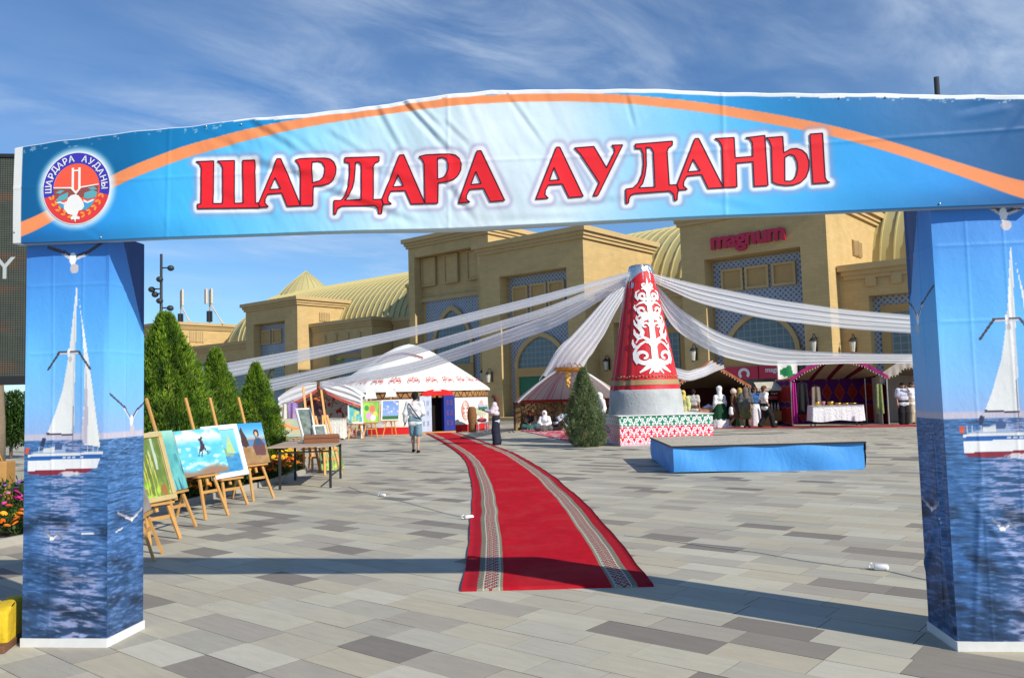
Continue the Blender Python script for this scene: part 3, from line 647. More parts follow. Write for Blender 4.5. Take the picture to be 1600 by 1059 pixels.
# round emblem
SC0 = (.42, 3.105); RX, RZ = .243, .246
def disc(r0, r1, a0=0.0, a1=2*PI, n=64):
    P = [(SC0[0]+RX*r1*math.cos(a0+(a1-a0)*i/n), SC0[1]+RZ*r1*math.sin(a0+(a1-a0)*i/n)) for i in range(n+1)]
    if r0: P += [(SC0[0]+RX*r0*math.cos(a1-(a1-a0)*i/n), SC0[1]+RZ*r0*math.sin(a1-(a1-a0)*i/n)) for i in range(n+1)]
    elif abs(a1-a0-2*PI) < 1e-6: P = P[:-1]
    return P
def U(L): return [(SC0[0]+RX*(x-500)/412, SC0[1]+RZ*(515-y)/438) for x, y in L]
def ink(n, c): return pm(n, lin(c), .42, .08, 20, spec=.4)
I_BLUE, I_RED, I_OR, I_WH, I_TEAL, I_MAR, I_SKY, I_YEL = ink('ink_blue', (62, 58, 178)), ink('ink_red', (228, 62, 62)), ink('ink_orange', (250, 92, 66)), ink('ink_white', (238, 236, 232)), ink('ink_teal', (96, 172, 182)), ink('ink_maroon', (150, 78, 72)), ink('ink_sky', (70, 160, 205)), ink('ink_amber', (246, 152, 58))
seal = flat_print('emblem', [disc(0, 1.03)], [I_WH, I_WH], gate, .0030, .02, 0); tag(seal, 'round blue and red emblem with white lettering')
def ep(name, P, m, off): return flat_print(name, P, [m, m], seal, off, .02, 0)
A0 = math.radians(-14)
ep('blue_ring', [disc(.70, 1.0, A0, PI-A0)], I_BLUE, .0045); ep('red_ring', [disc(.68, 1.0, PI-A0, 2*PI+A0)], I_RED, .0045)
ep('inner_disc', [disc(0, .695)], I_OR, .0042)
ep('maroon_land', [U([(215,505),(330,500),(440,520),(500,590),(560,520),(660,495),(775,500),(770,570),(745,630),(240,630),(216,560)])], I_MAR, .0055)
ep('teal_field', [U([(240,560),(300,530),(350,540),(300,575)]), U([(250,650),(290,600),(400,560),(390,640),(330,660),(270,680)]), U([(600,580),(700,550),(760,580),(740,640),(640,660),(590,640)]), U([(640,520),(720,510),(760,545),(690,550)])], I_TEAL, .0062)
ep('lake', [U([(262,680),(300,700),(340,680),(420,700),(560,690),(600,675),(660,690),(720,670),(735,665),(690,740),(620,790),(380,790),(310,745)])], I_SKY, .0062)
ep('wave_crest', [U([(255,680),(300,670),(340,690),(400,670),(400,690),(340,710),(300,690),(262,695)]), U([(590,660),(640,690),(700,665),(725,665),(700,690),(640,710),(590,690)])], I_WH, .0070)
ep('dam_tower', [U([(440,262),(470,262),(470,530),(440,510)])], I_WH, .0070); ep('dam_tower', [U([(522,262),(552,262),(552,510),(522,530)])], I_WH, .0070); ep('dam_crossbar', [U([(470,288),(522,288),(522,308),(470,308)])], I_WH, .0070); ep('dam_wall', [U([(215,490),(440,500),(495,555),(552,500),(775,476),(775,490),(560,516),(495,595),(430,518),(215,506)])], I_WH, .0074)
ep('cotton_boll', [U([(400,630),(440,600),(490,592),(530,610),(560,650),(590,700),(600,750),(570,790),(530,800),(510,860),(550,880),(540,905),(500,900),(490,940),(475,900),(440,905),(430,880),(460,850),(400,830),(350,770),(345,720),(380,690)])], I_WH, .0078)
for k in range(11):
    t_ = math.radians(198+k*14.4); 
    for s_, rr in ((-1, .80), (1, .90)):
        cx, cz = .92*math.cos(t_)*rr, .92*math.sin(t_)*rr; th_ = t_+PI/2+s_*.45
        if abs(t_-1.5*PI) < .18: continue
        L = [(cx+.07*math.cos(q)*math.cos(th_)-.035*math.sin(q)*math.sin(th_), cz+.07*math.cos(q)*math.sin(th_)+.035*math.sin(q)*math.cos(th_)) for q in np.linspace(0, 2*PI, 9)[:-1]]
        ep('wheat_leaf', [[(SC0[0]+RX*x, SC0[1]+RZ*z) for x, z in L]], I_AMB if False else I_YEL, .0062)
def ring_text(txt, a0, a1, r=.85, size=.062):
    for i, ch in enumerate(txt):
        a = math.radians(a0+(a1-a0)*i/(len(txt)-1)); v, f = text_mesh(ch, size, bold=.0010); v[:, 1] -= (v[:, 1].max()+v[:, 1].min())/2
        th_ = a-PI/2; x = v[:, 0]*math.cos(th_)-v[:, 1]*math.sin(th_)+SC0[0]+RX*r*math.cos(a); z = v[:, 0]*math.sin(th_)+v[:, 1]*math.cos(th_)+SC0[1]+RZ*r*math.sin(a)
        mkobj('ring_letter', np.stack([x, bY(x, z)-.0062, z], -1), f, I_WH, seal)
ring_text('ШАРДАРА', 180, 101); ring_text('АУДАНЫ', 73, 2)
# small fixing screws
MT_STEEL = pm('zinc_steel', (0.55, 0.55, 0.54), .35, .15, metal=.8)
for px, py in ((168, 374), (1377, 159), (1460, 323), (36, 366), (1306, 160), (384, 200), (330, 203)):
    s_, z_ = gt(px, py); mb = MB(); mb.ball((s_, float(bY(s_, z_))-.003, z_), (.007, .005, .007), 8, 5); mb.build('screw', MT_STEEL, gate, smooth=True)
# pillars with a printed seascape on front and inner side
SKY_ST = [(1.39,(150,176,222)),(1.6,(128,186,240)),(1.95,(104,186,246)),(2.3,(84,164,238)),(2.75,(64,128,212)),(3.0,(60,120,205))]
def gull(col, U_, Z_, c, wl, wr, body=(.016, .03), dark=(70, 66, 78), under=(205, 205, 215), tail=True, w0=.011):
    def wing(pts, w0):
        for i in range(len(pts)-1):
            d = segdist(U_, Z_, *pts[i], *pts[i+1]); w = w0*(1-.32*i); col[d < w] = under if i == 0 else dark
            m_ = (d < w*1.0) & (Z_ > np.interp(U_, sorted([pts[i][0], pts[i+1][0]]), [q[1] for q in sorted([pts[i], pts[i+1]])])); col[m_] = dark
    wing([c]+wl, w0); wing([c]+wr, w0)
    e = ((U_-c[0])/body[0])**2+((Z_-c[1])/body[1])**2 < 1; col[e] = (242, 242, 244)
    e2 = (((U_-c[0]-.012)/(body[0]*1.3))**2+((Z_-c[1]+body[1]*1.5)/(body[1]*.75))**2 < 1) & tail; col[e2] = (196, 190, 194)
def seascape(U_, Z_, du, seed, side=False, swing=0.0):
    c = ramp(SKY_ST, Z_) + 8*(fbm(U_*6, Z_*3, 3, seed)-.5)[..., None]
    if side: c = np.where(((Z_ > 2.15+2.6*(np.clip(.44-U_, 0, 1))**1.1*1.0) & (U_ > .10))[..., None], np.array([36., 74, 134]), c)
    hz = 1.385; land = sstep(.016, .0, np.abs(Z_-hz-.02)-.012); c = lerp(c, np.array([206., 190, 196])+25*(fbm(U_*160, Z_*20, 2, 3)-.5)[..., None], land*.75)
    sea = Z_ < hz; per = (hz-Z_)+.05
    wp = .06*(fbm(U_*3+1, Z_*4, 3, seed+2)-.5); zz2 = (Z_+wp+.10*U_)/(.35+.75*np.clip(per/1.4, 0, 1)); n1 = 1-np.abs(2*fbm(U_*4.5+seed, zz2*20, 4, seed)-1)*1.5; n1 = np.clip(n1, 0, 1); n2 = fbm(U_*18+2*zz2, zz2*70, 3, seed+4)
    base = ramp([(0, (62, 102, 150)), (.35, (58, 102, 154)), (.9, (52, 92, 144)), (1.4, (42, 68, 104))], per)
    glit = np.exp(-((U_-du-.34-.06*np.sin(Z_*5))/.16)**2) if not side else 0.12
    w = base*(.50+.42*n1+.50*n2)[..., None] + (np.array([158., 150, 178])-base)*(np.clip(glit*1.5*sstep(.52, .80, .45*n1+.55*n2), 0, .8)*np.ones_like(U_))[..., None]
    big = np.exp(-((Z_-.80-.05*np.sin(U_*9))/.05)**2)+np.exp(-((Z_-.52-.06*np.sin(U_*7+2))/.06)**2)*.9+np.exp(-((Z_-.25-.04*np.sin(U_*8+1))/.05)**2)*.8; w = w*(1-.42*np.clip(big, 0, 1)*sstep(.35, .6, fbm(U_*5, Z_*6, 3, seed+8)))[..., None]
    w = w + (np.array([120., 160, 215])-w)*(sstep(.60, .80, n2)*.35)[..., None]
    c = np.where(sea[..., None], w, c)
    if not side:
        def P(L): return [(du+(x-34)/138*.6, (1010-y)/627*2.735) for x, y in L]
        def fill(L, v): m_ = inpoly(U_, Z_, P(L)); c[m_] = v
        fill([(119,453),(121,455),(118.5,560),(116,686),(71,683),(84,652),(97,612),(107,560),(114,500)], (226, 228, 228)); fill([(116,500),(119,460),(117.5,600),(115.5,684),(112,684),(114.5,600)], (206, 208, 212))
        fill([(124,470),(128,495),(133,522),(140,561),(148,610),(162,705),(133,700),(130,685),(134,640),(135,585),(131,530)], (232, 233, 230)); fill([(133,560),(136,590),(134,645),(130,685),(133,700),(140,700),(141,650),(138,590)], (190, 184, 200))
        fill([(70,681),(116,684),(116,686.5),(70,684)], (70, 60, 80)); fill([(114,640),(115.2,640),(115.2,716),(114,716)], (110, 110, 120))
        fill([(46,712),(70,707),(82,702),(92,697),(100,702),(104,712),(150,713),(150,716),(46,716)], (150, 170, 200)); fill([(60,700),(64,688),(70,690),(66,704)], (50, 56, 90)); fill([(84,700),(90,694),(98,700),(96,708),(84,708)], (70, 92, 140)); fill([(66,705),(84,704),(84,712),(66,712)], (205, 208, 212))
        for xx in (45, 52, 58, 64, 140, 150, 158): fill([(xx, 703), (xx+.8, 703), (xx+.8, 716), (xx, 716)], (180, 184, 190))
        fill([(44,714),(167,713),(160,728),(42,727)], (40, 98, 172)); fill([(40,724),(162,722),(156,738),(40,741)], (228, 230, 232)); fill([(40,714),(167,712),(167,716),(40,718)], (225, 226, 230))
        fill([(39,740),(152,737),(140,744),(80,747),(44,746)], (132, 44, 62)); fill([(36,703),(43,704),(40,714),(35,712)], (206, 84, 54))
        for xx in (98, 106, 114, 128): fill([(xx, 718), (xx+5, 718), (xx+5, 721.5), (xx, 721.5)], (190, 200, 215))
        Pz = P([(110, 743)])[0]; fo = np.exp(-(((U_-Pz[0])/.13)**2+((Z_-Pz[1]+.01)/.028)**2)); f2 = sstep(.55, .75, fo*.62+.5*fbm(U_*60, Z_*60, 3, 6)*fo)*.85; c = lerp(c, np.array([226., 222, 226]), f2)
        q = lambda x, y: P([(x, y)])[0]
        gull(c, U_, Z_, q(113, 407), [q(98, 396), q(72, 387)], [q(135, 399), q(160, 383)], (.024, .045), w0=.017); gull(c, U_, Z_, q(107, 556), [q(90, 556), q(71, 582)], [q(125, 556), q(144, 583)], (.009, .03))
        gull(c, U_, Z_, q(83, 845), [q(78, 838), q(71, 833)], [q(92, 838), q(100, 844)], (.018, .012), (120, 130, 150), tail=False); c[segdist(U_, Z_, *q(133, 838), *q(150, 838.5)) < .006] = (214, 214, 220)
    else:
        gull(c, U_, Z_, (.28, 1.50+swing), [(.18, 1.60+swing), (.02, 1.69+swing)], [(.36, 1.58+swing), (.45, 1.63+swing)], (.02, .04)); c[segdist(U_, Z_, .10, .745, .18, .755) < .006] = (205, 208, 216)
        gull(c, U_, Z_, (.30, .80), [(.22, .83), (.12, .87)], [(.36, .83), (.42, .86)], (.012, .014), (150, 150, 165), tail=False)
    return np.clip(c, 0, 255)
m_ = M('printed_cloth', 0.5, 0.35); m_.color(m_.scale(m_.attr(), m_.noise(40, 3)*.10+.93)); m_.bump(m_.noise(16, 5, .6, .5, stretch=(1, 1, .6)), .006, .45); MT_CLOTHP = m_.mat
PW, PD, PH = .61, .44, 2.80
def pillar(x0, label, mirror, du, seed):
    HT = 2.80; nz = 470; nf, ns = 104, 72
    def crease(U_, Z_, k):
        fl = sum(np.exp(-((Z_-c)/.010)**2) for c in (.62, 1.30, 1.98, 2.45))+sum(np.exp(-((U_-c)/.008)**2) for c in (.20, .42)); return .0021*fl + .006*(fbm(U_*3+k, Z_*1.6, 3, 11+k)-.5)*2 + .007*np.sin(Z_*2.2+k)*np.sin(U_*8)+ .010*np.exp(-((U_-.12-.1*Z_+.03*k)/.02)**2)*np.exp(-((Z_-.6)/.5)**2)*(1 if mirror else .2) + .006*np.exp(-((U_*.8+Z_*.5-.55)/.02)**2)*sstep(1.3, .7, Z_)*(1 if mirror else .3)
    zs = np.linspace(.02, HT, nz+1); root = None
    # front
    us = np.linspace(0, PW, nf+1); A_, B_ = np.meshgrid(us, zs); e = np.minimum(1, np.minimum(A_, PW-A_)/.03)
    C_ = seascape(A_, B_, du, seed); Vf = np.stack([x0+A_, -crease(A_, B_, 1)*e, B_], -1).reshape(-1, 3); 
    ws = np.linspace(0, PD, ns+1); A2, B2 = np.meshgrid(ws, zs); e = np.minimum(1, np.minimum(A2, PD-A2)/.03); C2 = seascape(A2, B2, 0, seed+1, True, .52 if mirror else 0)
    xi = x0 if mirror else x0+PW; sg = -1 if mirror else 1
    V2 = np.stack([xi+sg*crease(A2, B2, 3)*e*(2.2 if mirror else 1), A2, B2], -1).reshape(-1, 3)
    F1 = gridfaces(nf, nz); F2 = gridfaces(ns, nz)+len(Vf)
    if mirror: F2 = F2[:, ::-1]
    Va = np.vstack([Vf, V2]); Ca = lin(np.vstack([C_.reshape(-1, 3), C2.reshape(-1, 3)])); n = len(Va); xo = x0+PW if mirror else x0
    ex = np.array([(xo, 0, .02), (xo, PD, .02), (xo, PD, HT), (xo, 0, HT), (xi, PD, .02), (xi, PD, HT), (xi, 0, HT)]); Ce = lin(np.tile([70., 125, 190], (7, 1)))
    Fe = [(n, n+1, n+2, n+3), (n+1, n+4, n+5, n+2), (n+3, n+2, n+5, n+6)]
    o = mkobj('printed_pillar', np.vstack([Va, ex]), F1.tolist()+F2.tolist()+Fe, MT_CLOTHP, gate, smooth=False, col=np.vstack([Ca, Ce]))
    me = o.data; sm_ = np.zeros(len(me.polygons), bool); sm_[:len(F1)+len(F2)] = True; me.polygons.foreach_set('use_smooth', sm_); tag(o, label)
    mb = MB(); t = .006
    mb.box(x0-t, x0+PW+t, -t-.004, 0.0, 0.0, .058); mb.box(xi if sg > 0 else xi-t-.004, xi+t+.004 if sg > 0 else xi, 0.0, PD+t, 0.0, .058)
    mb.build('white_base_hem', pm('white_hem', (0.70, 0.70, 0.68), .55, .12, 14), o)
    return o
pillar(0.0, 'left pillar printed with a white sailing boat on blue sea', False, 0.0, 21)
pillar(6.03, 'right pillar printed with a white sailing boat, shaded inner side', True, .085, 31)
mb = MB()
for z0 in (2.79, 3.28): mb.box(.01, 6.62, .02, .06, z0, z0+.04)
for x0 in (.03, 1.6, 3.2, 4.8, 6.55): mb.box(x0, x0+.04, .06, .10, 2.79, 3.31)
mb.build('steel_frame', MT_STEEL, gate)
# ================================================================ FLOWER BED AND CONIFERS (left)
def m_leaf(name, var=.25, tl=.25):
    m = M(name, .6, .25); m.color(m.scale(m.attr(), m.noise(3.5, 3)*2*var+(1-var))); m.translucent(tl, (0.12, 0.22, 0.03)); return m.mat
MT_LEAF = m_leaf('conifer_spray'); MT_BARK = pm('bark', (0.12, 0.085, 0.055), .9, .3, 20, .01)
def leaves(P, D, Lr, Wr, base, tip, seed):
    """pointed blades: P roots, D directions, lengths, widths -> verts, faces, colours"""
    rg = np.random.default_rng(seed); n = len(P); D = D/np.linalg.norm(D, axis=1, keepdims=True)
    R = rg.normal(size=(n, 3)); Sx = np.cross(D, R); Sx /= np.linalg.norm(Sx, axis=1, keepdims=True)+1e-9
    L = Lr[:, None]; W = Wr[:, None]; N = np.cross(Sx, D)
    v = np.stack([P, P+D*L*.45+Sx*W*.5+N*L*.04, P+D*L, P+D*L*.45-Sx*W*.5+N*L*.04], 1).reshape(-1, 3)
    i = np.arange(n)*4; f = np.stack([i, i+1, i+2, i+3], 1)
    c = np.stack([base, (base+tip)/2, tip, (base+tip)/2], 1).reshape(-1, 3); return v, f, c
def conifer(loc, h, r, n, label, seed, c0, c1, lean=(0, 0), group='upright conifers'):
    rg = np.random.default_rng(seed); t = thing('conifer_tree', label, 'tree', loc, 0, group)
    mb = MB(); mb.tube([(0, 0, -.02), (lean[0]*.4, lean[1]*.4, h*.4), (lean[0]*.9, lean[1]*.9, h*.9)], [.06*r/.6, .045*r/.6, .012], 8)
    for k in range(26):
        z = h*rg.uniform(.06, .8); a = rg.uniform(0, 2*PI); q = r*.6*(1-z/h); mb.tube([(0, 0, z), (q*math.cos(a), q*math.sin(a), z+q*.8)], [.014, .005], 5)
    mb.build('trunk', MT_BARK, t)
    T = rg.random(n)**1.15*.985; A = rg.uniform(0, 2*PI, n)
    prof = np.interp(T, [0, .05, .16, .35, .6, .82, .94, 1], [.62, .86, .98, .90, .64, .33, .15, .03])
    lump = .60+.72*fbm(A*2.2+seed, T*5.5, 3, seed)+.34*(vnoise(A*6, T*16, seed+3)-.5)+.30*(vnoise(A*9, T*26, seed+8) > .80)*rg.random(n); rad = r*prof*lump*(1-.52*rg.random(n)**1.9)
    P = np.stack([rad*np.cos(A)+lean[0]*T, rad*np.sin(A)+lean[1]*T, .02+T*h*.985], 1)
    out = np.stack([np.cos(A), np.sin(A), np.zeros(n)], 1); VV = []; FF = []; CC = []; k0 = 0
    for j in range(4):
        D = out*rg.uniform(.15, .75, (n, 1))+np.array([0, 0, 1])*rg.uniform(.55, 1.2, (n, 1))+rg.normal(0, .28, (n, 3))
        clump = np.clip(.18+1.35*(vnoise(A*5+9, T*13, seed+5)-.2), 0, 1)[:, None]; sh = rg.uniform(.75, 1.2, (n, 1))
        tipc = (np.array(c0)*(1-clump)+np.array(c1)*clump)*sh; L_ = rg.uniform(.055, .135, n)*(r/.7)**.5*(1-.35*T)
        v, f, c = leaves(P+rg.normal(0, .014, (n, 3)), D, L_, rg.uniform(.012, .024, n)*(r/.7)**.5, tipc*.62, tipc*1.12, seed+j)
        VV.append(v); FF.append(f+k0); CC.append(c); k0 += len(v)
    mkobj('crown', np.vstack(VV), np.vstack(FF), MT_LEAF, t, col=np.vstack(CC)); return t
def gl(px, py, Y): p = at(px, py, Y); return (p[0], p[1], 0.0)
G1, G2 = (0.040, 0.105, 0.010), (0.23, 0.38, 0.030)
conifer(gl(258, 640, 14.7), 3.30, 1.02, 12000, 'tallest upright conifer, right against the left gate pillar', 3, G1, G2)
conifer(gl(341, 640, 17.0), 2.78, .66, 8000, 'middle one of three upright conifers behind the paintings', 4, G1, G2, (-.05, 0))
conifer(gl(404, 640, 19.3), 2.56, .68, 8000, 'smallest of three upright conifers, beside the table', 5, G1, G2, (-.06, 0))
conifer((2.16, 25.05, 0), 2.42, .60, 7000, 'small grey green juniper standing beside the patterned plinth', 6, (0.075, 0.115, 0.05), (0.28, 0.34, 0.17), (-.02, 0), None)
BED = [(-12, 9.0), (-7.5, 9.35), (-6.02, 9.72), (-5.7, 10.7), (-5.36, 12.22), (-5.14, 13.97), (-4.80, 16.4), (-4.7, 18.6), (-5.3, 20.3), (-7.2, 20.4), (-9.5, 17.6), (-12, 17.2)]
MT_SOIL = pm('dark_soil', (0.035, 0.025, 0.016), .95, .4, 12, .03, 30)
mb = MB(); n = len(BED); mb.add([(x, y, .07) for x, y in BED]+[(x, y, -.01) for x, y in BED], [tuple(range(n))]+[(i, i+n, (i+1) % n+n, (i+1) % n) for i in range(n)])
bed = mb.build('flower_bed_soil', MT_SOIL); tag(bed, kind='structure')
mb = MB(); cx, cy = np.mean(BED, 0)
inner = [(x+(cx-x)*.02, y+(cy-y)*.02) for x, y in BED]; outer = [(x-(cx-x)*.012, y-(cy-y)*.012) for x, y in BED]
for i in range(n):
    j = (i+1) % n; a, b, c_, d = outer[i], outer[j], inner[j], inner[i]
    mb.add([(*a, 0), (*b, 0), (*c_, 0), (*d, 0), (*a, .10), (*b, .10), (*c_, .10), (*d, .10)], [(4, 5, 6, 7), (0, 1, 5, 4), (2, 3, 7, 6)])
bevel(mb.build('kerb', pm('kerb_stone', (0.36, 0.34, 0.30), .8, .15, 8), bed), .01)
rg = np.random.default_rng(12); BX_ = np.array(BED)
def edge_pts(n, dmin, dmax, i0, i1, z):
    seg = [(np.array(BED[i]), np.array(BED[i+1])) for i in range(i0, i1)]; L = np.array([np.linalg.norm(b-a) for a, b in seg]); out = []
    for k in rg.choice(len(seg), n, p=L/L.sum()):
        a, b = seg[k]; q = a+(b-a)*rg.random(); c = np.array([cx, cy])-q; c /= np.linalg.norm(c); out.append((*(q+c*rg.uniform(dmin, dmax)), rg.uniform(*z)))
    return np.array(out)
def foliage(name, P, L, W, c0, c1, seed, parent=None):
    r2 = np.random.default_rng(seed); n = len(P); D = r2.normal(0, .6, (n, 3))+np.array([0, 0, .8]); k = r2.random((n, 1)); tip = np.array(c0)*(1-k)+np.array(c1)*k
    v, f, c = leaves(P, D, r2.uniform(L*.6, L*1.3, n), r2.uniform(W*.6, W*1.3, n), tip*.7, tip, seed); return mkobj(name, v, f, MT_LEAF, parent, col=c)
def blooms(name, P, R, cols, seed, parent=None):
    r2 = np.random.default_rng(seed); V = []; F = []; C = []
    for p in P:
        r = R*r2.uniform(.7, 1.25); c = np.array(cols[r2.integers(len(cols))])*r2.uniform(.8, 1.15); n = 7; k = len(V); tl = r2.normal(0, .35, 2)
        for ring, (rr, zz_) in enumerate(((1.0, .0), (.95, .35), (.55, .62))):
            for i in range(n):
                a = 2*PI*i/n+ring*.4; q = rr*(1+.12*r2.normal()); x, y, z = r*q*math.cos(a), r*q*math.sin(a), r*zz_; V.append((p[0]+x, p[1]+y, p[2]+z+x*tl[0]+y*tl[1])); C.append(c*(.72+.2*ring))
        V.append((p[0], p[1], p[2]+r*.6)); C.append(c*1.1)
        for ring in range(2):
            for i in range(n): j = (i+1) % n; F.append((k+ring*n+i, k+ring*n+j, k+(ring+1)*n+j, k+(ring+1)*n+i))
        F += [(k+2*n+i, k+2*n+(i+1) % n, k+3*n) for i in range(n)]
    return mkobj(name, V, F, vm('petals', .6, .1), parent, col=C)
P = np.vstack([edge_pts(9000, .05, 1.3, 0, 9, (.07, .34)), edge_pts(5000, 1.0, 3.2, 0, 3, (.1, .55)), edge_pts(3500, .8, 2.2, 3, 8, (.1, .5))])
tag(foliage('bed_foliage', P, .10, .035, (0.018, 0.045, 0.008), (0.07, 0.15, 0.02), 41), 'leafy green planting of the flower bed', None, None, 'stuff')
tag(blooms('marigold_flowers', np.vstack([edge_pts(800, .04, .9, 2, 8, (.22, .40)), edge_pts(120, .05, .9, 0, 2, (.24, .42))]), .042, [(0.72, 0.14, 0.008), (0.78, 0.22, 0.01), (0.50, 0.06, 0.006), (0.80, 0.36, 0.015), (0.62, 0.10, 0.006)], 42), 'orange and yellow marigold flowers along the bed edge', None, None, 'stuff')
tag(blooms('yellow_flowers', edge_pts(60, .1, .9, 6, 9, (.36, .55)), .05, [(0.85, 0.55, 0.02), (0.8, 0.42, 0.02)], 45), 'bright yellow flowers by the table end of the bed', None, None, 'stuff')
tag(blooms('petunia_flowers', edge_pts(120, .95, 1.7, 0, 3, (.36, .56)), .045, [(0.60, 0.02, 0.20), (0.70, 0.05, 0.30), (0.45, 0.02, 0.16), (0.62, 0.20, 0.36)], 43), 'magenta petunias in the bed left of the gate', None, None, 'stuff')
tag(blooms('violet_flowers', edge_pts(170, 1.6, 2.3, 0, 3, (.46, .66)), .03, [(0.16, 0.07, 0.32), (0.24, 0.12, 0.42)], 44), 'violet flower spikes behind the petunias', None, None, 'stuff')
# ================================================================ EASELS AND PAINTINGS
MT_PINE = pm('varnished_pine', (0.50, 0.27, 0.085), .5, .22, 9); MT_GOLDW = pm('pale_gilt_wood', (0.46, 0.36, 0.17), .45, .2, 14); MT_CANV = pm('canvas_edge', (0.74, 0.73, 0.68), .8, .08)
m_ = M('oil_paint', .5, .4); m_.color(m_.attr()); m_.bump(m_.noise(70, 4, .7, 1.0), .003, .6); MT_OIL = m_.mat
TILT = math.radians(17)
def easel(loc, rz, label, zt=.5, h=1.7, w=.5, group='wooden painting easels', col=None):
    t = thing('painting_easel', label, 'easel', loc, rz, group); mt = col or MT_PINE; s = math.tan(TILT); b = .022*h/1.7
    for q in (-1, 1): MB().bar((q*w/2, 0, 0), (q*.05, s*1.15*h/1.7+.045, 1.18*h/1.7), b*2, b*1.1, (0, -1, 0)).build('front_leg', mt, t)
    MB().bar((0, s*h*.66+.06, h*.66), (0, .72*h/1.7, 0), b*1.8, b).build('rear_leg', mt, t)
    MB().bar((0, s*zt*.6+.05, zt*.75), (0, s*h+.05, h), b*2, b, (0, -1, 0)).build('mast', mt, t)
    MB().box(-w*.5, w*.5, s*zt-.05, s*zt+.05, zt-.035, zt-.008).build('tray', mt, t)
    MB().box(-w*.36, w*.36, s*zt*.6+.015, s*zt*.6+.035, zt*.6-.02, zt*.6+.02).build('cross_bar', mt, t)
    return t
def painting(loc, rz, label, fn, w, h, zb, x0=0.0, frame=None, fw=.05, clip=True, yo=0.0, roll=0.0):
    t = thing('painting', label, 'painting', (loc[0], loc[1], zb), rz, 'paintings shown on easels'); s = math.tan(TILT); sn, cs = math.sin(TILT), math.cos(TILT); y0 = s*zb-.012+yo
    def mp(u, v, d): xr, vr = rot2(u, v, roll); return (x0+xr, y0+vr*sn-d*cs, vr*cs+d*sn)
    iw, ih = (w-2*fw, h-2*fw) if frame else (w, h); o0 = fw if frame else 0; n, m = 56, int(56*h/w)
    U_, V_ = np.meshgrid(np.linspace(0, 1, n+1), np.linspace(0, 1, m+1)); C_ = np.clip(fn(U_, V_), 0, 255)
    v = [mp(-iw/2+u*iw, o0+vv*ih, .014) for u, vv in zip(U_.ravel(), V_.ravel())]
    mkobj('canvas', v, gridfaces(n, m), MT_OIL, t, col=lin(C_.reshape(-1, 3)))
    mb = MB(); q = [mp(-w/2, 0, -.02), mp(w/2, 0, -.02), mp(w/2, h, -.02), mp(-w/2, h, -.02), mp(-w/2, 0, .012), mp(w/2, 0, .012), mp(w/2, h, .012), mp(-w/2, h, .012)]; mb.add(q, [(0, 1, 2, 3), (4, 5, 6, 7), (0, 1, 5, 4), (1, 2, 6, 5), (2, 3, 7, 6), (3, 0, 4, 7)]); mb.build('stretcher', MT_CANV, t)
    if frame:
        for (a0, a1, b0, b1) in ((-w/2, w/2, 0, fw), (-w/2, w/2, h-fw, h), (-w/2, -w/2+fw, fw, h-fw), (w/2-fw, w/2, fw, h-fw)):
            mb = MB(); q = [mp(a0, b0, .013), mp(a1, b0, .013), mp(a1, b1, .013), mp(a0, b1, .013), mp(a0, b0, .036), mp(a1, b0, .036), mp(a1, b1, .036), mp(a0, b1, .036)]; mb.add(q, [(0, 1, 2, 3), (4, 5, 6, 7), (0, 1, 5, 4), (1, 2, 6, 5), (2, 3, 7, 6), (3, 0, 4, 7)]); bevel(mb.build('frame_rail', frame, t), .006)
    return t
def C(*c): return np.array(c, float)
def p_forest(u, v):
    g = fbm(u*9, v*5, 4, 1); c = lerp(C(70, 92, 40), C(120, 142, 70), g); c = lerp(c, C(176, 182, 150), sstep(.62, .8, fbm(u*14+3, v*3, 3, 2))*sstep(.3, .6, v))
    for x in (.28, .36, .5, .62): c = lerp(c, C(206, 186, 72), (np.abs(u-x-.02*np.sin(v*6)) < .014)*(v < .72)*.8)
    c = lerp(c, C(150, 190, 60), sstep(.35, .1, v)*sstep(.4, .7, fbm(u*8, v*9, 3, 7))); c = lerp(c, C(190, 205, 210), (np.abs(u-.74) < .03)*(v > .45)*.7); return lerp(c, C(150, 92, 50), ((u-.8)**2+(v-.1)**2 < .012)*.8)
def p_turq(u, v): c = lerp(C(120, 196, 190), C(60, 140, 150), fbm(u*5, v*6, 4, 5)); c = lerp(c, C(52, 96, 120), sstep(.55, .75, fbm(u*10, v*3+2, 3, 8))*(v < .6)); return lerp(c, C(170, 214, 190), sstep(.7, 1, v)*.7)
def p_sea(u, v):
    c = lerp(C(60, 160, 206), C(128, 208, 226), fbm(u*5, v*9, 4, 3)); c = lerp(c, C(206, 214, 200), sstep(.62, .85, v)*sstep(.4, .65, fbm(u*4, v*5, 3, 4))); c = lerp(c, C(238, 238, 226), sstep(.55, .7, fbm(u*9, v*16, 3, 6))*(v < .62)*.6)
    c = lerp(c, C(140, 112, 92), sstep(.2, .06, v+.05*np.sin(u*7))); f = inpoly(u, v, [(.44, .52), (.50, .50), (.56, .55), (.60, .5), (.58, .62), (.55, .76), (.59, .80), (.56, .84), (.52, .80), (.47, .78), (.50, .68)]); c = lerp(c, C(58, 48, 62), f*1.0)
    for a in ((.46, .52, .40, .42), (.50, .50, .46, .38), (.57, .52, .62, .44), (.60, .5, .66, .46)): c = lerp(c, C(58, 52, 70), (segdist(u, v, *a) < .012)*1.0)
    return c
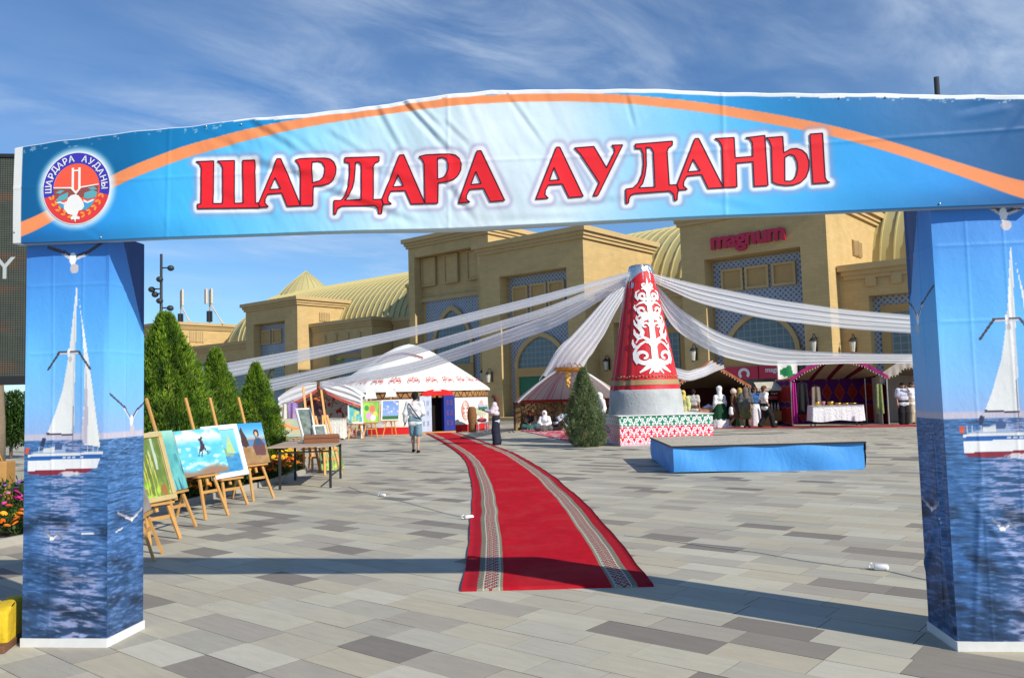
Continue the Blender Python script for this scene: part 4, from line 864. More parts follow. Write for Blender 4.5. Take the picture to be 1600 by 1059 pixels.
def p_ship(u, v):
    c = lerp(C(70, 158, 200), C(120, 190, 224), v); c = lerp(c, C(56, 128, 176)+40*(fbm(u*5, v*18, 3, 4)-.5)[..., None], (v < .42)*1.0)
    for P_, k in (([(.12, .46), (.62, .44), (.30, .88)], (112, 150, 92)), ([(.55, .46), (.86, .42), (.72, .90)], (166, 186, 110)), ([(.30, .44), (.80, .40), (.76, .36), (.36, .38)], (150, 150, 96))): c = lerp(c, C(*k)+30*(fbm(u*9, v*9, 3, 2)-.5)[..., None], inpoly(u, v, P_)*.9)
    return c
def p_rider(u, v):
    c = lerp(C(150, 190, 214), C(52, 140, 200), sstep(.55, 1, v)); c = lerp(c, C(170, 128, 82), (v < .66)*sstep(.7, .55, v)); c = lerp(c, C(70, 118, 170), ((v < .60) & (v > .42))*.85); c = lerp(c, C(146, 116, 78)+50*(fbm(u*6, v*6, 3, 6)-.5)[..., None], (v < .40)*.9)
    c = lerp(c, C(64, 46, 44), inpoly(u, v, [(.08, .5), (.16, .62), (.14, .82), (.22, .92), (.26, .8), (.34, .66), (.38, .45), (.24, .40)])*1.0); c = lerp(c, C(92, 60, 62), inpoly(u, v, [(.55, .2), (.92, .18), (.95, .45), (.82, .62), (.62, .60), (.50, .42)])*.95); c = lerp(c, C(48, 72, 110), inpoly(u, v, [(.6, .45), (.85, .42), (.80, .62), (.66, .64)])*.9)
    c = lerp(c, C(60, 40, 38), (((u-.72)/.10)**2+((v-.74)/.10)**2 < 1)*1.0); c = lerp(c, C(206, 160, 130), (((u-.71)/.05)**2+((v-.72)/.06)**2 < 1)*1.0); return c
def p_gray(u, v): return lerp(C(120, 116, 110), C(160, 156, 150), fbm(u*4, v*6, 4, 4))
def p_flower(u, v):
    c = lerp(C(96, 170, 60), C(170, 214, 90), fbm(u*4, v*4, 3, 2))
    for x, y, r, k in ((.6, .66, .22, (238, 118, 92)), (.40, .30, .22, (214, 150, 190)), (.78, .40, .14, (244, 196, 90)), (.25, .70, .16, (60, 140, 70)), (.65, .2, .18, (238, 230, 220))): c = lerp(c, C(*k), sstep(r*r, r*r*.55, (u-x)**2+(v-y)**2))
    return c
def p_teal(u, v): c = lerp(C(56, 140, 150), C(90, 180, 180), fbm(u*4, v*4, 3, 9)); return lerp(c, C(214, 190, 96), sstep(.42, .6, fbm(u*6+2, v*7, 3, 3))*(np.abs(u-.5) < .3)*.85)
def p_bluef(u, v): c = lerp(C(150, 176, 220), C(112, 150, 214), v); c = lerp(c, C(60, 110, 60), (v < .2)*1.0); return lerp(c, C(228, 214, 226), sstep(.58, .7, fbm(u*7, v*7, 3, 5))*(v > .35))
def p_still(u, v): c = lerp(C(224, 170, 110), C(120, 170, 170), fbm(u*3, v*3, 3, 7)); return lerp(c, C(236, 130, 60), sstep(.1, .05, np.abs(v-.55-.1*np.sin(u*8)))*.9)
def p_dark(u, v): c = lerp(C(70, 84, 84), C(150, 160, 150), fbm(u*3, v*9, 4, 7)); return lerp(c, C(40, 44, 48), sstep(.4, .1, v)*.6)
FEET = [((245, 878), (256, 863)), ((264, 853), (279, 840)), ((294, 833), (304, 821)), ((338, 814), (354, 803)), ((367, 796), (389, 786)), ((401, 784), (423, 777))]
EL = ['nearest easel half hidden behind the left gate pillar', 'easel holding the gilt framed forest picture', 'easel holding the slim turquoise canvas', 'easel holding the wide seascape with a figure', 'easel holding the white framed sailing ship', 'easel holding the woman and horse picture, next to the table']
PL = [(p_gray, .55, .80, .48, None, 'dull grey canvas seen edge on beside the left gate pillar'), (p_forest, .58, .84, .46, MT_GOLDW, 'green forest painting in a pale gilt frame'), (p_turq, .52, .80, .50, None, 'turquoise canvas with thick white edges, seen from the side'), (p_sea, .90, .66, .61, None, 'wide turquoise seascape with a dark running figure'), (p_ship, .74, .84, .45, MT_WHITE, 'sailing ship painting in a broad white frame'), (p_rider, .62, .70, .59, None, 'painting of a woman and a dark horse under blue sky')]
RZ = [103, 67, 82, 69, 64, 62]; DXE = [-.02, -.10, -.06, -.06, -.08, 0]
for k, (fl, fr) in enumerate(FEET):
    a, b = gp(*fl), gp(*fr); mid = (a+b)/2+np.array([DXE[k], 0, 0]); rz = math.radians(RZ[k]); easel(mid, rz, EL[k], PL[k][3], 1.70, .46)
    fn, w, h, zb, fr_, lb = PL[k]; painting(mid, rz, lb, fn, w, h, zb, 0, fr_, .06 if fr_ is MT_GOLDW else .075, roll=(.0, .03, .0, .02, .03, .0)[k])
# further group behind the table and by the tents
MT_PINE2 = pm('orange_pine', (0.56, 0.26, 0.06), .5, .2, 9)
for k, (px, Y, rz, h, lb) in enumerate(((487, 18.6, 30, 1.95, 'left easel of the folded bunch behind the table'), (500, 19.2, 34, 1.8, 'middle easel of the folded bunch behind the table'), (520, 18.0, 36, 1.85, 'right easel of the folded bunch behind the table'))):
    easel(gl(px, 680, Y), math.radians(rz), lb, .55, h, .38, col=MT_PINE2)
for (px, Y, rz, fn, w, h, zb, fr_, lb) in ((497, 18.4, 66, p_dark, .5, .86, .62, MT_WHITE, 'dark tall picture in a white frame among the folded easels'), (513, 17.8, 55, p_dark, .34, .5, .6, MT_WHITE, 'small pale framed picture leaning low behind the brown case'), (520, 18.6, 40, p_forest, .55, .7, .05, None, 'unframed panel on the ground below the folded easels')):
    painting(gl(px, 680, Y), math.radians(rz), lb, fn, w, h, zb, 0, fr_, .03)
for (px, Y, rz, fn, w, h, zb, lb, el) in ((556, 34.2, 12, p_teal, .62, .85, .62, 'teal picture with golden pattern left of the flower picture', 'small easel under the teal and gold picture'), (579, 34.6, 6, p_flower, .78, .96, .62, 'bright green and pink flower picture by the yurt', 'small easel under the bright flower picture'), (609, 35.2, 0, p_bluef, .80, .92, .68, 'pale blue flower picture nearest the yurt door', 'small easel under the pale blue picture')):
    easel(gl(px, 680, Y), math.radians(rz), el, zb, 1.78, .6, col=MT_PINE2); painting(gl(px, 680, Y), math.radians(rz), lb, fn, w, h, zb, 0, MT_WHITE if px != 579 else MT_GOLDW, .05)
    c = thing('paper_sheet', 'white sheet clipped above the '+lb.split(' picture')[0]+' picture', 'paper', gl(px, 680, Y), math.radians(rz)); s = math.tan(TILT)
    mb = MB(); mb.grid(lambda u, v: ((u-.5)*.5*(1-.3*v), s*(zb+1)+.02+.07*math.sin(u*3)*v+.1*v, zb+1.02+.36*v), 5, 4); mb.build('sheet', MT_WHITE, c)
painting(gl(457, 680, 27), math.radians(10), 'orange and teal still life leaning at the swag tent', p_still, 1.0, .62, .45)
easel(gl(457, 680, 27), math.radians(10), 'low easel under the orange and teal still life', .43, 1.2, .6)
# folding table with a brown case
MT_TOP = pm('scuffed_beige_top', (0.40, 0.30, 0.22), .5, .2, 6); MT_BLK = pm('black_steel_leg', (0.025, 0.027, 0.03), .5, .2)
tb = thing('folding_table', 'beige topped table on black steel legs beside the conifers', 'table', (-4.0, 16.1, 0), math.radians(6))
TX, TY, TZ = .52, .92, .76
bevel(MB().box(-TX-.12, TX+.08, -TY-.06, TY+.06, TZ, TZ+.028).build('table_top', MT_TOP, tb), .006)
for x in (-TX+.1, TX-.03):
    for y in (-TY+.04, TY-.04): MB().box(x-.022, x+.022, y-.022, y+.022, 0, TZ).build('leg', MT_BLK, tb)
for y in (-TY+.04, TY-.04): MB().box(-TX+.122, TX-.052, y-.012, y+.012, TZ-.10, TZ-.07).build('rail', MT_BLK, tb)
for x in (-TX+.1, TX-.03): MB().box(x-.01, x+.01, -TY+.062, TY-.062, .20, .225).build('stretcher', MT_BLK, tb)
cs_ = thing('brown_case', 'brown flat wooden paint case lying on the table', 'case', (-3.82, 16.3, TZ+.029), math.radians(14))
bevel(MB().box(-.34, .34, -.24, .24, 0, .15).build('case_body', pm('brown_leatherette', (0.22, 0.085, 0.04), .5, .2), cs_), .012); MB().box(-.345, .345, -.245, .245, .088, .096).build('lid_seam', MT_BLK, cs_); MB().box(.355, .365, -.06, .06, .05, .11).build('clasp', MT_STEEL, cs_)
wb = thing('paper_stack', 'white paper stack beside the brown case', 'paper', (-4.1, 16.9, TZ+.029), .3); MB().box(-.2, .2, -.15, .15, 0, .05).build('sheets', MT_WHITE, wb)
# ================================================================ LED SCREEN AND THINGS LEFT OF THE GATE
m_ = M('led_panel', .5, .3); x, y, z = m_.coord(); gr = (x/.045).frac().lt(.22).mx((z/.045).frac().lt(.22)); n1 = m_.noise(1.2, 5, .6, 1.2, stretch=(1, 1, 2.2)); c_ = m_.mix(n1, (0.035, 0.05, 0.04), (0.11, 0.12, 0.09)); c_ = m_.mix(m_.noise(1.0, 3, .5, .5, stretch=(.4, 1, 2.5), off=(3, 0, 1)).ss(.55, .68), c_, (0.16, 0.085, 0.05)); m_.color(m_.mix(gr, c_, (0.02, 0.02, 0.02))); MT_LED = m_.mat
lp = at(30, 595, 16.0); led = thing('led_screen', 'large dark LED screen behind the left gate pillar', 'screen', (lp[0], 16.0, 0), math.radians(8))
zb, ztp = at(20, 588, 16)[2], at(20, 247, 16)[2]
MB().box(-4.2, .9, 0, .12, zb, ztp).build('display', MT_LED, led)
mb = MB(); mb.box(-4.3, 1.0, -.03, .16, zb-.16, zb); mb.box(-4.3, 1.0, -.03, .16, ztp, ztp+.07); mb.box(.9, 1.0, -.03, .16, zb, ztp); mb.build('screen_frame', MT_BLACKM, led)
for x in (-3.4, .72): MB().box(x, x+.16, .06, .22, 0, zb-.16).build('post', MT_BLACKM, led)
v, f = text_mesh('AY', .62, bold=.004); pz = at(12, 421, 16)[2]; mkobj('screen_lettering', [(p[0]-.50-.0, -.004, pz+p[1]) for p in v], f, pm('screen_white', (0.42, 0.47, 0.47), .5, .1), led)
e_ = easel(gl(17, 700, 14.8), math.radians(160), 'orange easel standing under the LED screen', .5, 1.35, .4, col=MT_PINE2)
bx_ = thing('plywood_box', 'plywood box at the left photo edge behind the flowers', 'box', gl(-3, 740, 14.2), .2); bevel(MB().box(-.28, .2, -.2, .2, .25, .72).build('box_body', MT_PINE, bx_), .01)
for x in (-.24, .16): MB().box(x-.02, x+.02, -.16, .16, 0, .25).build('foot', MT_PINE2, bx_)
cp = thing('paper_cup', 'white paper cup on the bed kerb left of the gate', 'cup', (-9.55, 15.6, .06), 0); MB().lathe([(0, 0), (.05, 0), (.075, .22), (.08, .22), (.08, .225), (.07, .225)], 14).build('cup_body', MT_WHITE, cp, smooth=True)
bu = thing('round_bush', 'dense green bush beyond the LED screen posts', 'bush', gl(18, 640, 27), 0); rg = np.random.default_rng(5); d = rg.normal(size=(5000, 3)); d /= np.linalg.norm(d, axis=1, keepdims=True); P = d*(rg.random((5000, 1))**.4)*np.array([.95, .8, .95])+np.array([0, 0, 1.25]); foliage('crown', P, .16, .07, (0.018, 0.05, 0.008), (0.06, 0.13, 0.02), 51, bu); MB().tube([(0, 0, 0), (0, 0, .8)], .05, 6).build('trunk', MT_BARK, bu)
tt = thing('street_tree', 'thick pale tree trunk at the left photo edge', 'tree', gl(-4, 640, 22), 0); MB().tube([(0, 0, 0), (.03, 0, 1.2), (-.05, 0, 3.0), (0, 0, 4.6)], [.22, .17, .15, .1], 10).build('trunk', pm('pale_bark', (0.22, 0.17, 0.12), .9, .3, 10, .02), tt, smooth=True)
rg = np.random.default_rng(15); d = rg.normal(size=(4000, 3)); d /= np.linalg.norm(d, axis=1, keepdims=True); foliage('crown', d*(rg.random((4000, 1))**.4)*np.array([1.5, 1.5, 1.2])+np.array([0, 0, 5.0]), .2, .09, (0.018, 0.05, 0.008), (0.06, 0.13, 0.02), 52, tt)
# yellow cloth bundle at the left pillar
yb_ = thing('yellow_bundle', 'yellow cloth covered cushion on a brown board beside left pillar', 'cushion', (-3.42, 5.62, 0), math.radians(13))
mb = MB(); mb.grid(lambda u, v: (-1.0+u*.99, -.02+.006*math.sin(u*9+v*4), .05+.20*v), 30, 8); mb.grid(lambda u, v: (-1.0+u*.99, -.02+.40*v, .25+.02*math.sin(u*7)+.03*math.sin(PI*v)), 30, 10); mb.grid(lambda u, v: (-.01, -.02+.40*u, .05+.20*v+.03*math.sin(PI*u)*v), 8, 8); mb.grid(lambda u, v: (-1.0+u*.99, .38, .05+.20*v), 30, 8)
o = mb.build('cloth', pm('yellow_cloth', (0.62, 0.42, 0.02), .85, .16, 5, .03, 6), yb_, smooth=True); md = o.modifiers.new('Weld', 'WELD'); md.merge_threshold = .02; bevel(o, .04, 4)
bevel(MB().box(-1.02, .0, -.10, .40, 0, .048).build('board', pm('brown_board', (0.16, 0.075, 0.04), .7, .2), yb_), .006)
# young saplings in front of the mall
def sapling(loc, h, label, seed):
    rg = np.random.default_rng(seed); t = thing('young_tree', label, 'tree', loc, 0, 'young trees planted along the mall'); mb = MB(); mb.tube([(0, 0, 0), (.05, 0, h*.5), (0, .03, h)], [.05, .035, .01], 6); P = []
    for k in range(16):
        z = h*rg.uniform(.35, .95); a = rg.uniform(0, 6.28); q = rg.uniform(.2, .6); e = (q*math.cos(a), q*math.sin(a), z+q*.9); mb.tube([(0, 0, z), e], [.012, .004], 4)
        for j in range(26): s_ = rg.uniform(.3, 1.05); P.append((e[0]*s_+rg.normal(0, .08), e[1]*s_+rg.normal(0, .08), z+q*.9*s_+rg.normal(0, .1)))
    mb.build('trunk', MT_BARK, t); foliage('crown', np.array(P), .17, .09, (0.06, 0.10, 0.012), (0.20, 0.24, 0.03), seed, t)
def mg(a, b): p = mab(a, b); return (p[0], p[1], 0)
sapling(mg(-52.9, 35.5), 6.2, 'sparse young tree before the far left mosaic tower', 61); sapling(mg(-46.4, 36.6), 5.2, 'sparse young tree before the low wing, nearer the white yurt', 62); sapling(mg(-44.2, 37.2), 3.6, 'short thin young tree close to the yurt roof', 63)
# ================================================================ RED CARPETS
m_ = M('red_runner_carpet', .95, .1); t_ = m_.nt.nodes.new('ShaderNodeUVMap'); q_ = m_.nt.nodes.new('ShaderNodeSeparateXYZ'); m_.nt.links.new(t_.outputs[0], q_.inputs[0]); u = X(m_.nt, q_.outputs[0]); v = X(m_.nt, q_.outputs[1])
e_ = (u-.5).abs()*-1.58+.79                  # metres from the nearer edge
fz = m_.noise(7, 6, .7, .3, stretch=(1, .5, 1)); fz2 = m_.noise(220, 2, .7)
red = m_.scale((0.46, 0.006, 0.018), fz*.75+fz2*.45+.38); red2 = m_.scale((0.36, 0.010, 0.022), fz*.6+fz2*.4+.48)
dust = m_.noise(1.1, 5, .65, .8).ss(.45, .75); red = m_.mix(dust*.13, red, (0.42, 0.16, 0.14)); bd = e_.band(.13, .345); vv = (v/.22).frac(); ee = (e_-.2425)/.1
sw = ((v*28.56).sin()*.40-ee*1.0).abs(); sw2 = ((v*28.56).sin()*-.40-ee).abs(); dots = ((v*57.1).sin()*(ee*9).sin())
bg_ = m_.mix(dots.gt(.35), (0.34, 0.32, 0.255), (0.03, 0.03, 0.045)); bg_ = m_.mix(sw.mn(sw2).lt(.13), bg_, (0.30, 0.035, 0.045)); bg_ = m_.mix(((v*85.7).sin()*(ee*17+1).sin()).gt(.72), bg_, (0.62, 0.60, 0.50))
bg_ = m_.mix(e_.band(.13, .178), bg_, m_.mix((((v*110).sin()*(e_*150).sin()).gt(.1)), (0.27, 0.245, 0.185), (0.09, 0.08, 0.07)))
bg_ = m_.mix(e_.band(.178, .188).mx(e_.band(.312, .322)), bg_, (0.50, 0.48, 0.41)); bg_ = m_.mix(e_.band(.322, .345), bg_, (0.25, 0.22, 0.15))
c_ = m_.mix(bd, m_.mix(e_.lt(.13), red, red2), m_.scale(bg_, fz2*.5+.75)); m_.color(c_); m_.bump(fz2+fz*.6, .006, .8); MT_RUN = m_.mat
LE = [(-.47,6.9),(-.51,8.36),(-.56,9.8),(-.63,11.56),(-.73,13.84),(-.85,15.9),(-1.01,18.04),(-1.2,20.1),(-1.41,22.11),(-1.78,24.6),(-2.21,27.21),(-2.66,29.9),(-3.14,32.56),(-3.6,35.1),(-4.05,37.5)]
RE = [(1.11,6.89),(1.10,8.13),(1.075,9.5),(1.04,11.2),(.92,13.45),(.78,15.5),(.6,17.54),(.34,19.9),(.07,22.2),(-.30,24.5),(-.72,26.87),(-1.15,29.5),(-1.61,32.22),(-2.1,34.8),(-2.57,37.26)]
def smooth_line(L, n):
    L = np.array(L); s = np.r_[0, np.cumsum(np.hypot(*np.diff(L, axis=0).T))]; q = np.linspace(0, s[-1], n); x = np.interp(q, s, L[:, 0]); y = np.interp(q, s, L[:, 1]); k = np.hanning(2*(n//22)+1); k /= k.sum(); w = len(k)//2
    f = lambda a: np.convolve(np.pad(a, w, mode='reflect', reflect_type='odd'), k, 'valid'); return np.stack([f(x), f(y)], 1), q
def carpet(i0, i1, z, label, seed):
    n, m = 220, 26; A_, q = smooth_line(LE[i0:i1], n+1); B_, _ = smooth_line(RE[i0:i1], n+1); V = []; UV = []
    for j in range(n+1):
        for i in range(m+1):
            u = i/m; p = A_[j]*(1-u)+B_[j]*u; p = p+np.array([.012*(float(vnoise(np.array(p[1]*1.3), np.array(7.*(u > .5)), seed))-.5)*2, 0]); zz_ = z+.012*float(vnoise(np.array(p[0]*1.6), np.array(p[1]*2.2), seed))+.010*float(vnoise(np.array(p[0]*.7), np.array(p[1]*4.5), seed+5)) + (.006*math.sin(p[0]*4+1) if j == 0 else 0)
            V.append((p[0], p[1], zz_)); UV.append((u, q[j]))
    F = gridfaces(m, n).tolist(); k = len(V)
    for j in range(n+1):
        for i in (0, m): p = V[j*(m+1)+i]; V.append((p[0], p[1], 0.0005)); UV.append((i/m, q[j]))
    for j in range(n): F.append((j*(m+1), k+2*j, k+2*j+2, (j+1)*(m+1))); F.append((j*(m+1)+m, (j+1)*(m+1)+m, k+2*j+3, k+2*j+1))
    k = len(V)
    for i in range(m+1): p = V[i]; V.append((p[0], p[1]-.002, .0005)); UV.append((i/m, 0))
    F += [(i, k+i, k+i+1, i+1) for i in range(m)]
    o = mkobj('red_carpet', V, F, MT_RUN, smooth=True, uv=UV); tag(o, label, 'carpet', 'red runner carpets'); return o
carpet(0, 9, .012, 'near red runner carpet with beige borders crossing the gate shadow', 3)
carpet(8, 15, .016, 'far red runner carpet leading to the yurt door', 4)
sl_ = tag(mkobj('carpet_seam_strip', [(-1.42, 22.06, .019), (.07, 22.14, .019), (.07, 22.2, .020), (-1.42, 22.12, .020)], [(0, 1, 2, 3)], pm('pale_tape', (.6, .52, .48), .8)), 'pale thin strip where the two red carpets meet', 'strip')
# ================================================================ BLUE STAGE
MT_BLUEF = M('blue_fabric_board', .55, .3); _n = MT_BLUEF.noise(2.2, 4, .6); MT_BLUEF.color(MT_BLUEF.scale((0.065, 0.30, 0.72), _n*.30+MT_BLUEF.noise(11, 5, .7, 1).ss(.62, .75)*-.12+.86)); MT_BLUEF.bump(MT_BLUEF.noise(2.2, 4, .6, .8, stretch=(1, 1, .4)), .06, .5); MT_BLUEF = MT_BLUEF.mat
m_ = M('worn_grey_rug', .95, .1); x, y, z = m_.coord(); r_ = (x*x*.55+y*y*.8).sqrt(); pt = m_.noise(9, 4, .7, 1.5); c_ = m_.mix(pt.ss(.42, .6), (0.52, 0.475, 0.39), (0.34, 0.30, 0.255)); c_ = m_.mix(((r_*9).sin()*.5+pt).ss(.6, .9), c_, (0.46, 0.42, 0.34)); c_ = m_.mix(m_.noise(14, 3, .6, 2).ss(.60, .68), c_, (0.26, 0.12, 0.11)); m_.color(c_); MT_RUG = m_.mat
st = thing('low_stage', 'low blue sided stage platform with a worn patterned rug top', 'stage', (4.98, 17.75, 0), math.radians(-2.5))
def wavy_panel(name, p0, p1, z0, z1, nrm, mat, par, amp=.020, n=40, fz_=.02):
    V = []; p0 = np.array(p0); p1 = np.array(p1); nr = np.array(nrm)
    for j in range(9):
        for i in range(n+1):
            t = i/n; p = p0+(p1-p0)*t; w = amp*(math.sin(t*17+j*.3)+.6*math.sin(t*7.3+j*.5)); zz_ = z0+(z1-z0)*j/8+(fz_*math.sin(t*5+1) if j == 0 else 0); V.append((p[0]+nr[0]*w, p[1]+nr[1]*w, zz_))
    return mkobj(name, V, gridfaces(n, 8), mat, par, smooth=True)
SW, SD, SH = 1.83, 1.72, .53
MB().box(-SW+.04, SW-.04, -SD+.04, SD-.04, .02, SH-.03).build('platform_core', MT_BLK, st)
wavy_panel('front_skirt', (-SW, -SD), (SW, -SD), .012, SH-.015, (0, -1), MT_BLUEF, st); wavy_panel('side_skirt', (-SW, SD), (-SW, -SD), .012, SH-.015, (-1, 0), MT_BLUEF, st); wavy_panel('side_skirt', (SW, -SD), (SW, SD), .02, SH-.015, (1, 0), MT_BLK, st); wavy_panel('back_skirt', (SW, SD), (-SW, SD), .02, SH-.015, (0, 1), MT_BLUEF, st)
mb = MB(); mb.grid(lambda u, v: (-SW-.02+u*(2*SW+.04), -SD-.015+v*(2*SD+.03), SH+.006+.006*math.sin(u*19)*math.sin(v*11)), 40, 30); mb.build('patterned_rug', MT_RUG, st, smooth=True)
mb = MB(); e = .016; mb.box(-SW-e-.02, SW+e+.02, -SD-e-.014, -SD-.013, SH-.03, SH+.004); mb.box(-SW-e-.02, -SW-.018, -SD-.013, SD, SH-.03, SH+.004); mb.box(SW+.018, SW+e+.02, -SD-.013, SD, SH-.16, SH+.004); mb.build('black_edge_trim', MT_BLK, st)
# ================================================================ ORNAMENT STROKES
def spiral(x0, y0, r, turns, a0, sgn, n=26, r1=.25):
    """curl that starts at distance r from its centre and winds in"""
    return [(x0+r*(1-(1-r1)*t)*math.cos(a0+sgn*turns*2*PI*t), y0+r*(1-(1-r1)*t)*math.sin(a0+sgn*turns*2*PI*t)) for t in np.linspace(0, 1, n)]
def ribbon(P, w0, w1, fn, mb):
    P = np.array(P); n = len(P); T = np.gradient(P, axis=0); T /= np.linalg.norm(T, axis=1, keepdims=True)+1e-9; N = np.stack([-T[:, 1], T[:, 0]], 1); W = np.interp(np.linspace(0, 1, n), [0, 1], [w0, w1])[:, None]
    V = []
    for a, b in zip(P+N*W/2, P-N*W/2): V += [fn(*a), fn(*b)]
    mb.add(V, [(2*i, 2*i+1, 2*i+3, 2*i+2) for i in range(n-1)])
def blob(P, fn, mb):      # filled outline, fan of small triangles
    bm = bmesh.new(); vs = [bm.verts.new((x, y, 0)) for x, y in P]
    for i in range(len(vs)): bm.edges.new((vs[i], vs[(i+1) % len(vs)]))
    bmesh.ops.triangle_fill(bm, use_beauty=True, edges=bm.edges[:]); 
    for k in np.arange(-1.2, 4.6, .08): bmesh.ops.bisect_plane(bm, geom=bm.verts[:]+bm.edges[:]+bm.faces[:], plane_co=(k, 0, 0), plane_no=(1, 0, 0))
    bm.verts.index_update(); mb.add([fn(v.co.x, v.co.y) for v in bm.verts], [tuple(v.index for v in f.verts) for f in bm.faces]); bm.free()
# ================================================================ RED CONE MONUMENT ON PLINTH
PLX, PLY, PLW, PLH, PLR = 4.50, 26.22, 1.42, .89, math.radians(3)
def paint_plinth(U_, Z_):
    cell = .35; u = (U_/cell-np.floor(U_/cell))-.5; c = np.zeros(U_.shape+(3,)); rows = [(.58, .89, (28, 128, 92)), (.30, .58, (214, 38, 70)), (.03, .30, (228, 44, 52)), (-1, .03, (232, 224, 240))]
    for z0, z1, k in rows:
        m = (Z_ >= z0) & (Z_ < z1); c[m] = k
    white = np.zeros(U_.shape, bool)
    for z0, z1, k in rows[:3]:
        v = (Z_-z0)/(z1-z0)-.5; au = np.abs(u); d = np.full(U_.shape, 9.0)
        for S_ in (spiral(.25, .12, .20, 1.15, -2.2, 1, 22), spiral(.30, -.33, .13, .8, 2.6, -1, 14), [(.0, -.42), (.07, -.25), (.11, -.05)], [(.42, .45), (.5, .30), (.5, .18)]):
            for i in range(len(S_)-1): d = np.minimum(d, segdist(au, v, *S_[i], *S_[i+1]))
        w = (d < .045) | (((au/.06)**2+((v-.38)/.13)**2) < 1); white |= w & (Z_ >= z0) & (Z_ < z1)
        white |= (np.abs(Z_-z0) < .008)
    c[white] = (240, 240, 244); low = Z_ < .10; c[low] = c[low]*.35+np.array([225, 210, 235])*.65; return c
pl = thing('patterned_plinth', 'square plinth printed with white curls on green and red rows', 'plinth', (PLX, PLY, 0), PLR)
MB().box(-PLW+.01, PLW-.01, -PLW+.01, PLW-.01, 0.0, PLH-.004).build('plinth_core', MT_WHITE, pl)
MT_PRINT = vm('printed_board', .45, .05, 20)
for k in range(4):
    n, m = 260, 84; U_, Z_ = np.meshgrid(np.linspace(0, 2*PLW, n+1), np.linspace(.02, PLH, m+1)); C_ = lin(paint_plinth(U_+.1, Z_)).reshape(-1, 3); a = k*PI/2; x = U_.ravel()-PLW; y = np.full(x.shape, -PLW-.004)
    X2, Y2 = rot2(x, y, a); mkobj('printed_panel', np.stack([X2, Y2, Z_.ravel()], 1), gridfaces(n, m), MT_PRINT, pl, col=C_)
mb = MB(); mb.box(-PLW-.03, PLW+.03, -PLW-.03, PLW+.03, PLH, PLH+.02); mb.build('top_rim', MT_WHITE, pl)
cone = thing('cone_monument', 'tall red cloth cone with white scroll ornament and silver top', 'monument', (PLX-.30, PLY, PLH+.021), 0)
ZC = PLH+.021
MT_RENDER = pm('grey_cement_cover', (0.40, 0.42, 0.43), .8, .35, 2.2, .02, 12)
def Rc(z): return np.interp(z, [.9, 1.68, 5.35, 5.75], [1.20, 1.045, .395, .34])
mb = MB(); mb.lathe([(1.19, 0.0), (1.165, .3), (1.14, .6), (1.12, .74), (1.09, .77), (.95, .775)], 40, rfun=lambda a, z: 1+.006*math.sin(a*9+z*7)); mb.build('cement_base', MT_RENDER, cone, smooth=True)
m_ = M('red_satin_cloth', .5, .35); m_.color(m_.scale((0.56, 0.010, 0.020), m_.noise(4, 4)*.2+.9)); m_.b.inputs['Sheen Weight'].default_value = .2; m_.bump(m_.noise(10, 4, .6, .4, stretch=(1, 1, .15)), .02, .4); MT_REDC = m_.mat
PHI0 = math.radians(-90+13)
def rip(a, z):
    d = (a-PHI0+PI) % (2*PI)-PI; k = sstep(.55, 1.1, np.abs(d)); return 1+float(k)*(.030*math.sin(a*17)+.018*math.sin(a*29+1))+.008*math.sin(a*6)
mb = MB(); zs = np.linspace(1.66, 5.12, 40); mb.lathe([(Rc(z)+.03, z-ZC) for z in zs], 120, rfun=rip); red_ = mb.build('red_cloth', MT_REDC, cone, smooth=True)
# pointed top edge of the cloth in front
def cm(x, z, off=.05):
    R = Rc(z)+.03; a = PHI0+x/R; R = R*rip(a, z)+off-.03; return (R*math.cos(a), R*math.sin(a), z-ZC)
mb = MB(); mb.grid(lambda u, v: cm((u-.5)*1.25*(1-v)**.8+.02, 5.08+.38*v, .036), 20, 12); mb.build('cloth_peak', MT_REDC, cone, smooth=True)
MT_FOIL = pm('silver_foil', (0.62, 0.66, 0.68), .22, .25, 6, .03, 9, metal=.85)
mb = MB(); mb.lathe([(Rc(z)+.018+dz, z-ZC) for z, dz in ((4.9, 0.0), (5.2, .008), (5.4, .012), (5.55, .0), (5.63, -.01), (5.66, -.06), (5.67, -.3))], 60, rfun=lambda a, z: 1+.02*math.sin(a*13+z*5)+.012*math.sin(a*23)); mb.build('silver_cap', MT_FOIL, cone, smooth=True)
MT_ORNW = pm('white_applique', (0.80, 0.80, 0.80), .6, .05); MT_GOLD = pm('gold_braid', (0.36, 0.25, 0.12), .5, .3, 30)
mb = MB(); mb.lathe([(Rc(z)+.045, z-ZC) for z in (1.82, 1.86, 1.92, 1.975)], 100, rfun=rip); mb.build('gold_band', MT_GOLD, red_, smooth=True)
mb = MB()
for k in range(60):
    a = 2*PI*k/60; z = 2.08+.02*math.sin(k*2.1); R = (Rc(z)+.045); mb.ball((R*math.cos(a)*rip(a, z), R*math.sin(a)*rip(a, z), z-ZC), (.035, .035, .022), 6, 4)
mb.build('gold_stitch', MT_GOLD, red_)
orn = MB(); fo = lambda x, z: cm(x, z, .052)
K = 1.0
blob([(-.08, 2.2), (.08, 2.2), (.11, 2.6), (.10, 3.1), (.085, 3.6), (.08, 4.2), (.06, 4.8), (.035, 5.05), (0, 5.22), (-.035, 5.05), (-.06, 4.8), (-.08, 4.2), (-.085, 3.6), (-.10, 3.1), (-.11, 2.6)], fo, orn)
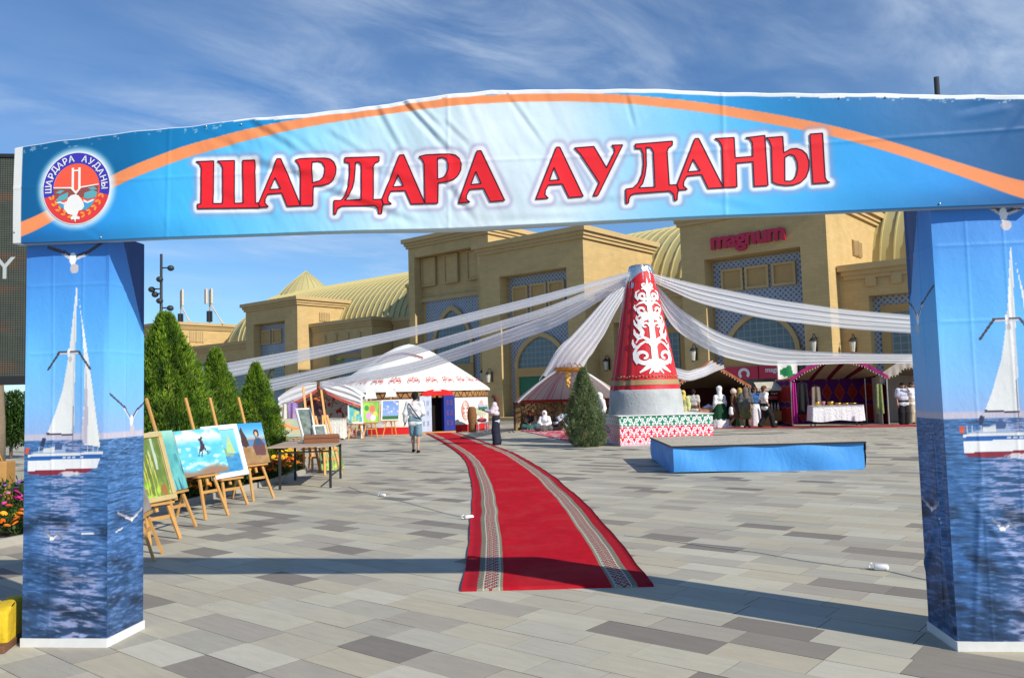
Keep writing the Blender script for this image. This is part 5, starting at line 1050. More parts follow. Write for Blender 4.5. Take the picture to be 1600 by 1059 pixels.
for s in (-1, 1):
    M_ = lambda L: [(s*x*1.18, z) for x, z in L]
    ribbon(M_([(.05, 2.55), (.15, 2.42), (.30, 2.30), (.44, 2.20)]), 0.216, 0.037, fo, orn); ribbon(M_([(.02, 2.42), (.12, 2.28), (.20, 2.16)]), 0.135, 0.025, fo, orn)
    ribbon(M_(spiral(.30, 2.70, .23, 1.15, -2.5, 1, 30)), 0.149, 0.062, fo, orn); ribbon(M_([(.05, 2.50), (.12, 2.50), (.20, 2.50), (.32, 2.47)]), 0.176, 0.100, fo, orn)
    ribbon(M_([(.10, 3.10), (.22, 3.16), (.34, 3.08), (.45, 2.96), (.53, 2.80), (.53, 2.62), (.46, 2.48)]), 0.054, 0.112, fo, orn); ribbon(M_([(.48, 2.98), (.54, 3.12), (.53, 3.24)]), 0.135, 0.025, fo, orn)
    ribbon(M_([(.05, 3.05), (.14, 3.22), (.26, 3.30), (.38, 3.25), (.46, 3.12)]), 0.135, 0.037, fo, orn); ribbon(M_([(.36, 3.30), (.46, 3.42), (.47, 3.56)]), 0.176, 0.025, fo, orn)
    ribbon(M_(spiral(.17, 3.66, .11, .9, 3.4, -1, 20)), 0.068, 0.050, fo, orn); ribbon(M_([(.30, 3.32), (.26, 3.46), (.32, 3.60), (.30, 3.76), (.20, 3.88), (.06, 3.94)]), 0.135, 0.150, fo, orn); ribbon(M_([(.34, 3.62), (.43, 3.72), (.45, 3.86)]), 0.135, 0.025, fo, orn); ribbon(M_([(.30, 3.76), (.38, 3.90), (.36, 4.0)]), 0.108, 0.025, fo, orn)
    ribbon(M_(spiral(.21, 4.16, .14, 1.0, -2.6, 1, 24)), 0.115, 0.062, fo, orn); ribbon(M_([(.05, 4.00), (.14, 3.98), (.26, 4.00), (.36, 3.92)]), 0.149, 0.025, fo, orn); ribbon(M_([(.34, 4.16), (.40, 4.26), (.38, 4.34)]), 0.108, 0.025, fo, orn)
    ribbon(M_([(.04, 4.34), (.14, 4.42), (.26, 4.38), (.36, 4.30)]), 0.121, 0.025, fo, orn); ribbon(M_(spiral(.15, 4.62, .12, 1.05, -2.4, 1, 24)), 0.101, 0.056, fo, orn); ribbon(M_([(.26, 4.50), (.33, 4.60), (.31, 4.74), (.22, 4.80)]), 0.108, 0.037, fo, orn)
    ribbon(M_([(.03, 4.78), (.10, 4.86), (.17, 4.84)]), 0.108, 0.037, fo, orn); ribbon(M_(spiral(.085, 4.97, .07, .9, -2.2, 1, 18)), 0.074, 0.044, fo, orn)
    ribbon(M_([(.30, 4.02), (.22, 3.95), (.10, 3.93)]), 0.068, 0.062, fo, orn)
orn.build('scroll_ornament', MT_ORNW, red_)
# ================================================================ WHITE YURT
MT_FELT = M('white_felt', .9, .1); MT_FELT.color(MT_FELT.scale((0.77, 0.765, 0.73), MT_FELT.noise(1.5, 4)*.14+.93)); MT_FELT.bump(MT_FELT.noise(5, 4, .6, stretch=(1, 1, .3)), .03, .4); MT_FELT = MT_FELT.mat
MT_REDB = pm('red_cotton', (0.62, 0.02, 0.02), .85, .12, 4); MT_REDO = pm('red_ornament_print', (0.62, 0.06, 0.03), .8, .1)
m_ = M('woven_zigzag_band', .9, .1); x, y, z = m_.coord(); an = X(m_.nt, y.op('ARCTAN2', x).k)*3.93; zg = ((an/.42).frac()-.5).abs()*2; h_ = (z-1.60)/.36; ln = (zg-h_).abs().lt(.14).mx(h_.gt(.9)).mx(h_.lt(.10)); m_.color(m_.mix(ln, m_.mix(m_.noise(30, 3), (0.30, 0.16, 0.06), (0.42, 0.25, 0.10)), (0.10, 0.022, 0.016))); MT_ZIG = m_.mat
YC = (-5.2, 41.2); YR = 3.9
yu = thing('white_yurt', 'large white felt yurt with red ornaments and open blue doors', 'yurt', (YC[0], YC[1], 0), 0)
DA = math.radians(-90+25.5); dw = .29/YR      # door direction and half angle
mb = MB(); mb.lathe([(YR, .32), (YR+.02, .9), (YR, 1.62)], 80, a0=DA+dw, a1=DA-dw+2*PI); mb.build('felt_wall', MT_FELT, yu, smooth=True)
mb = MB(); mb.lathe([(YR+.015, 0), (YR+.015, .325)], 80, a0=DA+dw, a1=DA-dw+2*PI); mb.build('red_base_band', MT_REDB, yu, smooth=True)
mb = MB(); mb.lathe([(YR+.03, 1.60), (YR+.03, 1.97)], 80, a0=DA+dw*.2, a1=DA-dw*.2+2*PI); mb.build('woven_band', MT_ZIG, yu, smooth=True)
RP = [(YR+.10, 1.92), (YR+.07, 2.02), (YR-.12, 2.18), (YR-.85, 2.70), (YR-1.75, 3.30), (YR-2.65, 3.86), (YR-3.2, 4.14), (YR-3.6, 4.27), (.02, 4.33)]
mb = MB(); mb.lathe(RP, 96, rfun=lambda a, z: 1+.006*math.sin(a*24)*(1 if z < 3.6 else .3)+.004*math.sin(a*9+z)); roof_ = mb.build('felt_roof', MT_FELT, yu, smooth=True)
def roofpt(a, s, off=.03):
    z = np.interp(s, [0, 1], [2.05, 4.15]); r = np.interp(z, [p[1] for p in RP], [p[0] for p in RP])+off; return (r*math.cos(a), r*math.sin(a), z+off)
for k in range(26):
    a0 = 2*PI*k/26+.06; mb = MB(); fm = lambda x, y: roofpt(a0+x/3.6, .17+y*.42)
    for s in (-1, 1):
        ribbon([(s*x, y) for x, y in spiral(.15, .10, .10, 1.1, -2.3, 1, 12)], .026, .018, fm, mb); ribbon([(s*x, y) for x, y in spiral(.22, -.08, .09, .9, 2.2, -1, 12)], .026, .018, fm, mb); ribbon([(0, -.12), (s*.06, 0), (s*.03, .16), (0, .22)], .024, .022, fm, mb); ribbon([(s*.05, .02), (s*.14, -.02), (s*.30, .02)], .028, .018, fm, mb)
    mb.build('roof_ornament', MT_REDO, roof_)
for a0 in (DA-.62, DA+.40, DA-1.45, DA+1.2, DA+.74):
    mb = MB(); fm = lambda x, y: ((YR+.035)*math.cos(a0+x/YR), (YR+.035)*math.sin(a0+x/YR), .98+y)
    for r in (.36, .30, .22): ribbon([(r*.72*math.cos(t), r*1.25*math.sin(t)) for t in np.linspace(0, 2*PI, 28)], .02, .02, fm, mb)
    for s in (-1, 1): ribbon([(s*x, y) for x, y in spiral(.07, .10, .06, .9, -2, 1, 10)], .025, .02, fm, mb); ribbon([(s*x, y) for x, y in spiral(.07, -.10, .06, .9, 2, -1, 10)], .025, .02, fm, mb)
    mb.build('wall_medallion', MT_REDO, yu)
mb = MB(); mb.tube([tuple(roofpt(math.radians(d), s, .06)) for d, s in ((-128, .62), (-122, .75), (-104, .80), (-88, .80), (-70, .73), (-62, .68))], .035, 6); mb.build('red_rope', pm('dark_red_rope', (.32, .03, .03), .9), roof_)
ca, sa = math.cos(DA), math.sin(DA); du_ = np.array([-sa, ca])      # along the door opening (towards +angle)
def dp(x, d, z): return (ca*(YR+d)+du_[0]*x, sa*(YR+d)+du_[1]*x, z)
def dbox(name, x0, x1, d0, d1, z0, z1, mat, par):
    mb = MB(); P0 = np.array(dp(x0, d0, z0)); mb.obox(P0, np.array(dp(x1, d0, z0))-P0, np.array(dp(x0, d1, z0))-P0, (0, 0, z1-z0)); return mb.build(name, mat, par)
MT_BLUED = pm('cobalt_door_paint', (0.015, 0.035, 0.26), .45, .15); MT_PALED = pm('pale_carved_door', (0.45, 0.52, 0.66), .55, .3, 8); MT_INT = pm('dark_interior', (0.012, 0.008, 0.006), .9)
dbox('doorway', -.45, .45, -.55, -.45, .02, 1.66, MT_INT, yu); dbox('threshold', -.86, .86, -.1, .12, 0, .07, MT_PINE2, yu)
for x in (-.34, .28): dbox('door_post', x, x+.06, -.2, .06, .02, 1.70, MT_BLUED, yu)
for x0, x1, mt, ang in ((.30, .84, MT_BLUED, .0), (-.86, -.30, MT_PALED, .0)):
    lf = dbox('door_leaf', x0, x1, .05, .11, .08, 1.70, mt, yu)
    mb = MB()
    for zc in (1.38, .92, .46):
        fm = lambda x, y: dp((x0+x1)/2+x, .118, zc+y)
        for s in (-1, 1): ribbon([(s*x, y) for x, y in spiral(.08, .05, .07, 1, -2, 1, 10)], .022, .02, fm, mb); ribbon([(s*x, y) for x, y in spiral(.08, -.07, .07, 1, 2, -1, 10)], .022, .02, fm, mb)
    mb.build('carving', pm('carving_red', (.25, .06, .06), .6) if mt is MT_BLUED else pm('carving_grey', (.16, .17, .24), .6), lf)
mb = MB(); mb.grid(lambda u, v: dp((u-.5)*1.5, .09+.05*math.sin(u*9), 1.70+.30*v*math.sin(PI*(.08+.84*u))**.5), 20, 5); mb.build('red_lintel_cloth', MT_REDB, yu, smooth=True)
# ================================================================ OPEN HALF YURT (centre)
OC = (2.55, 37.2); OR = 2.55
oy = thing('open_half_yurt', 'open fronted half yurt with red banded felt roof behind the juniper', 'yurt', (OC[0], OC[1], 0), math.radians(-6))
m_ = M('ribbed_felt_roof_lining', .9, .1); x, y, z = m_.coord(); an = y.op('ARCTAN2', x); k1 = ((an*5.3).frac()-.5).abs(); c_ = m_.mix(k1.lt(.045), m_.mix(m_.noise(2, 3), (0.46, 0.45, 0.43), (0.54, 0.53, 0.51)), (0.05, 0.035, 0.03)); rb = ((an*2.05+.25).frac()-.5).abs(); c_ = m_.mix(rb.lt(.085), c_, m_.mix(m_.noise(25, 3).ss(.4, .6), (0.42, 0.03, 0.015), (0.50, 0.12, 0.02))); m_.color(c_); m_.translucent(.24, (.80, .78, .74)); MT_LINING = m_.mat
m_ = M('colourful_wall_textile', .9, .1); c_ = m_.mix(m_.noise(7, 4, .7, 2).ss(.45, .55), (0.035, 0.04, 0.03), (0.36, 0.30, 0.10)); c_ = m_.mix(m_.noise(9, 3, .6, 1.5, off=(5, 2, 1)).ss(.57, .62), c_, (0.40, 0.03, 0.03)); c_ = m_.mix(m_.noise(8, 3, .6, 1, off=(1, 7, 3)).ss(.62, .66), c_, (0.50, 0.52, 0.50)); c_ = m_.mix(m_.noise(6, 3, .6, 1, off=(8, 1, 3)).ss(.62, .66), c_, (0.05, 0.10, 0.16)); m_.color(c_); MT_TEXT = m_.mat
ea, eb = math.radians(-28), math.radians(208); RO = [(OR, 1.30), (OR-.25, 1.52), (OR-.9, 2.02), (OR-1.5, 2.42), (.62, 2.66)]
mb = MB(); mb.lathe(RO, 60, a0=ea, a1=eb); mb.build('felt_roof', MT_LINING, oy, smooth=True)
mb = MB(); mb.lathe([(OR-.04, 0), (OR-.04, 1.34)], 60, a0=math.radians(-8), a1=math.radians(188)); mb.build('textile_wall', MT_TEXT, oy, smooth=True)
mb = MB(); mb.lathe([(OR-.08, 1.24), (OR-.08, 1.38)], 60, a0=math.radians(-8), a1=math.radians(188)); mb.build('red_eave_band', pm('dark_red_band', (.30, .04, .03), .9), oy, smooth=True)
mb = MB(); mb.lathe([(.55, 2.62), (.66, 2.62), (.68, 2.80), (.57, 2.80), (.55, 2.62)], 28); cr_ = mb.build('crown_ring', pm('orange_wood', (.50, .22, .03), .5, .2), oy, smooth=True)
mb = MB()
for k in range(6):
    a = PI*k/6+.2; mb.tube([(.6*math.cos(a)*math.cos(t), .6*math.sin(a)*math.cos(t), 2.78+.28*math.sin(t)) for t in np.linspace(0, PI, 11)], .018, 5)
mb.build('crown_arches', pm('red_brown_wood', (.28, .06, .04), .6), cr_)
for a in (ea, eb): MB().tube([tuple((r*math.cos(a), r*math.sin(a), z)) for r, z in RO], .05, 6).build('felt_edge_roll', MT_FELT, oy)
for a in (math.radians(-8), math.radians(188)): MB().tube([((OR-.02)*math.cos(a), (OR-.02)*math.sin(a), 0), ((OR-.02)*math.cos(a), (OR-.02)*math.sin(a), 1.34)], .05, 8).build('post', pm('dark_wood', (.06, .03, .02), .7), oy)
mb = MB()
for k in range(9):
    mb.ball((-.05+.05*math.sin(k*2.4), -.60+.04*math.cos(k*1.9), 2.56-.075*k), (.12-.009*k, .09, .09), 8, 5)
mb.build('gold_tassel', pm('gold_tassel', (.55, .34, .08), .5, .3, 20), oy)
m_ = M('pink_red_felt_rug', .95, .1); c_ = m_.mix(m_.noise(2.6, 2, .5, 1.4).ss(.50, .54), (0.50, 0.03, 0.06), (0.62, 0.40, 0.42)); m_.color(m_.mix(m_.noise(3.2, 2, .5, 1.2, off=(4, 4, 0)).ss(.6, .63), c_, (0.22, 0.015, 0.03))); MT_PRUG = m_.mat
RG = [gp(806, 671)[:2], gp(850, 681)[:2], gp(893, 691)[:2], (4.2, 30.0), (5.2, 36.5), (2.6, 40.0), (.9, 40.6)]
mb = MB(); n = len(RG); mb.add([(x, y, .03) for x, y in RG]+[(x, y, .002) for x, y in RG], [tuple(range(n))]+[(i, i+n, (i+1) % n+n, (i+1) % n) for i in range(n)]); tag(mb.build('felt_rug', MT_PRUG), 'pink and red patterned felt rug before the open half yurt', 'rug')
# ================================================================ FAIR TENTS
MT_BEAD = pm('pale_bead', (.72, .62, .40), .5)
def tent(name, label, loc, rz, W, D, ze, zp, pw_, roof_m, lining_m, back_m, trim_m, side_m, trim_h=.20, skew=0.0):
    t = thing(name, label, 'tent', loc, rz, 'fair tents in front of the mall')
    def zf(u): a = abs(u-.5)*2; a = min(1, a); return ze+(zp-ze)*(1-a**pw_)
    def top(u, v, off=0): return ((u-.5)*W, v*D, ze+(zf(u)-ze)*(1-v)**.85-(.03*math.sin(PI*v)) + off)
    mb = MB(); mb.grid(lambda u, v: top(u, v, .03), 24, 6); mb.build('canopy', roof_m, t, smooth=True)
    mb = MB(); mb.grid(lambda u, v: top(.02+.96*u, v, -.01), 24, 6); mb.build('canopy_lining', lining_m, t, smooth=True)
    mb = MB(); mb.grid(lambda u, v: ((u-.5)*W*1.005, -.02-.02*math.sin(u*60)*(1-v), zf(u)+.04-trim_h*(1-v)*(1+.10*math.sin(u*31))), 60, 3); tr = mb.build('front_valance', trim_m, t, smooth=True)
    mb = MB()
    for k in range(int(W*9)):
        u = (k+.5)/(W*9); z = zf(u)+.04-trim_h*(1+.10*math.sin(u*31)); mb.ball(((u-.5)*W, -.03, z-.035), (.018, .018, .035), 5, 4)
    mb.build('bead_fringe', MT_BEAD, tr)
    mb = MB(); mb.grid(lambda u, v: ((u-.5)*W*.98, D-.03+.03*math.sin(u*22), v*(ze+.05)), 30, 4); mb.build('back_wall', back_m, t, smooth=True)
    for s in (-1, 1):
        mb = MB(); mb.grid(lambda u, v: (s*W/2*.985+.02*math.sin(u*19), .02+u*(D-.06), v*(ze+.02)), 14, 4); mb.build('side_wall', side_m, t, smooth=True)
        for y in (.04, D-.05): MB().tube([(s*(W/2-.05), y, 0), (s*(W/2-.05), y, ze)], .03, 8).build('pole', MT_STEEL, t)
    return t
def cloth(n, c, v=.14): return pm(n, c, .9, v, 3, .01, 12)
m_ = M('purple_red_wall_hanging', .9, .1); x, y, z = m_.coord(); d1 = ((x/.55).frac()-.5).abs()*1.1+((z/.9).frac()-.5).abs(); c_ = m_.mix(d1.lt(.42), (0.085, 0.012, 0.12), (0.30, 0.02, 0.018)); c_ = m_.mix(d1.band(.42, .46), c_, (0.22, 0.14, 0.05)); c_ = m_.mix(m_.noise(12, 3).ss(.58, .62)*d1.lt(.3), c_, (0.10, 0.02, 0.02)); m_.color(c_); MT_PURP = m_.mat
m_ = M('beige_maroon_striped_lining', .9, .1); x, y, z = m_.coord(); m_.color(m_.mix(((x/.75).frac()-.5).abs().lt(.14), (0.42, 0.33, 0.22), (0.13, 0.012, 0.03))); MT_STRIPE = m_.mat
m_ = M('magenta_trim', .8, .2); c_ = m_.mix(m_.noise(13, 2).ss(.5, .55), (0.36, 0.012, 0.10), (0.10, 0.02, 0.16)); m_.color(c_); MT_MAGT = m_.mat
m_ = M('polka_cloth', .85, .2); x, y, z = m_.coord(); m_.color(m_.mix(((x*22).sin()*(z*30).sin()).gt(.35), (0.50, 0.30, 0.05), (0.16, 0.02, 0.20))); MT_POLKA = m_.mat
p = gp(1310, 664); tent('fair_tent', 'magenta trimmed tent with purple hangings and a white table', (p[0]-.02, 34.1, 0), math.radians(-4), 3.98, 2.6, 1.95, 2.80, 1.75, MT_POLKA, MT_STRIPE, MT_PURP, MT_MAGT, MT_PURP, .17)
p = gp(1116, 667); tent('fair_tent', 'brown lined tent with white peaked cloth and orange trim', (8.55, 35.6, 0), math.radians(-5), 3.4, 2.8, 1.72, 2.86, .95, cloth('white_tent_top', (.70, .71, .74)), cloth('khaki_lining', (.20, .15, .085)), cloth('maroon_wall', (.07, .015, .012), .5), cloth('rust_trim', (.38, .12, .06)), cloth('dark_brown_side', (.10, .05, .03)), .13)
tent('fair_tent', 'plain beige grey tent right beside the right gate pillar', (16.55, 33.9, 0), math.radians(-12), 2.7, 2.4, 2.0, 2.75, 1.3, cloth('beige_canopy', (.40, .35, .30)), cloth('beige_lining', (.36, .31, .26)), cloth('cream_wall', (.50, .47, .40)), cloth('beige_valance', (.42, .37, .32)), cloth('cream_side', (.50, .47, .40)), .42)
# swag tent by the paintings
m_ = M('ornament_backdrop', .9, .1); c_ = m_.mix(m_.noise(3.2, 2, .5, 2.0).ss(.56, .59), (0.42, 0.40, 0.36), (0.30, 0.02, 0.035)); m_.color(c_); MT_ORNB = m_.mat
MT_SHEER = M('white_sheer_cloth', .8, .2); MT_SHEER.color((0.80, 0.81, 0.86)); MT_SHEER.trans(.32); MT_SHEER = MT_SHEER.mat
sp_ = gp(503, 686); sw = thing('swag_tent', 'small white tent with tied back sheer swags and red beads', 'tent', (-8.1, 34.4, 0), math.radians(4), 'fair tents in front of the mall'); SWW, SWD = 3.4, 2.2
def swz(u): return 1.78+.60*(1-abs(2*u-1)**2.4)
mb = MB(); mb.grid(lambda u, v: ((u-.5)*SWW, v*SWD, swz(u)-.05*math.sin(PI*v)), 24, 6); mb.build('canopy', cloth('white_voile', (.74, .75, .80)), sw, smooth=True)
mb = MB(); mb.grid(lambda u, v: ((u-.5)*SWW, SWD, v*swz(u)), 24, 4); mb.build('back_wall', MT_ORNB, sw, smooth=True)
for s in (-1, 1):
    def swag(u, v):
        # from the tied centre (u=0) out to the side (u=1); v=0 top edge, v=1 sagging lower edge
        x = s*(.12+u*(SWW/2-.12)); zt_ = swz(.5+s*x/SWW*s) if False else swz(.5+x/SWW); d = (.16+.40*math.sin(PI*min(1, u*.72+.12))+.10*u)*v; return (x, -.05-.035*math.sin(v*16+u*3), zt_+.02-d)
    mb = MB(); mb.grid(swag, 22, 16); g_ = mb.build('swag', MT_SHEER, sw, smooth=True)
    mb = MB(); L = [swag(k/40, 1.0) for k in range(41)]; mb.tube([(a, b-.01, c) for a, b, c in L], .022, 5)
    for k in range(0, 41): mb.ball((L[k][0], L[k][1]-.01, L[k][2]-.07), (.02, .02, .04), 5, 4)
    mb.build('bead_fringe', pm('coral_beads', (.62, .12, .10), .6), g_)
    MB().tube([(s*SWW/2, 0, 0), (s*SWW/2, 0, 1.8)], .03, 8).build('pole', MT_WHITE, sw); MB().tube([(s*SWW/2, SWD, 0), (s*SWW/2, SWD, 1.8)], .03, 8).build('pole', MT_WHITE, sw)
    mb = MB(); mb.grid(lambda u, v: (s*SWW/2+.03*math.sin(u*14+v*3), .02+u*.5, v*1.8), 10, 6); mb.build('side_curtain', MT_SHEER, sw, smooth=True)
mb = MB(); [mb.ball((-.05+.16*math.sin(k*1.7), .12+.05*math.cos(k), 2.25-.055*k), (.10, .06, .06), 7, 5) for k in range(13)]; mb.build('orange_tassel', pm('rust_garland', (.45, .12, .04), .8, .4, 18), sw)
# ================================================================ SHEER DRAPES FROM THE CONE
m_ = M('sheer_voile', .75, .25); fo_ = m_.noise(3, 3, .5); ge = m_.nt.nodes.new('ShaderNodeLayerWeight'); ge.inputs[0].default_value = .35
m_.color((0.94, 0.95, 0.98)); _t = m_.nt.nodes['Material Output']; tl = m_.nt.nodes.new('ShaderNodeBsdfTranslucent'); tl.inputs[0].default_value = (.95, .96, .99, 1); ad = m_.nt.nodes.new('ShaderNodeMixShader'); ad.inputs[0].default_value = .6; m_.nt.links.new(m_.b.outputs[0], ad.inputs[1]); m_.nt.links.new(tl.outputs[0], ad.inputs[2]); tp = m_.nt.nodes.new('ShaderNodeBsdfTransparent'); mx_ = m_.nt.nodes.new('ShaderNodeMixShader'); mx_.inputs[0].default_value = .26; m_.nt.links.new(ad.outputs[0], mx_.inputs[1]); m_.nt.links.new(tp.outputs[0], mx_.inputs[2]); m_.nt.links.new(mx_.outputs[0], _t.inputs[0]); MT_VOILE = m_.mat
def drape(label, top, bot, seed, folds=4, amp=.022):
    """top and bottom edges as lists of (px, py, depth); a gathered sheer band hangs between them"""
    T = np.array([at(*q) for q in top]); B = np.array([at(*q) for q in bot]); n, m = 120, 60; rg = np.random.default_rng(seed)
    def curve(P):
        s = np.linspace(0, 1, len(P)); q = np.linspace(0, 1, n+1); C_ = np.stack([np.interp(q, s, P[:, i]) for i in range(3)], 1); k = np.hanning(29); k /= k.sum(); out = []
        for i in range(3): out.append(np.convolve(np.pad(C_[:, i], 14, mode='reflect', reflect_type='odd'), k, 'valid'))
        return np.stack(out, 1)
    T, B = curve(T), curve(B); V = []; ph = rg.uniform(0, 6, 4)
    for j in range(n+1):
        t = j/n; w = np.linalg.norm(B[j]-T[j]); d = T[min(j+1, n)]-T[max(j-1, 0)]; d /= np.linalg.norm(d); e = (B[j]-T[j])/w; nr = np.cross(d, e)
        for i in range(m+1):
            v = i/m; wv = 1.1*float(vnoise(np.array(v*3.+seed), np.array(t*3.), seed))+.5*float(vnoise(np.array(v*7.), np.array(t*9.), seed+2)); g = math.sin(v*folds*2*PI+ph[0]+2.2*wv+.6*math.sin(t*3+ph[1]))+.22*math.sin(v*folds*5*PI+ph[2]+t*3); vv2 = v+.085*math.sin(v*folds*2*PI+ph[3]+t*1.2+1.8*wv)*math.sin(PI*v)**.5+.05*(wv-.8)*math.sin(PI*t)
            V.append(tuple(T[j]+e*w*vv2+nr*g*min(amp, w*.16)))
    o = mkobj('sheer_drape', V, gridfaces(m, n), MT_VOILE, smooth=True); tag(o, label, 'drape', 'white sheer drapes tied to the cone top'); return o
drape('uppermost long sheer drape running left from cone top past the conifers', [(984, 424, 26), (850, 460, 26), (640, 512, 26.5), (470, 546, 27), (290, 578, 27.5)], [(986, 432, 26), (850, 474, 26), (640, 527, 26.5), (470, 566, 27), (290, 604, 27.5)], 1)
drape('middle sheer drape running left from cone top towards the swag tent', [(984, 428, 26.2), (850, 482, 27), (720, 519, 28.5), (600, 554, 30.5), (405, 596, 33)], [(986, 436, 26.2), (850, 495, 27), (720, 534, 28.5), (600, 569, 30.5), (405, 616, 33)], 2)
drape('lowest left sheer drape crossing the white yurt roof', [(984, 432, 26.4), (860, 492, 27.5), (740, 534, 30), (640, 568, 32), (500, 596, 34.3)], [(986, 440, 26.4), (870, 512, 27.5), (740, 554, 30), (640, 586, 32), (500, 608, 34.3)], 3)
drape('steep sheer drape from cone top down to the open half yurt', [(981, 430, 26.2), (945, 466, 28.5), (905, 510, 32), (868, 548, 35.5), (842, 592, 38)], [(990, 440, 26.2), (966, 480, 28.5), (942, 528, 32), (920, 558, 35.5), (905, 578, 38)], 4, 6, .10)
drape('upper sheer drape running right from cone top to the gate', [(1014, 426, 26), (1090, 444, 26), (1200, 466, 26), (1320, 484, 26), (1470, 496, 26)], [(1016, 438, 26), (1090, 474, 26), (1200, 500, 26), (1320, 514, 26), (1470, 524, 26)], 5)
drape('lower sheer drape sagging right from cone top above the fair tents', [(1014, 432, 26), (1060, 482, 26.5), (1130, 524, 27.5), (1220, 546, 28.5), (1340, 552, 29.5), (1480, 553, 30.5)], [(1016, 444, 26), (1050, 514, 26.5), (1120, 556, 27.5), (1200, 572, 28.5), (1330, 567, 29.5), (1480, 568, 30.5)], 6)
drape('thin sheer strip hanging close along the left of the cone', [(980, 428, 26), (972, 470, 26.2), (967, 510, 26.3), (964, 545, 26.4)], [(986, 430, 26), (980, 470, 26.2), (976, 510, 26.3), (975, 540, 26.4)], 7, 3, .03)
drape('low sheer swag from the cone foot to the brown tent peak', [(1052, 574, 30), (1075, 580, 32), (1100, 572, 34.5), (1112, 564, 35.5)], [(1052, 590, 30), (1075, 596, 32), (1100, 588, 34.5), (1135, 574, 35.5)], 8, 4, .05)
# ================================================================ STREET LAMPS
def lamp(loc, h, rz, label):
    t = thing('street_lamp', label, 'lamp', loc, rz, 'tall dark street lamps'); mt = pm('anthracite_pole', (.035, .04, .045), .5, .1)
    MB().tube([(0, 0, 0), (0, 0, h)], [.085, .055], 10).build('pole', mt, t, smooth=True)
    for dz, sx, sy in ((.62, .42, 0), (1.15, .06, -.3), (1.55, -.42, 0), (1.75, -.36, .2), (2.1, .06, -.3), (2.4, .40, 0)):
        z = h-dz; mb = MB(); mb.tube([(0, 0, z), (sx, sy, z)], .03, 6); mb.ball((sx, sy, z-.02), (.15, .15, .13), 12, 8); mb.build('spot_head', mt, t, smooth=True)
lp_ = at(252, 397, 36); lamp((lp_[0], 36, 0), lp_[2], 0, 'tall dark lamp post with round heads behind the conifers')
lp_ = at(1463, 121, 17.5); lamp((lp_[0]+.0, 17.5, 0), lp_[2], .0, 'dark lamp post top showing above the banner')
# ================================================================ PEOPLE (bodies as one smooth-blended surface)
def sdf_mesh(caps, vox=.016, k=.035, cut=None):
    """caps: (p0, p1, r0, r1[, flatten]) blended with a smooth minimum, surfaced with surface nets"""
    P = np.array([c[0] for c in caps]+[c[1] for c in caps], float); R = max(max(c[2], c[3]) for c in caps)
    lo = P.min(0)-R-.05; hi = P.max(0)+R+.05; n = np.ceil((hi-lo)/vox).astype(int)+1
    ax = [lo[i]+np.arange(n[i])*vox for i in range(3)]; Xg, Yg, Zg = np.meshgrid(*ax, indexing='ij'); D = np.full(Xg.shape, 9.0)
    for c in caps:
        p0 = np.array(c[0], float); p1 = np.array(c[1], float); r0, r1 = c[2], c[3]; mr = max(r0, r1)+.12
        l = np.maximum(0, np.floor((np.minimum(p0, p1)-mr-lo)/vox).astype(int)); h = np.minimum(n, np.ceil((np.maximum(p0, p1)+mr-lo)/vox).astype(int)+1); S = tuple(slice(a, b) for a, b in zip(l, h))
        x, y, z = Xg[S]-p0[0], Yg[S]-p0[1], Zg[S]-p0[2]; d = p1-p0; L2 = d @ d+1e-9; t = np.clip((x*d[0]+y*d[1]+z*d[2])/L2, 0, 1)
        ey = c[4] if len(c) > 4 else 1.0
        q = np.sqrt((x-t*d[0])**2+((y-t*d[1])/ey)**2+(z-t*d[2])**2)-(r0+(r1-r0)*t); a = D[S]; hh = np.clip(.5+.5*(a-q)/k, 0, 1); D[S] = np.where(a > 8, q, a*(1-hh)+q*hh-k*hh*(1-hh))
    if cut is not None: D = np.maximum(D, cut(Xg, Yg, Zg))
    ins = D < 0; c8 = [ins[i:n[0]-1+i, j:n[1]-1+j, l:n[2]-1+l] for i in (0, 1) for j in (0, 1) for l in (0, 1)]; s = sum(a.astype(int) for a in c8); act = (s > 0) & (s < 8); I = np.argwhere(act); idx = np.full(act.shape, -1); idx[act] = np.arange(len(I))
    acc = np.zeros((len(I), 3)); cnt = np.zeros(len(I)); E = [((i, j, l), ax_) for ax_ in range(3) for i in (0, 1) for j in (0, 1) for l in (0, 1) if (i, j, l)[ax_] == 0]
    for (o, ax_) in E:
        a = I+np.array(o); b = a.copy(); b[:, ax_] += 1; da = D[tuple(a.T)]; db = D[tuple(b.T)]; m = (da < 0) != (db < 0); t = np.where(m, da/(da-db+1e-12), 0); p = a+0.0; p[:, ax_] += t; acc[m] += p[m]; cnt[m] += 1
    V = lo+acc/np.maximum(cnt, 1)[:, None]*vox; F = []
    for ax_ in range(3):
        o1, o2 = [(1, 2), (2, 0), (0, 1)][ax_]; sl_a = [slice(1, m_-1) for m_ in n]; sa_ = list(sl_a); sb_ = list(sl_a); sa_[ax_] = slice(0, n[ax_]-1); sb_[ax_] = slice(1, n[ax_]); A = ins[tuple(sa_)]; B = ins[tuple(sb_)]; off = np.array([1, 1, 1]); off[ax_] = 0
        for flip, W in ((0, A & ~B), (1, ~A & B)):
            J = np.argwhere(W)+off; q = []
            for d1, d2 in ((-1, -1), (0, -1), (0, 0), (-1, 0)): z_ = J.copy(); z_[:, o1] += d1; z_[:, o2] += d2; q.append(idx[tuple(z_.T)])
            q = np.stack(q, 1); F.append(q[:, ::-1] if flip else q)
    F = np.vstack(F); F = F[(F >= 0).all(1)]; return V, F
SKIN = (0.42, 0.24, 0.155)
MT_SKIN = vm('skin', .55, .06, 40)
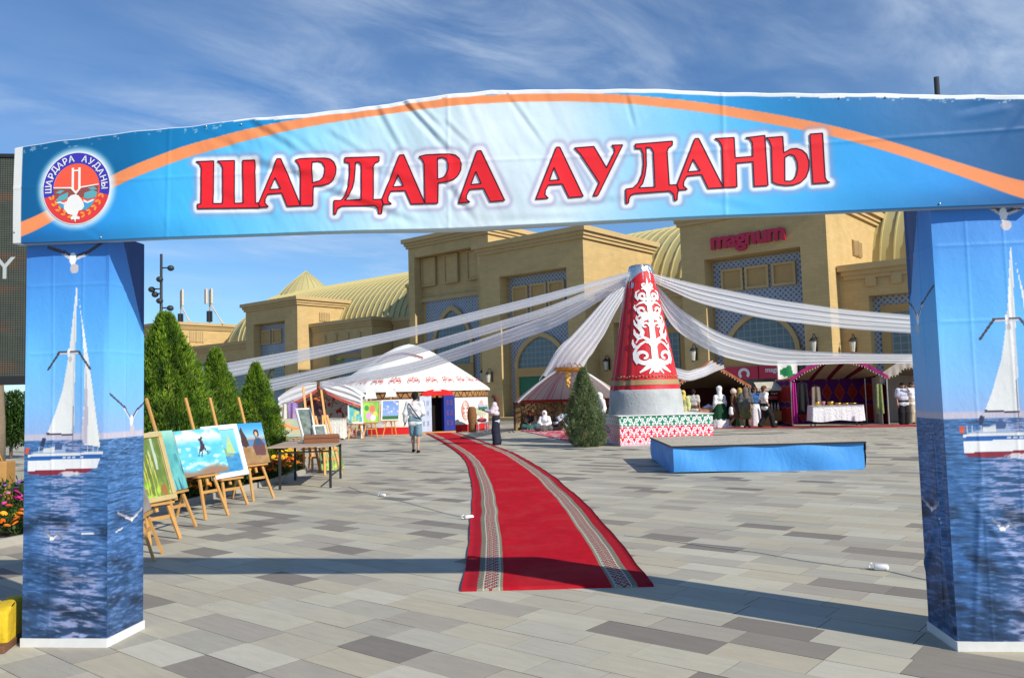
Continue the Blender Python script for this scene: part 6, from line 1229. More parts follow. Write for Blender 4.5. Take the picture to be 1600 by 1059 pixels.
def pose(h=1.75, **k):
    s = h/1.75
    J = dict(pel=(0, 0, .94), chest=(0, 0, 1.26), neck=(0, -.005, 1.47), head=(0, .01, 1.61), shl=(-.185, 0, 1.405), shr=(.185, 0, 1.405), ell=(-.235, -.02, 1.12), elr=(.235, -.02, 1.12), wrl=(-.25, .06, .88), wrr=(.25, .06, .88), hil=(-.09, 0, .92), hir=(.09, 0, .92), knl=(-.10, .02, .50), knr=(.10, .02, .50), anl=(-.10, -.02, .085), anr=(.10, -.02, .085))
    J.update(k); J = {a: np.array(b, float)*s for a, b in J.items()}; J['s'] = s; return J
def body_caps(J, fem=False):
    s = J['s']; v = lambda *a: np.array(a)*s; P = J; sw = .9 if fem else 1.0
    up = P['neck']-P['pel']; up = up/np.linalg.norm(up); sx = P['shr']-P['shl']; sx = sx/np.linalg.norm(sx)
    c = [(P['pel']-sx*.07*s, P['pel']+sx*.07*s, .105*s, .105*s, .9), (P['chest']-sx*.075*s*sw, P['chest']+sx*.075*s*sw, .108*s*sw, .108*s*sw, .85), ((P['pel']+P['chest'])/2-sx*.05*s, (P['pel']+P['chest'])/2+sx*.05*s, .10*s*sw, .10*s*sw, .85), (P['shl']*.85+P['neck']*.15, P['shr']*.85+P['neck']*.15, .055*s, .055*s), (P['chest'], P['neck'], .075*s, .052*s), (P['neck'], P['head'], .05*s, .055*s), (P['head']+v(0, -.012, .02), P['head']+v(0, .005, .045), .085*s, .088*s), (P['head']+v(0, .03, -.05), P['head']+v(0, .015, 0), .05*s, .072*s), (P['head']+v(0, .092, -.005), P['head']+v(0, .105, -.018), .012*s, .014*s)]
    for q in (-1, 1): c.append((P['head']+v(q*.082, -.01, .0), P['head']+v(q*.086, -.015, .02), .014*s, .016*s))
    for a in 'lr':
        c += [(P['sh'+a], P['el'+a], .048*s*sw, .038*s*sw), (P['el'+a], P['wr'+a], .038*s*sw, .026*s), (P['hi'+a], P['kn'+a], .085*s, .055*s), (P['kn'+a], P['an'+a]+v(0, 0, .03), .055*s, .036*s), (P['kn'+a]+(P['an'+a]-P['kn'+a])*.3+v(0, -.018, 0), P['kn'+a]+(P['an'+a]-P['kn'+a])*.45+v(0, -.012, 0), .05*s, .04*s)]
        d = P['wr'+a]-P['el'+a]; d = d/np.linalg.norm(d); c.append((P['wr'+a], P['wr'+a]+d*.075*s, .026*s, .03*s, .8)); f = P.get('ft'+a, np.array([0, 1, 0])); c.append((P['an'+a]-v(0, 0, .04), P['an'+a]-v(0, 0, .05)+np.array(f)*.14*s, .036*s, .028*s))
    return c
def fingers(J, mb):
    s = J['s']
    for a, q in (('l', -1), ('r', 1)):
        d = J['wr'+a]-J['el'+a]; d = d/np.linalg.norm(d); sx = np.cross(d, [q*.9, .3, .1]); sx /= np.linalg.norm(sx); n = np.cross(sx, d); b = J['wr'+a]+d*.075*s
        for k, L in enumerate((.062, .075, .07, .055)):
            o = b+sx*(k-1.5)*.018*s; mb.tube([o-d*.02*s, o+d*L*.5*s, o+d*L*.85*s-n*q*.018*s, o+d*L*s-n*q*.035*s], [.0095*s, .009*s, .008*s, .006*s], 5)
        o = J['wr'+a]+d*.03*s+sx*.024*s; mb.tube([o, o+(sx*.7+d*.8)*.03*s, o+(sx*.5+d*1.2)*.05*s], [.011*s, .010*s, .007*s], 5)
def person(label, loc, rz, J, skin=SKIN, fem=False, vox=.017, parts=()):
    t = thing('person', label, 'person', loc, rz); s = J['s']; V, F = sdf_mesh(body_caps(J, fem), vox, .03*s); h = J['head']; col_ = np.tile(np.array(skin), (len(V), 1))
    for q in (-1, 1):
        e = h+np.array([q*.034, .088, .018])*s; m = np.linalg.norm((V-e)/np.array([1.2, 1.6, .8]), axis=1) < .014*s; col_[m] = (.04, .025, .02)
        m = np.linalg.norm((V-e-np.array([0, 0, .022*s]))/np.array([1.7, 1.6, .5]), axis=1) < .014*s; col_[m] = (.08, .05, .035)
    m = np.linalg.norm((V-h-np.array([0, .09, -.05])*s)/np.array([1.8, 1.5, .6]), axis=1) < .015*s; col_[m] = (.36, .10, .09)
    mb = MB(); mb.col = skin; fingers(J, mb); n = len(V); V = np.vstack([V, np.array(mb.v)]); F = F.tolist()+[tuple(i+n for i in f) for f in mb.f]; col_ = np.vstack([col_, np.array(mb.c)])
    mkobj('body', V, F, MT_SKIN, t, smooth=True, col=col_)
    for nm, caps, mat, kw in parts:
        if callable(caps): caps(nm, mat, t)
        else: V, F = sdf_mesh(caps, kw.get('vox', vox), kw.get('k', .04), kw.get('cut')); mkobj(nm, V, F, mat, t, smooth=True)
    return t
def shirt(J, sleeve='long', e=.022, length=.0, fem=False):
    P = J; s = J['s']; sx = P['shr']-P['shl']; sx = sx/np.linalg.norm(sx); dn = np.array([0, 0, -.05-length])*s; sw = .9 if fem else 1.0
    c = [(P['pel']-sx*.075*s+dn, P['pel']+sx*.075*s+dn, .112*s+e*.6, .112*s+e*.6, .9), (P['chest']-sx*.075*s*sw, P['chest']+sx*.075*s*sw, .112*s+e*.6, .112*s+e*.6, .88), ((P['pel']+P['chest'])/2-sx*.06*s, (P['pel']+P['chest'])/2+sx*.06*s, .108*s+e*.5, .108*s+e*.5, .88), (P['shl'], P['shr'], .056*s+e*.5, .056*s+e*.5), (P['chest'], P['neck']-np.array([0, 0, .03])*s, .08*s+e*.5, .058*s+e*.2)]
    for a in 'lr':
        c.append((P['sh'+a], P['el'+a] if sleeve != 'short' else P['sh'+a]*.35+P['el'+a]*.65, .05*s+e, .044*s+e))
        if sleeve == 'long': c.append((P['el'+a], P['el'+a]*.08+P['wr'+a]*.92, .044*s+e, .034*s+e*.8))
    return c
def legs(J, frac=1.0, e=.02, wide=0.0):
    P = J; s = J['s']; sx = np.array([1, 0, 0]); c = [(P['pel']-sx*.07*s, P['pel']+sx*.07*s, .108*s+e*.5, .108*s+e*.5, .92)]
    for a in 'lr':
        c.append((P['hi'+a], P['kn'+a] if frac > .5 else P['hi'+a]*(1-frac*2)+P['kn'+a]*frac*2, .088*s+e*.6, .062*s+e+wide*.5))
        if frac > .5: f = (frac-.5)*2; c.append((P['kn'+a], P['kn'+a]*(1-f)+(P['an'+a]-np.array([0, 0, .01]))*f, .06*s+e+wide*.5, .046*s+e+wide))
    return c
def shoes(J, r=.045):
    s = J['s']; c = []
    for a in 'lr': f = np.array(J.get('ft'+a, (0, 1, 0)), float); b = J['an'+a]-np.array([0, 0, .04])*s; c.append((b-f*.03*s, b+f*.155*s-np.array([0, 0, .012]), r*s, (r-.012)*s))
    return c
def hair_short(J): h = J['head']; s = J['s']; v = lambda *a: np.array(a)*s; return [(h+v(0, -.03, .05), h+v(0, .02, .065), .098*s, .090*s), (h+v(0, -.055, -.02), h+v(0, -.04, .03), .075*s, .085*s)]
def hair_long(J, L=.45): h = J['head']; s = J['s']; v = lambda *a: np.array(a)*s; return hair_short(J)+[(h+v(-.05, -.06, .02), h+v(-.05, -.10, -L), .07*s, .045*s), (h+v(.05, -.06, .02), h+v(.05, -.10, -L*.95), .07*s, .045*s), (h+v(0, -.075, 0), h+v(0, -.11, -L), .08*s, .05*s)]
def gown(z0, z1, r0, r1, folds=11, amp=.05, c=(0, 0), ry=.85):
    def f(nm, mat, t):
        mb = MB(); n = 12; mb.lathe([(r0+(r1-r0)*(i/n)**.8, z1+(z0-z1)*i/n) for i in range(n+1)], 40, (c[0], c[1], 0), rfun=lambda a, z: (1+amp*math.sin(a*folds)*(z1-z)/(z1-z0)) * (1 if True else 1)); mb.v = [(x, c[1]+(y-c[1])*ry, z) for x, y, z in mb.v]; mb.build(nm, mat, t, smooth=True)
    return f
def dye(n, c, v=.10): return pm('dye_'+n, c, .9, max(v, .16), 9, .03, 13)
D_WHITE, D_NAVY, D_BLACK, D_DENIM, D_HAIR, D_BRHAIR = dye('white_cotton', (.74, .74, .76)), dye('navy', (.018, .02, .04)), dye('black', (.012, .012, .014)), dye('pale_denim', (.16, .27, .34), .25), dye('black_hair', (.010, .008, .008)), dye('brown_hair', (.10, .045, .028))
D_GREEN, D_LIME, D_GREY, D_OLIVE, D_BEIGE, D_PINK, D_ROSE, D_BROWN, D_BLUE = dye('dark_green', (.008, .055, .022)), dye('pale_lime', (.50, .52, .22)), dye('grey', (.10, .105, .11)), dye('olive', (.13, .12, .045)), dye('beige', (.45, .37, .28)), dye('pink', (.56, .30, .30)), dye('rose', (.35, .06, .07)), dye('brown', (.12, .05, .03)), dye('blue', (.03, .10, .28))
FWD = lambda px, py: gp(px, py)
# man in white shirt and denim shorts walking away
J = pose(1.80, anl=(-.08, .10, .10), anr=(.11, -.14, .085), knl=(-.09, .12, .50), knr=(.10, .02, .50), wrl=(-.30, .05, .90), ell=(-.27, -.03, 1.13), elr=(.23, .03, 1.14), wrr=(.13, .20, 1.05), head=(.02, .02, 1.61))
strap = lambda nm, mat, t: MB().tube([(-.15, -.10, 1.46), (-.10, -.155, 1.40), (.02, -.165, 1.22), (.14, -.145, 1.05), (.19, -.06, .98)], .018, 6).build(nm, mat, t)
person('person walking away in white shirt, denim shorts and crossbody strap', (-2.95, 24.45, 0), math.radians(-6), J, parts=[('shirt', shirt(J, 'long', .03, .02), D_WHITE, {}), ('shorts', legs(J, .44, .035, .02), D_DENIM, {}), ('shoes', shoes(J), D_BLACK, {}), ('hair', hair_short(J), D_HAIR, {}), ('crossbody_strap', strap, D_BLACK, {})])
# woman with long hair holding a box, facing left
J = pose(1.66, ell=(-.21, .10, 1.15), elr=(.21, .10, 1.15), wrl=(-.12, .34, 1.20), wrr=(.12, .34, 1.20), head=(0, .03, 1.61))
person('person in pale pink shirt and wide black trousers with long brown hair', (-.60, 27.2, 0), math.radians(78), J, fem=True, parts=[('shirt', shirt(J, 'long', .03, .06, True), dye('pale_pink', (.66, .58, .66)), {}), ('trousers', legs(J, .97, .035, .05), D_NAVY, {}), ('shoes', shoes(J), D_BEIGE, {}), ('hair', hair_long(J, .42), D_BRHAIR, {})])
gb = thing('gift_box', 'pale blue box held by the long haired person', 'box', (-1.0, 27.28, 1.16), .1); bevel(MB().box(-.17, .12, -.14, .14, 0, .10).build('box_base', dye('leaf_green', (.06, .18, .09)), gb), .008); bevel(MB().box(-.175, .125, -.145, .145, .10, .17).build('box_lid', dye('pale_blue', (.45, .55, .78)), gb), .008)
# seated on the rug at the open half yurt
J = pose(1.62, pel=(0, 0, .14), chest=(0, .04, .46), neck=(0, .05, .66), head=(0, .09, .80), shl=(-.18, .05, .60), shr=(.18, .05, .60), ell=(-.26, .14, .36), elr=(.26, .14, .36), wrl=(-.10, .30, .28), wrr=(.10, .30, .28), hil=(-.09, .02, .14), hir=(.09, .02, .14), knl=(-.30, .34, .14), knr=(.30, .34, .14), anl=(.08, .42, .07), anr=(-.08, .44, .07))
scarf = lambda J: [(J['head']+np.array([0, -.02, .03]), J['head']+np.array([0, .01, .05]), .112, .108), (J['head']+np.array([0, -.03, -.05]), J['neck']+np.array([0, .0, -.10]), .10, .17), (J['neck']+np.array([-.13, 0, -.14]), J['neck']+np.array([.13, 0, -.14]), .10, .10)]
facecut = lambda J: (lambda x, y, z: .060-np.sqrt((x-J['head'][0])**2+((y-J['head'][1]-.13)*.8)**2+((z-J['head'][2])*.8)**2))
person('person in white headscarf sitting on the pink rug', (1.35, 36.2, .03), math.radians(165), J, fem=True, vox=.02, parts=[('robe', shirt(J, 'long', .04, -.05, True), D_WHITE, {}), ('skirt', legs(J, .97, .05, .04), D_GREY, {}), ('headscarf', scarf(J), D_WHITE, {'cut': facecut(J)})])
person('person with red brown hair sitting in dark patterned clothes at rug edge', (.75, 38.2, .03), math.radians(170), J, fem=True, vox=.02, parts=[('robe', shirt(J, 'long', .04, -.05, True), dye('dark_floral', (.04, .035, .035), .5), {}), ('skirt', legs(J, .97, .05, .04), dye('teal_skirt', (.03, .12, .13)), {}), ('hair', hair_long(J, .3), dye('auburn', (.20, .06, .03)), {})])
J2 = pose(1.66, pel=(0, -.25, .42), chest=(0, .06, .62), neck=(0, .24, .70), head=(0, .36, .72), shl=(-.18, .18, .66), shr=(.18, .18, .66), ell=(-.22, .26, .40), elr=(.22, .26, .40), wrl=(-.18, .36, .16), wrr=(.18, .36, .16), hil=(-.09, -.25, .40), hir=(.09, -.25, .40), knl=(-.12, -.12, .08), knr=(.12, -.12, .08), anl=(-.12, -.50, .07), anr=(.12, -.50, .07), ftl=(0, -1, 0), ftr=(0, -1, 0))
person('person in pale blue top kneeling forward beside the juniper', (2.05, 36.4, .03), math.radians(-70), J2, fem=True, vox=.02, parts=[('top', shirt(J2, 'long', .035, 0, True), dye('pale_blue_top', (.52, .58, .70)), {}), ('trousers', legs(J2, .97, .03, .02), D_BLACK, {}), ('hair', hair_short(J2), D_HAIR, {})])
J = pose(1.62)
p = at(938, 650, 30.5); person('person in white headscarf standing between the juniper and the cone', (p[0], 30.5, 0), math.radians(120), J, fem=True, vox=.02, parts=[('robe', shirt(J, 'long', .05, .1, True), D_WHITE, {}), ('dark_skirt', gown(.02, .95, .20, .34), D_BLACK, {}), ('headscarf', scarf(J), D_WHITE, {'cut': facecut(J)})])
# crowd at the brown tent
def hat_tall(J): h = J['head']; return [(h+np.array([0, -.01, .06]), h+np.array([0, -.01, .17]), .105, .125)]
def hat_brim(J): h = J['head']; return [(h+np.array([0, -.01, .06]), h+np.array([0, -.01, .10]), .105, .09), (h+np.array([-.05, 0, .045]), h+np.array([.05, 0, .045]), .12, .12, 1.0)]
J = pose(1.62); p = at(1125, 640, 35.0); person('person in tall white headdress with dark green skirt and white hem', (p[0], 35.0, 0), math.radians(10), J, fem=True, vox=.02, parts=[('white_blouse', shirt(J, 'long', .05, -.04, True), D_WHITE, {}), ('headdress', hat_tall(J)+scarf(J)[1:], D_WHITE, {}), ('green_skirt', gown(.36, 1.02, .20, .40), D_GREEN, {}), ('white_underskirt', gown(.02, .38, .385, .46), D_WHITE, {})])
J = pose(1.60, anl=(-.08, .26, .09), anr=(.10, -.22, .10), knl=(-.09, .22, .49), knr=(.10, .02, .48), ell=(-.22, -.10, 1.13), wrl=(-.22, .02, .90)); p = at(1147, 640, 34.7); person('person stepping along in pale bucket hat and brown dress with white bag', (p[0], 34.7, 0), math.radians(-120), J, fem=True, vox=.02, parts=[('dress', shirt(J, 'short', .03, .12, True), D_BROWN, {}), ('dress_skirt', gown(.42, .95, .17, .27, 7, .06), D_BROWN, {}), ('bucket_hat', hat_brim(J), dye('blush_hat', (.60, .46, .40)), {}), ('shoes', shoes(J), D_WHITE, {}), ('white_bag', [((.26, -.05, .80), (.28, -.05, .62), .09, .10)], D_WHITE, {})])
J = pose(1.66); p = at(1157, 640, 35.6); person('person in gold scarf and long dark green dress seen from behind', (p[0], 35.6, 0), math.radians(-20), J, fem=True, vox=.02, parts=[('dress_top', shirt(J, 'long', .04, 0, True), D_LIME, {}), ('green_dress', gown(.02, 1.30, .17, .40), D_GREEN, {}), ('gold_scarf', scarf(J), dye('gold_scarf', (.42, .29, .07)), {'cut': facecut(J)})])
J = pose(1.70, wrr=(.16, .24, 1.08), elr=(.24, .06, 1.12)); p = at(1166, 640, 34.3); person('person with long grey brown hair in dark jacket and olive shorts', (p[0], 34.3, 0), math.radians(-8), J, fem=True, vox=.02, parts=[('jacket', shirt(J, 'long', .05, .04, True), D_GREY, {}), ('shorts', legs(J, .55, .04, .03), D_OLIVE, {}), ('hair', hair_long(J, .34), dye('ash_hair', (.16, .12, .10)), {}), ('shoes', shoes(J), D_BLACK, {})])
J = pose(1.68, ell=(-.30, .06, 1.32), wrl=(-.16, .20, 1.52)); p = at(1180, 640, 35.2); person('person in blue clothes raising an arm, behind the walking one', (p[0], 35.2, 0), math.radians(200), J, fem=True, vox=.02, parts=[('blue_top', shirt(J, 'short', .04, .05, True), D_BLUE, {}), ('striped_skirt', gown(.04, .95, .18, .30), D_WHITE, {}), ('hair', hair_short(J), D_BRHAIR, {})])
J = pose(1.72, anl=(-.09, -.22, .13), anr=(.10, .30, .09), knl=(-.10, .05, .50), knr=(.10, .22, .50), elr=(.30, -.16, 1.18), wrr=(.24, .02, 1.0), ell=(-.24, -.08, 1.14), wrl=(-.24, .05, .93)); p = at(1195, 640, 33.6); person('person striding right in white T-shirt and black trousers', (p[0], 33.6, 0), math.radians(-78), J, vox=.02, parts=[('t_shirt', shirt(J, 'short', .035, .03), D_WHITE, {}), ('trousers', legs(J, .97, .03, .02), D_BLACK, {}), ('hair', hair_short(J), D_BRHAIR, {}), ('shoes', shoes(J), D_BLACK, {})])
J = pose(1.66); p = at(1084, 640, 35.0); person('person in striped white top serving at the brown tent counter', (p[0], 35.0, 0), math.radians(-20), J, vox=.02, parts=[('top', shirt(J, 'short', .04, .05), dye('striped_white', (.50, .48, .45)), {}), ('trousers', legs(J, .97, .03, .02), D_BROWN, {}), ('hair', hair_short(J), D_HAIR, {})])
J = pose(1.62); p = at(1068, 640, 33.4); person('person in pale yellow scarf half hidden behind the cone base', (p[0], 33.4, 0), math.radians(150), J, fem=True, vox=.02, parts=[('robe', shirt(J, 'long', .05, .1, True), D_LIME, {}), ('long_skirt', gown(.02, 1.0, .2, .34), dye('pale_yellow', (.52, .48, .22)), {}), ('scarf', scarf(J), dye('yellow_scarf', (.56, .46, .12)), {'cut': facecut(J)})])
J = pose(1.70, ell=(-.28, .12, 1.28), wrl=(-.12, .20, 1.50)); p = at(1412, 640, 33.2); person('stout person in pale shirt raising a hand to the face', (p[0], 33.2, 0), math.radians(175), J, vox=.02, parts=[('shirt', shirt(J, 'short', .065, .02), dye('pale_lilac_shirt', (.56, .58, .68)), {}), ('trousers', legs(J, .97, .045, .03), D_BLACK, {}), ('hair', hair_short(J), D_HAIR, {}), ('shoes', shoes(J), D_BLACK, {})])
J = pose(1.72); p = at(1427, 640, 33.7); person('person in cream shirt and beige trousers beside the gate pillar', (p[0], 33.7, 0), math.radians(200), J, vox=.02, parts=[('shirt', shirt(J, 'short', .04, .02), D_WHITE, {}), ('trousers', legs(J, .97, .03, .02), D_BEIGE, {}), ('hair', hair_short(J), D_BRHAIR, {}), ('shoes', shoes(J), D_BROWN, {})])
# ================================================================ FAIR FURNITURE
def draped_table(label, loc, rz, W, D, H, mat, drop, legm=None):
    t = thing('draped_table', label, 'table', loc, rz); MB().box(-W/2+.03, W/2-.03, -D/2+.03, D/2-.03, H-.04, H-.012).build('table_top', MT_PINE, t)
    for x in (-1, 1):
        for y in (-1, 1): MB().box(x*(W/2-.09)-.02, x*(W/2-.09)+.02, y*(D/2-.09)-.02, y*(D/2-.09)+.02, 0, H-.04).build('leg', MT_BLK, t)
    mb = MB(); N = 120; per = []
    for k in range(N):
        q = k/N*(2*W+2*D); per.append((-W/2+q, -D/2) if q < W else (W/2, -D/2+q-W) if q < W+D else (W/2-(q-W-D), D/2) if q < 2*W+D else (-W/2, D/2-(q-2*W-D)))
    V = []; 
    for j in range(7):
        f = j/6
        for k, (x, y) in enumerate(per):
            w = 1+(.02+.012*math.sin(k*.55)+.01*math.sin(k*1.3))*f*2; V.append((x*w, y*w, H-(drop+.03*math.sin(k*.21))*f))
    mb.add(V, [(j*N+k, j*N+(k+1) % N, (j+1)*N+(k+1) % N, (j+1)*N+k) for j in range(6) for k in range(N)]+[tuple(range(N))]); mb.build('tablecloth', mat, t, smooth=True); return t
p = at(1306, 655, 33.3); TB = draped_table('table under a long white cloth in the magenta trimmed tent', (p[0], 33.3, 0), math.radians(-4), 2.0, .75, .86, D_WHITE, .62)
MT_BRASS = pm('brass', (.55, .34, .06), .3, .2, 8, metal=.7)
for k, (dx, r, hh) in enumerate(((-.72, .11, .15), (-.48, .09, .16), (-.18, .13, .15), (.12, .13, .09), (.42, .14, .07), (.72, .15, .07))):
    nm = ('first', 'second', 'third', 'fourth', 'fifth', 'sixth')[k]; b = thing('brass_bowl', nm+' bowl from the left on the white clothed table', 'bowl', (p[0]+dx, 33.3+.07*-dx*.1, .861), 0, 'bowls on the white table'); MB().lathe([(.0, 0), (r*.5, 0), (r*.55, .01), (r*.9, hh*.5), (r, hh), (r*.92, hh), (r*.8, hh*.5), (0, .02)], 18).build('bowl', MT_BRASS if k != 1 else pm('pink_pot', (.4, .16, .14), .5), b, smooth=True)
p2 = at(523, 668, 33.6); draped_table('small counter under pleated white cloth in the swag tent', (p2[0], 33.9, 0), .05, .72, .6, .88, dye('cream_cloth', (.68, .66, .60)), .82)
p2 = at(1096, 640, 35.2); draped_table('counter with embroidered cloth in the brown tent', (p2[0]+.1, 35.4, 0), -.1, 1.2, .6, .85, dye('embroidered', (.42, .22, .15), .6), .7)
fb = thing('fabric_bundle', 'pale blue folded fabric lying on the embroidered counter', 'fabric', (p2[0]+.35, 35.35, .861), .2); MB().grid(lambda u, v: ((u-.5)*.5, (v-.5)*.35, .14*math.sin(PI*u)*math.sin(PI*v)**.5+.02*math.sin(u*17)), 12, 8).build('folded_cloth', dye('ice_blue', (.48, .54, .70)), fb, smooth=True)
def hanging(label, x, y, z, w, h, mat, seed):
    t = thing('hanging_garment', label, 'garment', (x, y, 0), -.07, 'garments hung up in the tents'); mb = MB(); mb.grid(lambda u, v: ((u-.5)*w*(.75+.25*(1-v))+.015*math.sin(seed), .05*math.sin(u*11+seed)*(1-v*.6), z-h+h*v+.03*(1-abs(2*u-1))*v), 14, 8); mb.build('cloth', mat, t, smooth=True); MB().tube([(-w*.4, 0, z+.01), (0, 0, z+.08), (w*.4, 0, z+.01)], .01, 5).build('hanger', MT_BLK, t)
q = at(1250, 620, 33.9); hanging('dark long coat hung at the left of the magenta trimmed tent', q[0]+.12, 33.95, 1.75, .5, 1.25, D_BLACK, 1); hanging('magenta curtain tied at the left pole of the purple tent', at(1241, 620, 33.95)[0], 33.98, 1.8, .22, 1.65, dye('magenta', (.42, .02, .22)), 2)
hanging('green and cream vest hung at the right pole of the purple tent', at(1380, 620, 33.9)[0]-.1, 34.0, 1.65, .34, 1.2, dye('green_cream', (.20, .24, .10), .6), 3)
hanging('white dotted dress in the purple tent', at(1276, 620, 34.6)[0], 34.6, 1.6, .45, 1.0, dye('taupe', (.20, .16, .13)), 4)
hanging('purple costume on the left side of the swag tent', at(458, 640, 34.0)[0], 34.0, 1.55, .6, .8, dye('lilac', (.34, .22, .50), .4), 5); hanging('cream costume at the left edge of the swag tent', at(445, 640, 33.9)[0], 33.9, 1.5, .4, .6, dye('cream', (.6, .55, .5)), 6)
hanging('dark flowered shawl in the middle of the swag tent', at(497, 640, 34.9)[0], 34.9, 1.75, .8, .8, dye('dark_flowered', (.12, .06, .07), .9), 7)
# kiosk beside the striding person
q = at(1211, 655, 36.0); kk = thing('drinks_kiosk', 'wooden kiosk with cream awning and rows of bottles', 'kiosk', (q[0], 36.0, 0), math.radians(-8)); MT_KW = pm('orange_plywood', (.42, .21, .06), .6, .2, 6)
bevel(MB().box(-.62, .62, 0, .6, .18, .62).build('counter', MT_KW, kk), .01)
for x in (-.58, .54):
    MB().box(x, x+.05, .0, .05, 0, .18).build('leg', MT_KW, kk); MB().box(x, x+.05, .5, .55, .62, 1.75).build('post', MT_KW, kk)
mb = MB(); mb.grid(lambda u, v: ((u-.5)*1.45, -.25+v*.95, 1.62+.28*v-.02*math.sin(u*20)*(1-v)), 16, 5); mb.build('awning', dye('cream_awning', (.52, .48, .38)), kk, smooth=True); bevel(MB().box(-.72, .72, -.27, -.24, 1.50, 1.64).build('awning_flap', dye('cream_flap', (.50, .46, .36)), kk), .005)
MB().box(-.55, .55, .52, .56, .7, 1.5).build('back_board', D_BLACK, kk); MB().box(-.2, .5, .505, .52, 1.12, 1.28).build('pink_plate', MT_MAG, kk); v_, f_ = text_mesh('super', .17, bold=.004); mkobj('plate_lettering', [(x+.15, .50, y+1.40) for x, y, z in v_], f_, MT_WHITE, kk)
for k in range(8): MB().lathe([(0, 0), (.045, 0), (.045, .24), (.02, .30), (.02, .36), (0, .36)], 8, (-.5+k*.14, .2, .62)).build('bottle', D_WHITE if k % 2 else D_BEIGE, kk, smooth=True)
sb = thing('sandwich_board', 'small orange board standing behind the striding person', 'sign', (at(1200, 660, 35.3)[0], 35.3, 0), 0); mb = MB(); mb.add([(-.3, 0, 0), (.3, 0, 0), (0, .15, .62), (-.3, .3, 0), (.3, .3, 0)], [(0, 1, 2), (3, 4, 2), (0, 3, 2), (1, 4, 2)]); mb.build('board', MT_KW, sb)
bn = thing('ornament_banner', 'green red and white ornament banner left of the purple tent', 'banner', (at(1231, 590, 37)[0], 37, 0), -.05)
def p_orn(u, v): c = np.tile(C(226, 224, 220), u.shape+(1,)); c = lerp(c, C(24, 120, 70), (((u-.5)/.4)**2+((v-.78)/.14)**2 < 1)*(fbm(u*5, v*9, 2, 1) > .38)); return lerp(c, C(222, 52, 46), (v < .55)*(fbm(u*4+2, v*9, 2, 4) > .46))
U_, V_ = np.meshgrid(np.linspace(0, 1, 25), np.linspace(0, 1, 61)); mkobj('printed_sheet', np.stack([(U_-.5)*.85, .02*np.sin(U_*9), .5+V_*2.35], -1).reshape(-1, 3), gridfaces(24, 60), MT_PRINT, bn, col=lin(p_orn(U_, V_).reshape(-1, 3)))
for x in (-.44, .44): MB().tube([(x, .03, 0), (x, .03, 2.9)], .02, 6).build('pole', MT_STEEL, bn)
ST = [gp(1112, 670)[:2], gp(1300, 668.5)[:2], gp(1470, 666)[:2], gp(1470, 663.5)[:2]+np.array([0, .3]), gp(1300, 666)[:2]+np.array([0, .3]), gp(1112, 667)[:2]+np.array([0, .3])]
mb = MB(); n = 6; mb.add([(x, y, .02) for x, y in ST]+[(x, y, .001) for x, y in ST], [(0, 1, 4, 5), (1, 2, 3, 4)]+[(i, i+n, (i+1) % n+n, (i+1) % n) for i in range(n)]); tag(mb.build('red_runner', pm('faded_red_runner', (.36, .04, .04), .95, .25, 3)), 'narrow faded red runner along the front of the right tents', 'carpet')
# things at the yurt wall
ch = thing('white_chair', 'white chair with a red cushion beside the yurt', 'chair', (at(753, 665, 37.6)[0], 37.6, 0), .3); MB().box(-.24, .24, -.22, .22, .40, .45).build('seat', MT_WHITE, ch); MB().ball((0, 0, .53), (.24, .22, .10), 12, 7).build('cushion', D_ROSE, ch, smooth=True)
mb = MB(); mb.box(-.24, .24, .20, .24, .72, 1.12); mb.build('backrest', dye('painted_rose_back', (.55, .55, .42), .5), ch)
for x in (-.21, .21):
    MB().box(x-.02, x+.02, -.21, -.17, 0, .40).build('leg', MT_WHITE, ch); MB().box(x-.02, x+.02, .20, .24, 0, .40).build('leg', MT_WHITE, ch); MB().box(x-.02, x+.02, .20, .24, .45, .72).build('back_post', MT_WHITE, ch)
hd = thing('hide_stand', 'tall brown fur wrapped stand against the yurt wall', 'stand', (at(738, 665, 37.6)[0], 37.6, 0), 0); MB().lathe([(.0, 0), (.18, 0), (.17, .3), (.22, .7), (.18, 1.05), (.12, 1.15), (0, 1.16)], 12, rfun=lambda a, z: 1+.1*math.sin(a*5+z*9)).build('fur_wrap', dye('fur_brown', (.20, .09, .035), .5), hd, smooth=True)
sh = thing('sandals', 'pair of pale sandals left at the rug corner', 'shoes', (at(800, 672, 36)[0], 36, 0), .5)
for x in (-.1, .1):
    o = MB().ball((x, 0, .035), (.05, .14, .035), 8, 5).build('sandal', D_BEIGE, sh, smooth=True)
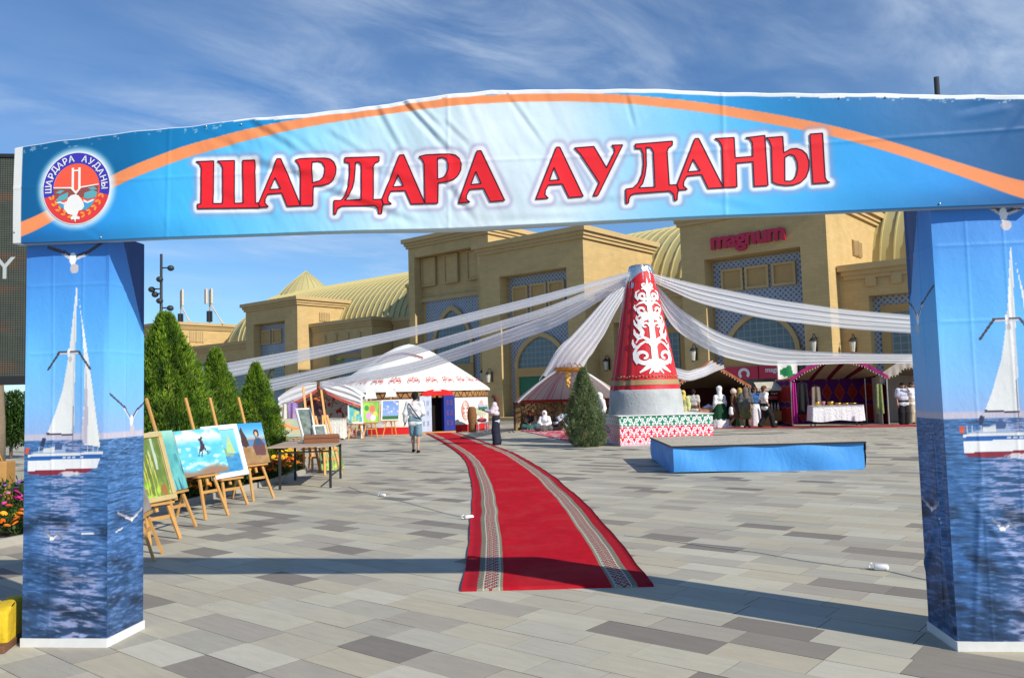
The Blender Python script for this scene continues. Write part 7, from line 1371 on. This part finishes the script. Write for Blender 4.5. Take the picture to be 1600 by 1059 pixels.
# ================================================================ CABLE WITH PLUG CONNECTORS
MT_CABLE = pm('grey_cable', (.42, .42, .40), .6); MT_PLUG = pm('white_plastic', (.78, .78, .80), .35, .05, spec=.5)
CP = [(545, 760), (563, 768), (598, 775), (640, 786), (690, 800), (735, 810)]; CP2 = [(975, 836), (1010, 840), (1060, 846), (1110, 854), (1180, 862), (1250, 874), (1320, 885), (1378, 889), (1420, 899), (1460, 908), (1520, 918)]
for L, lb in ((CP, 'thin grey cable lying left of the red carpet'), (CP2, 'thin grey cable lying right of the red carpet')):
    P = [gp(x, y, .006)+np.array([0, .02*math.sin(i*2.3), 0]) for i, (x, y) in enumerate(L)]; tag(MB().tube(P, .0042, 6).build('power_cable', MT_CABLE), lb, 'cable', 'power cables on the paving')
for px, py, rz, k, lb in ((1377, 891, -.35, 1.0, 'white plastic plug connector lying near the right pillar'), (598, 776, -.5, .9, 'white plug connector on the paving left of the carpet'), (733, 811, .3, 1.0, 'white plug connector touching the left carpet edge')):
    p = gp(px, py, 0); t = thing('plug_connector', lb, 'plug', (p[0], p[1], .030), rz, 'white plug connectors')
    mb = MB(); mb.tube([(-.055*k, 0, 0), (-.05*k, 0, 0), (.04*k, 0, 0), (.05*k, 0, 0), (.062*k, 0, 0)], [.022*k, .027*k, .027*k, .024*k, .012*k], 14); mb.build('plug_body', MT_PLUG, t, smooth=True)
    mb = MB(); mb.tube([(-.05*k+.03*math.sin(a)-.02, .0, .022*math.cos(a)*k+.008) for a in np.linspace(0, -PI, 9)], .006, 6); mb.build('pull_ring', MT_PLUG, t, smooth=True)
# ================================================================ POLES THAT HOLD THE FAR ENDS OF THE DRAPES
for px, pt, Y, lb in ((1474, 494, 26.0, 'slim white pole holding the upper right drape, behind the right gate pillar'), (1482, 551, 30.5, 'slim white pole holding the lower right drape, behind the right gate pillar'), (288, 576, 27.5, 'slim white pole holding the upper left drape, behind the tallest conifer')):
    q = at(px, pt, Y); t = thing('drape_pole', lb, 'pole', (q[0], Y, 0), 0, 'slim poles for the drapes'); MB().tube([(0, 0, 0), (0, 0, q[2]+.06)], .03, 8).build('shaft', MT_WHITE, t); MB().lathe([(.0, 0), (.2, 0), (.2, .03), (0, .04)], 16).build('base_plate', MT_BLK, t)
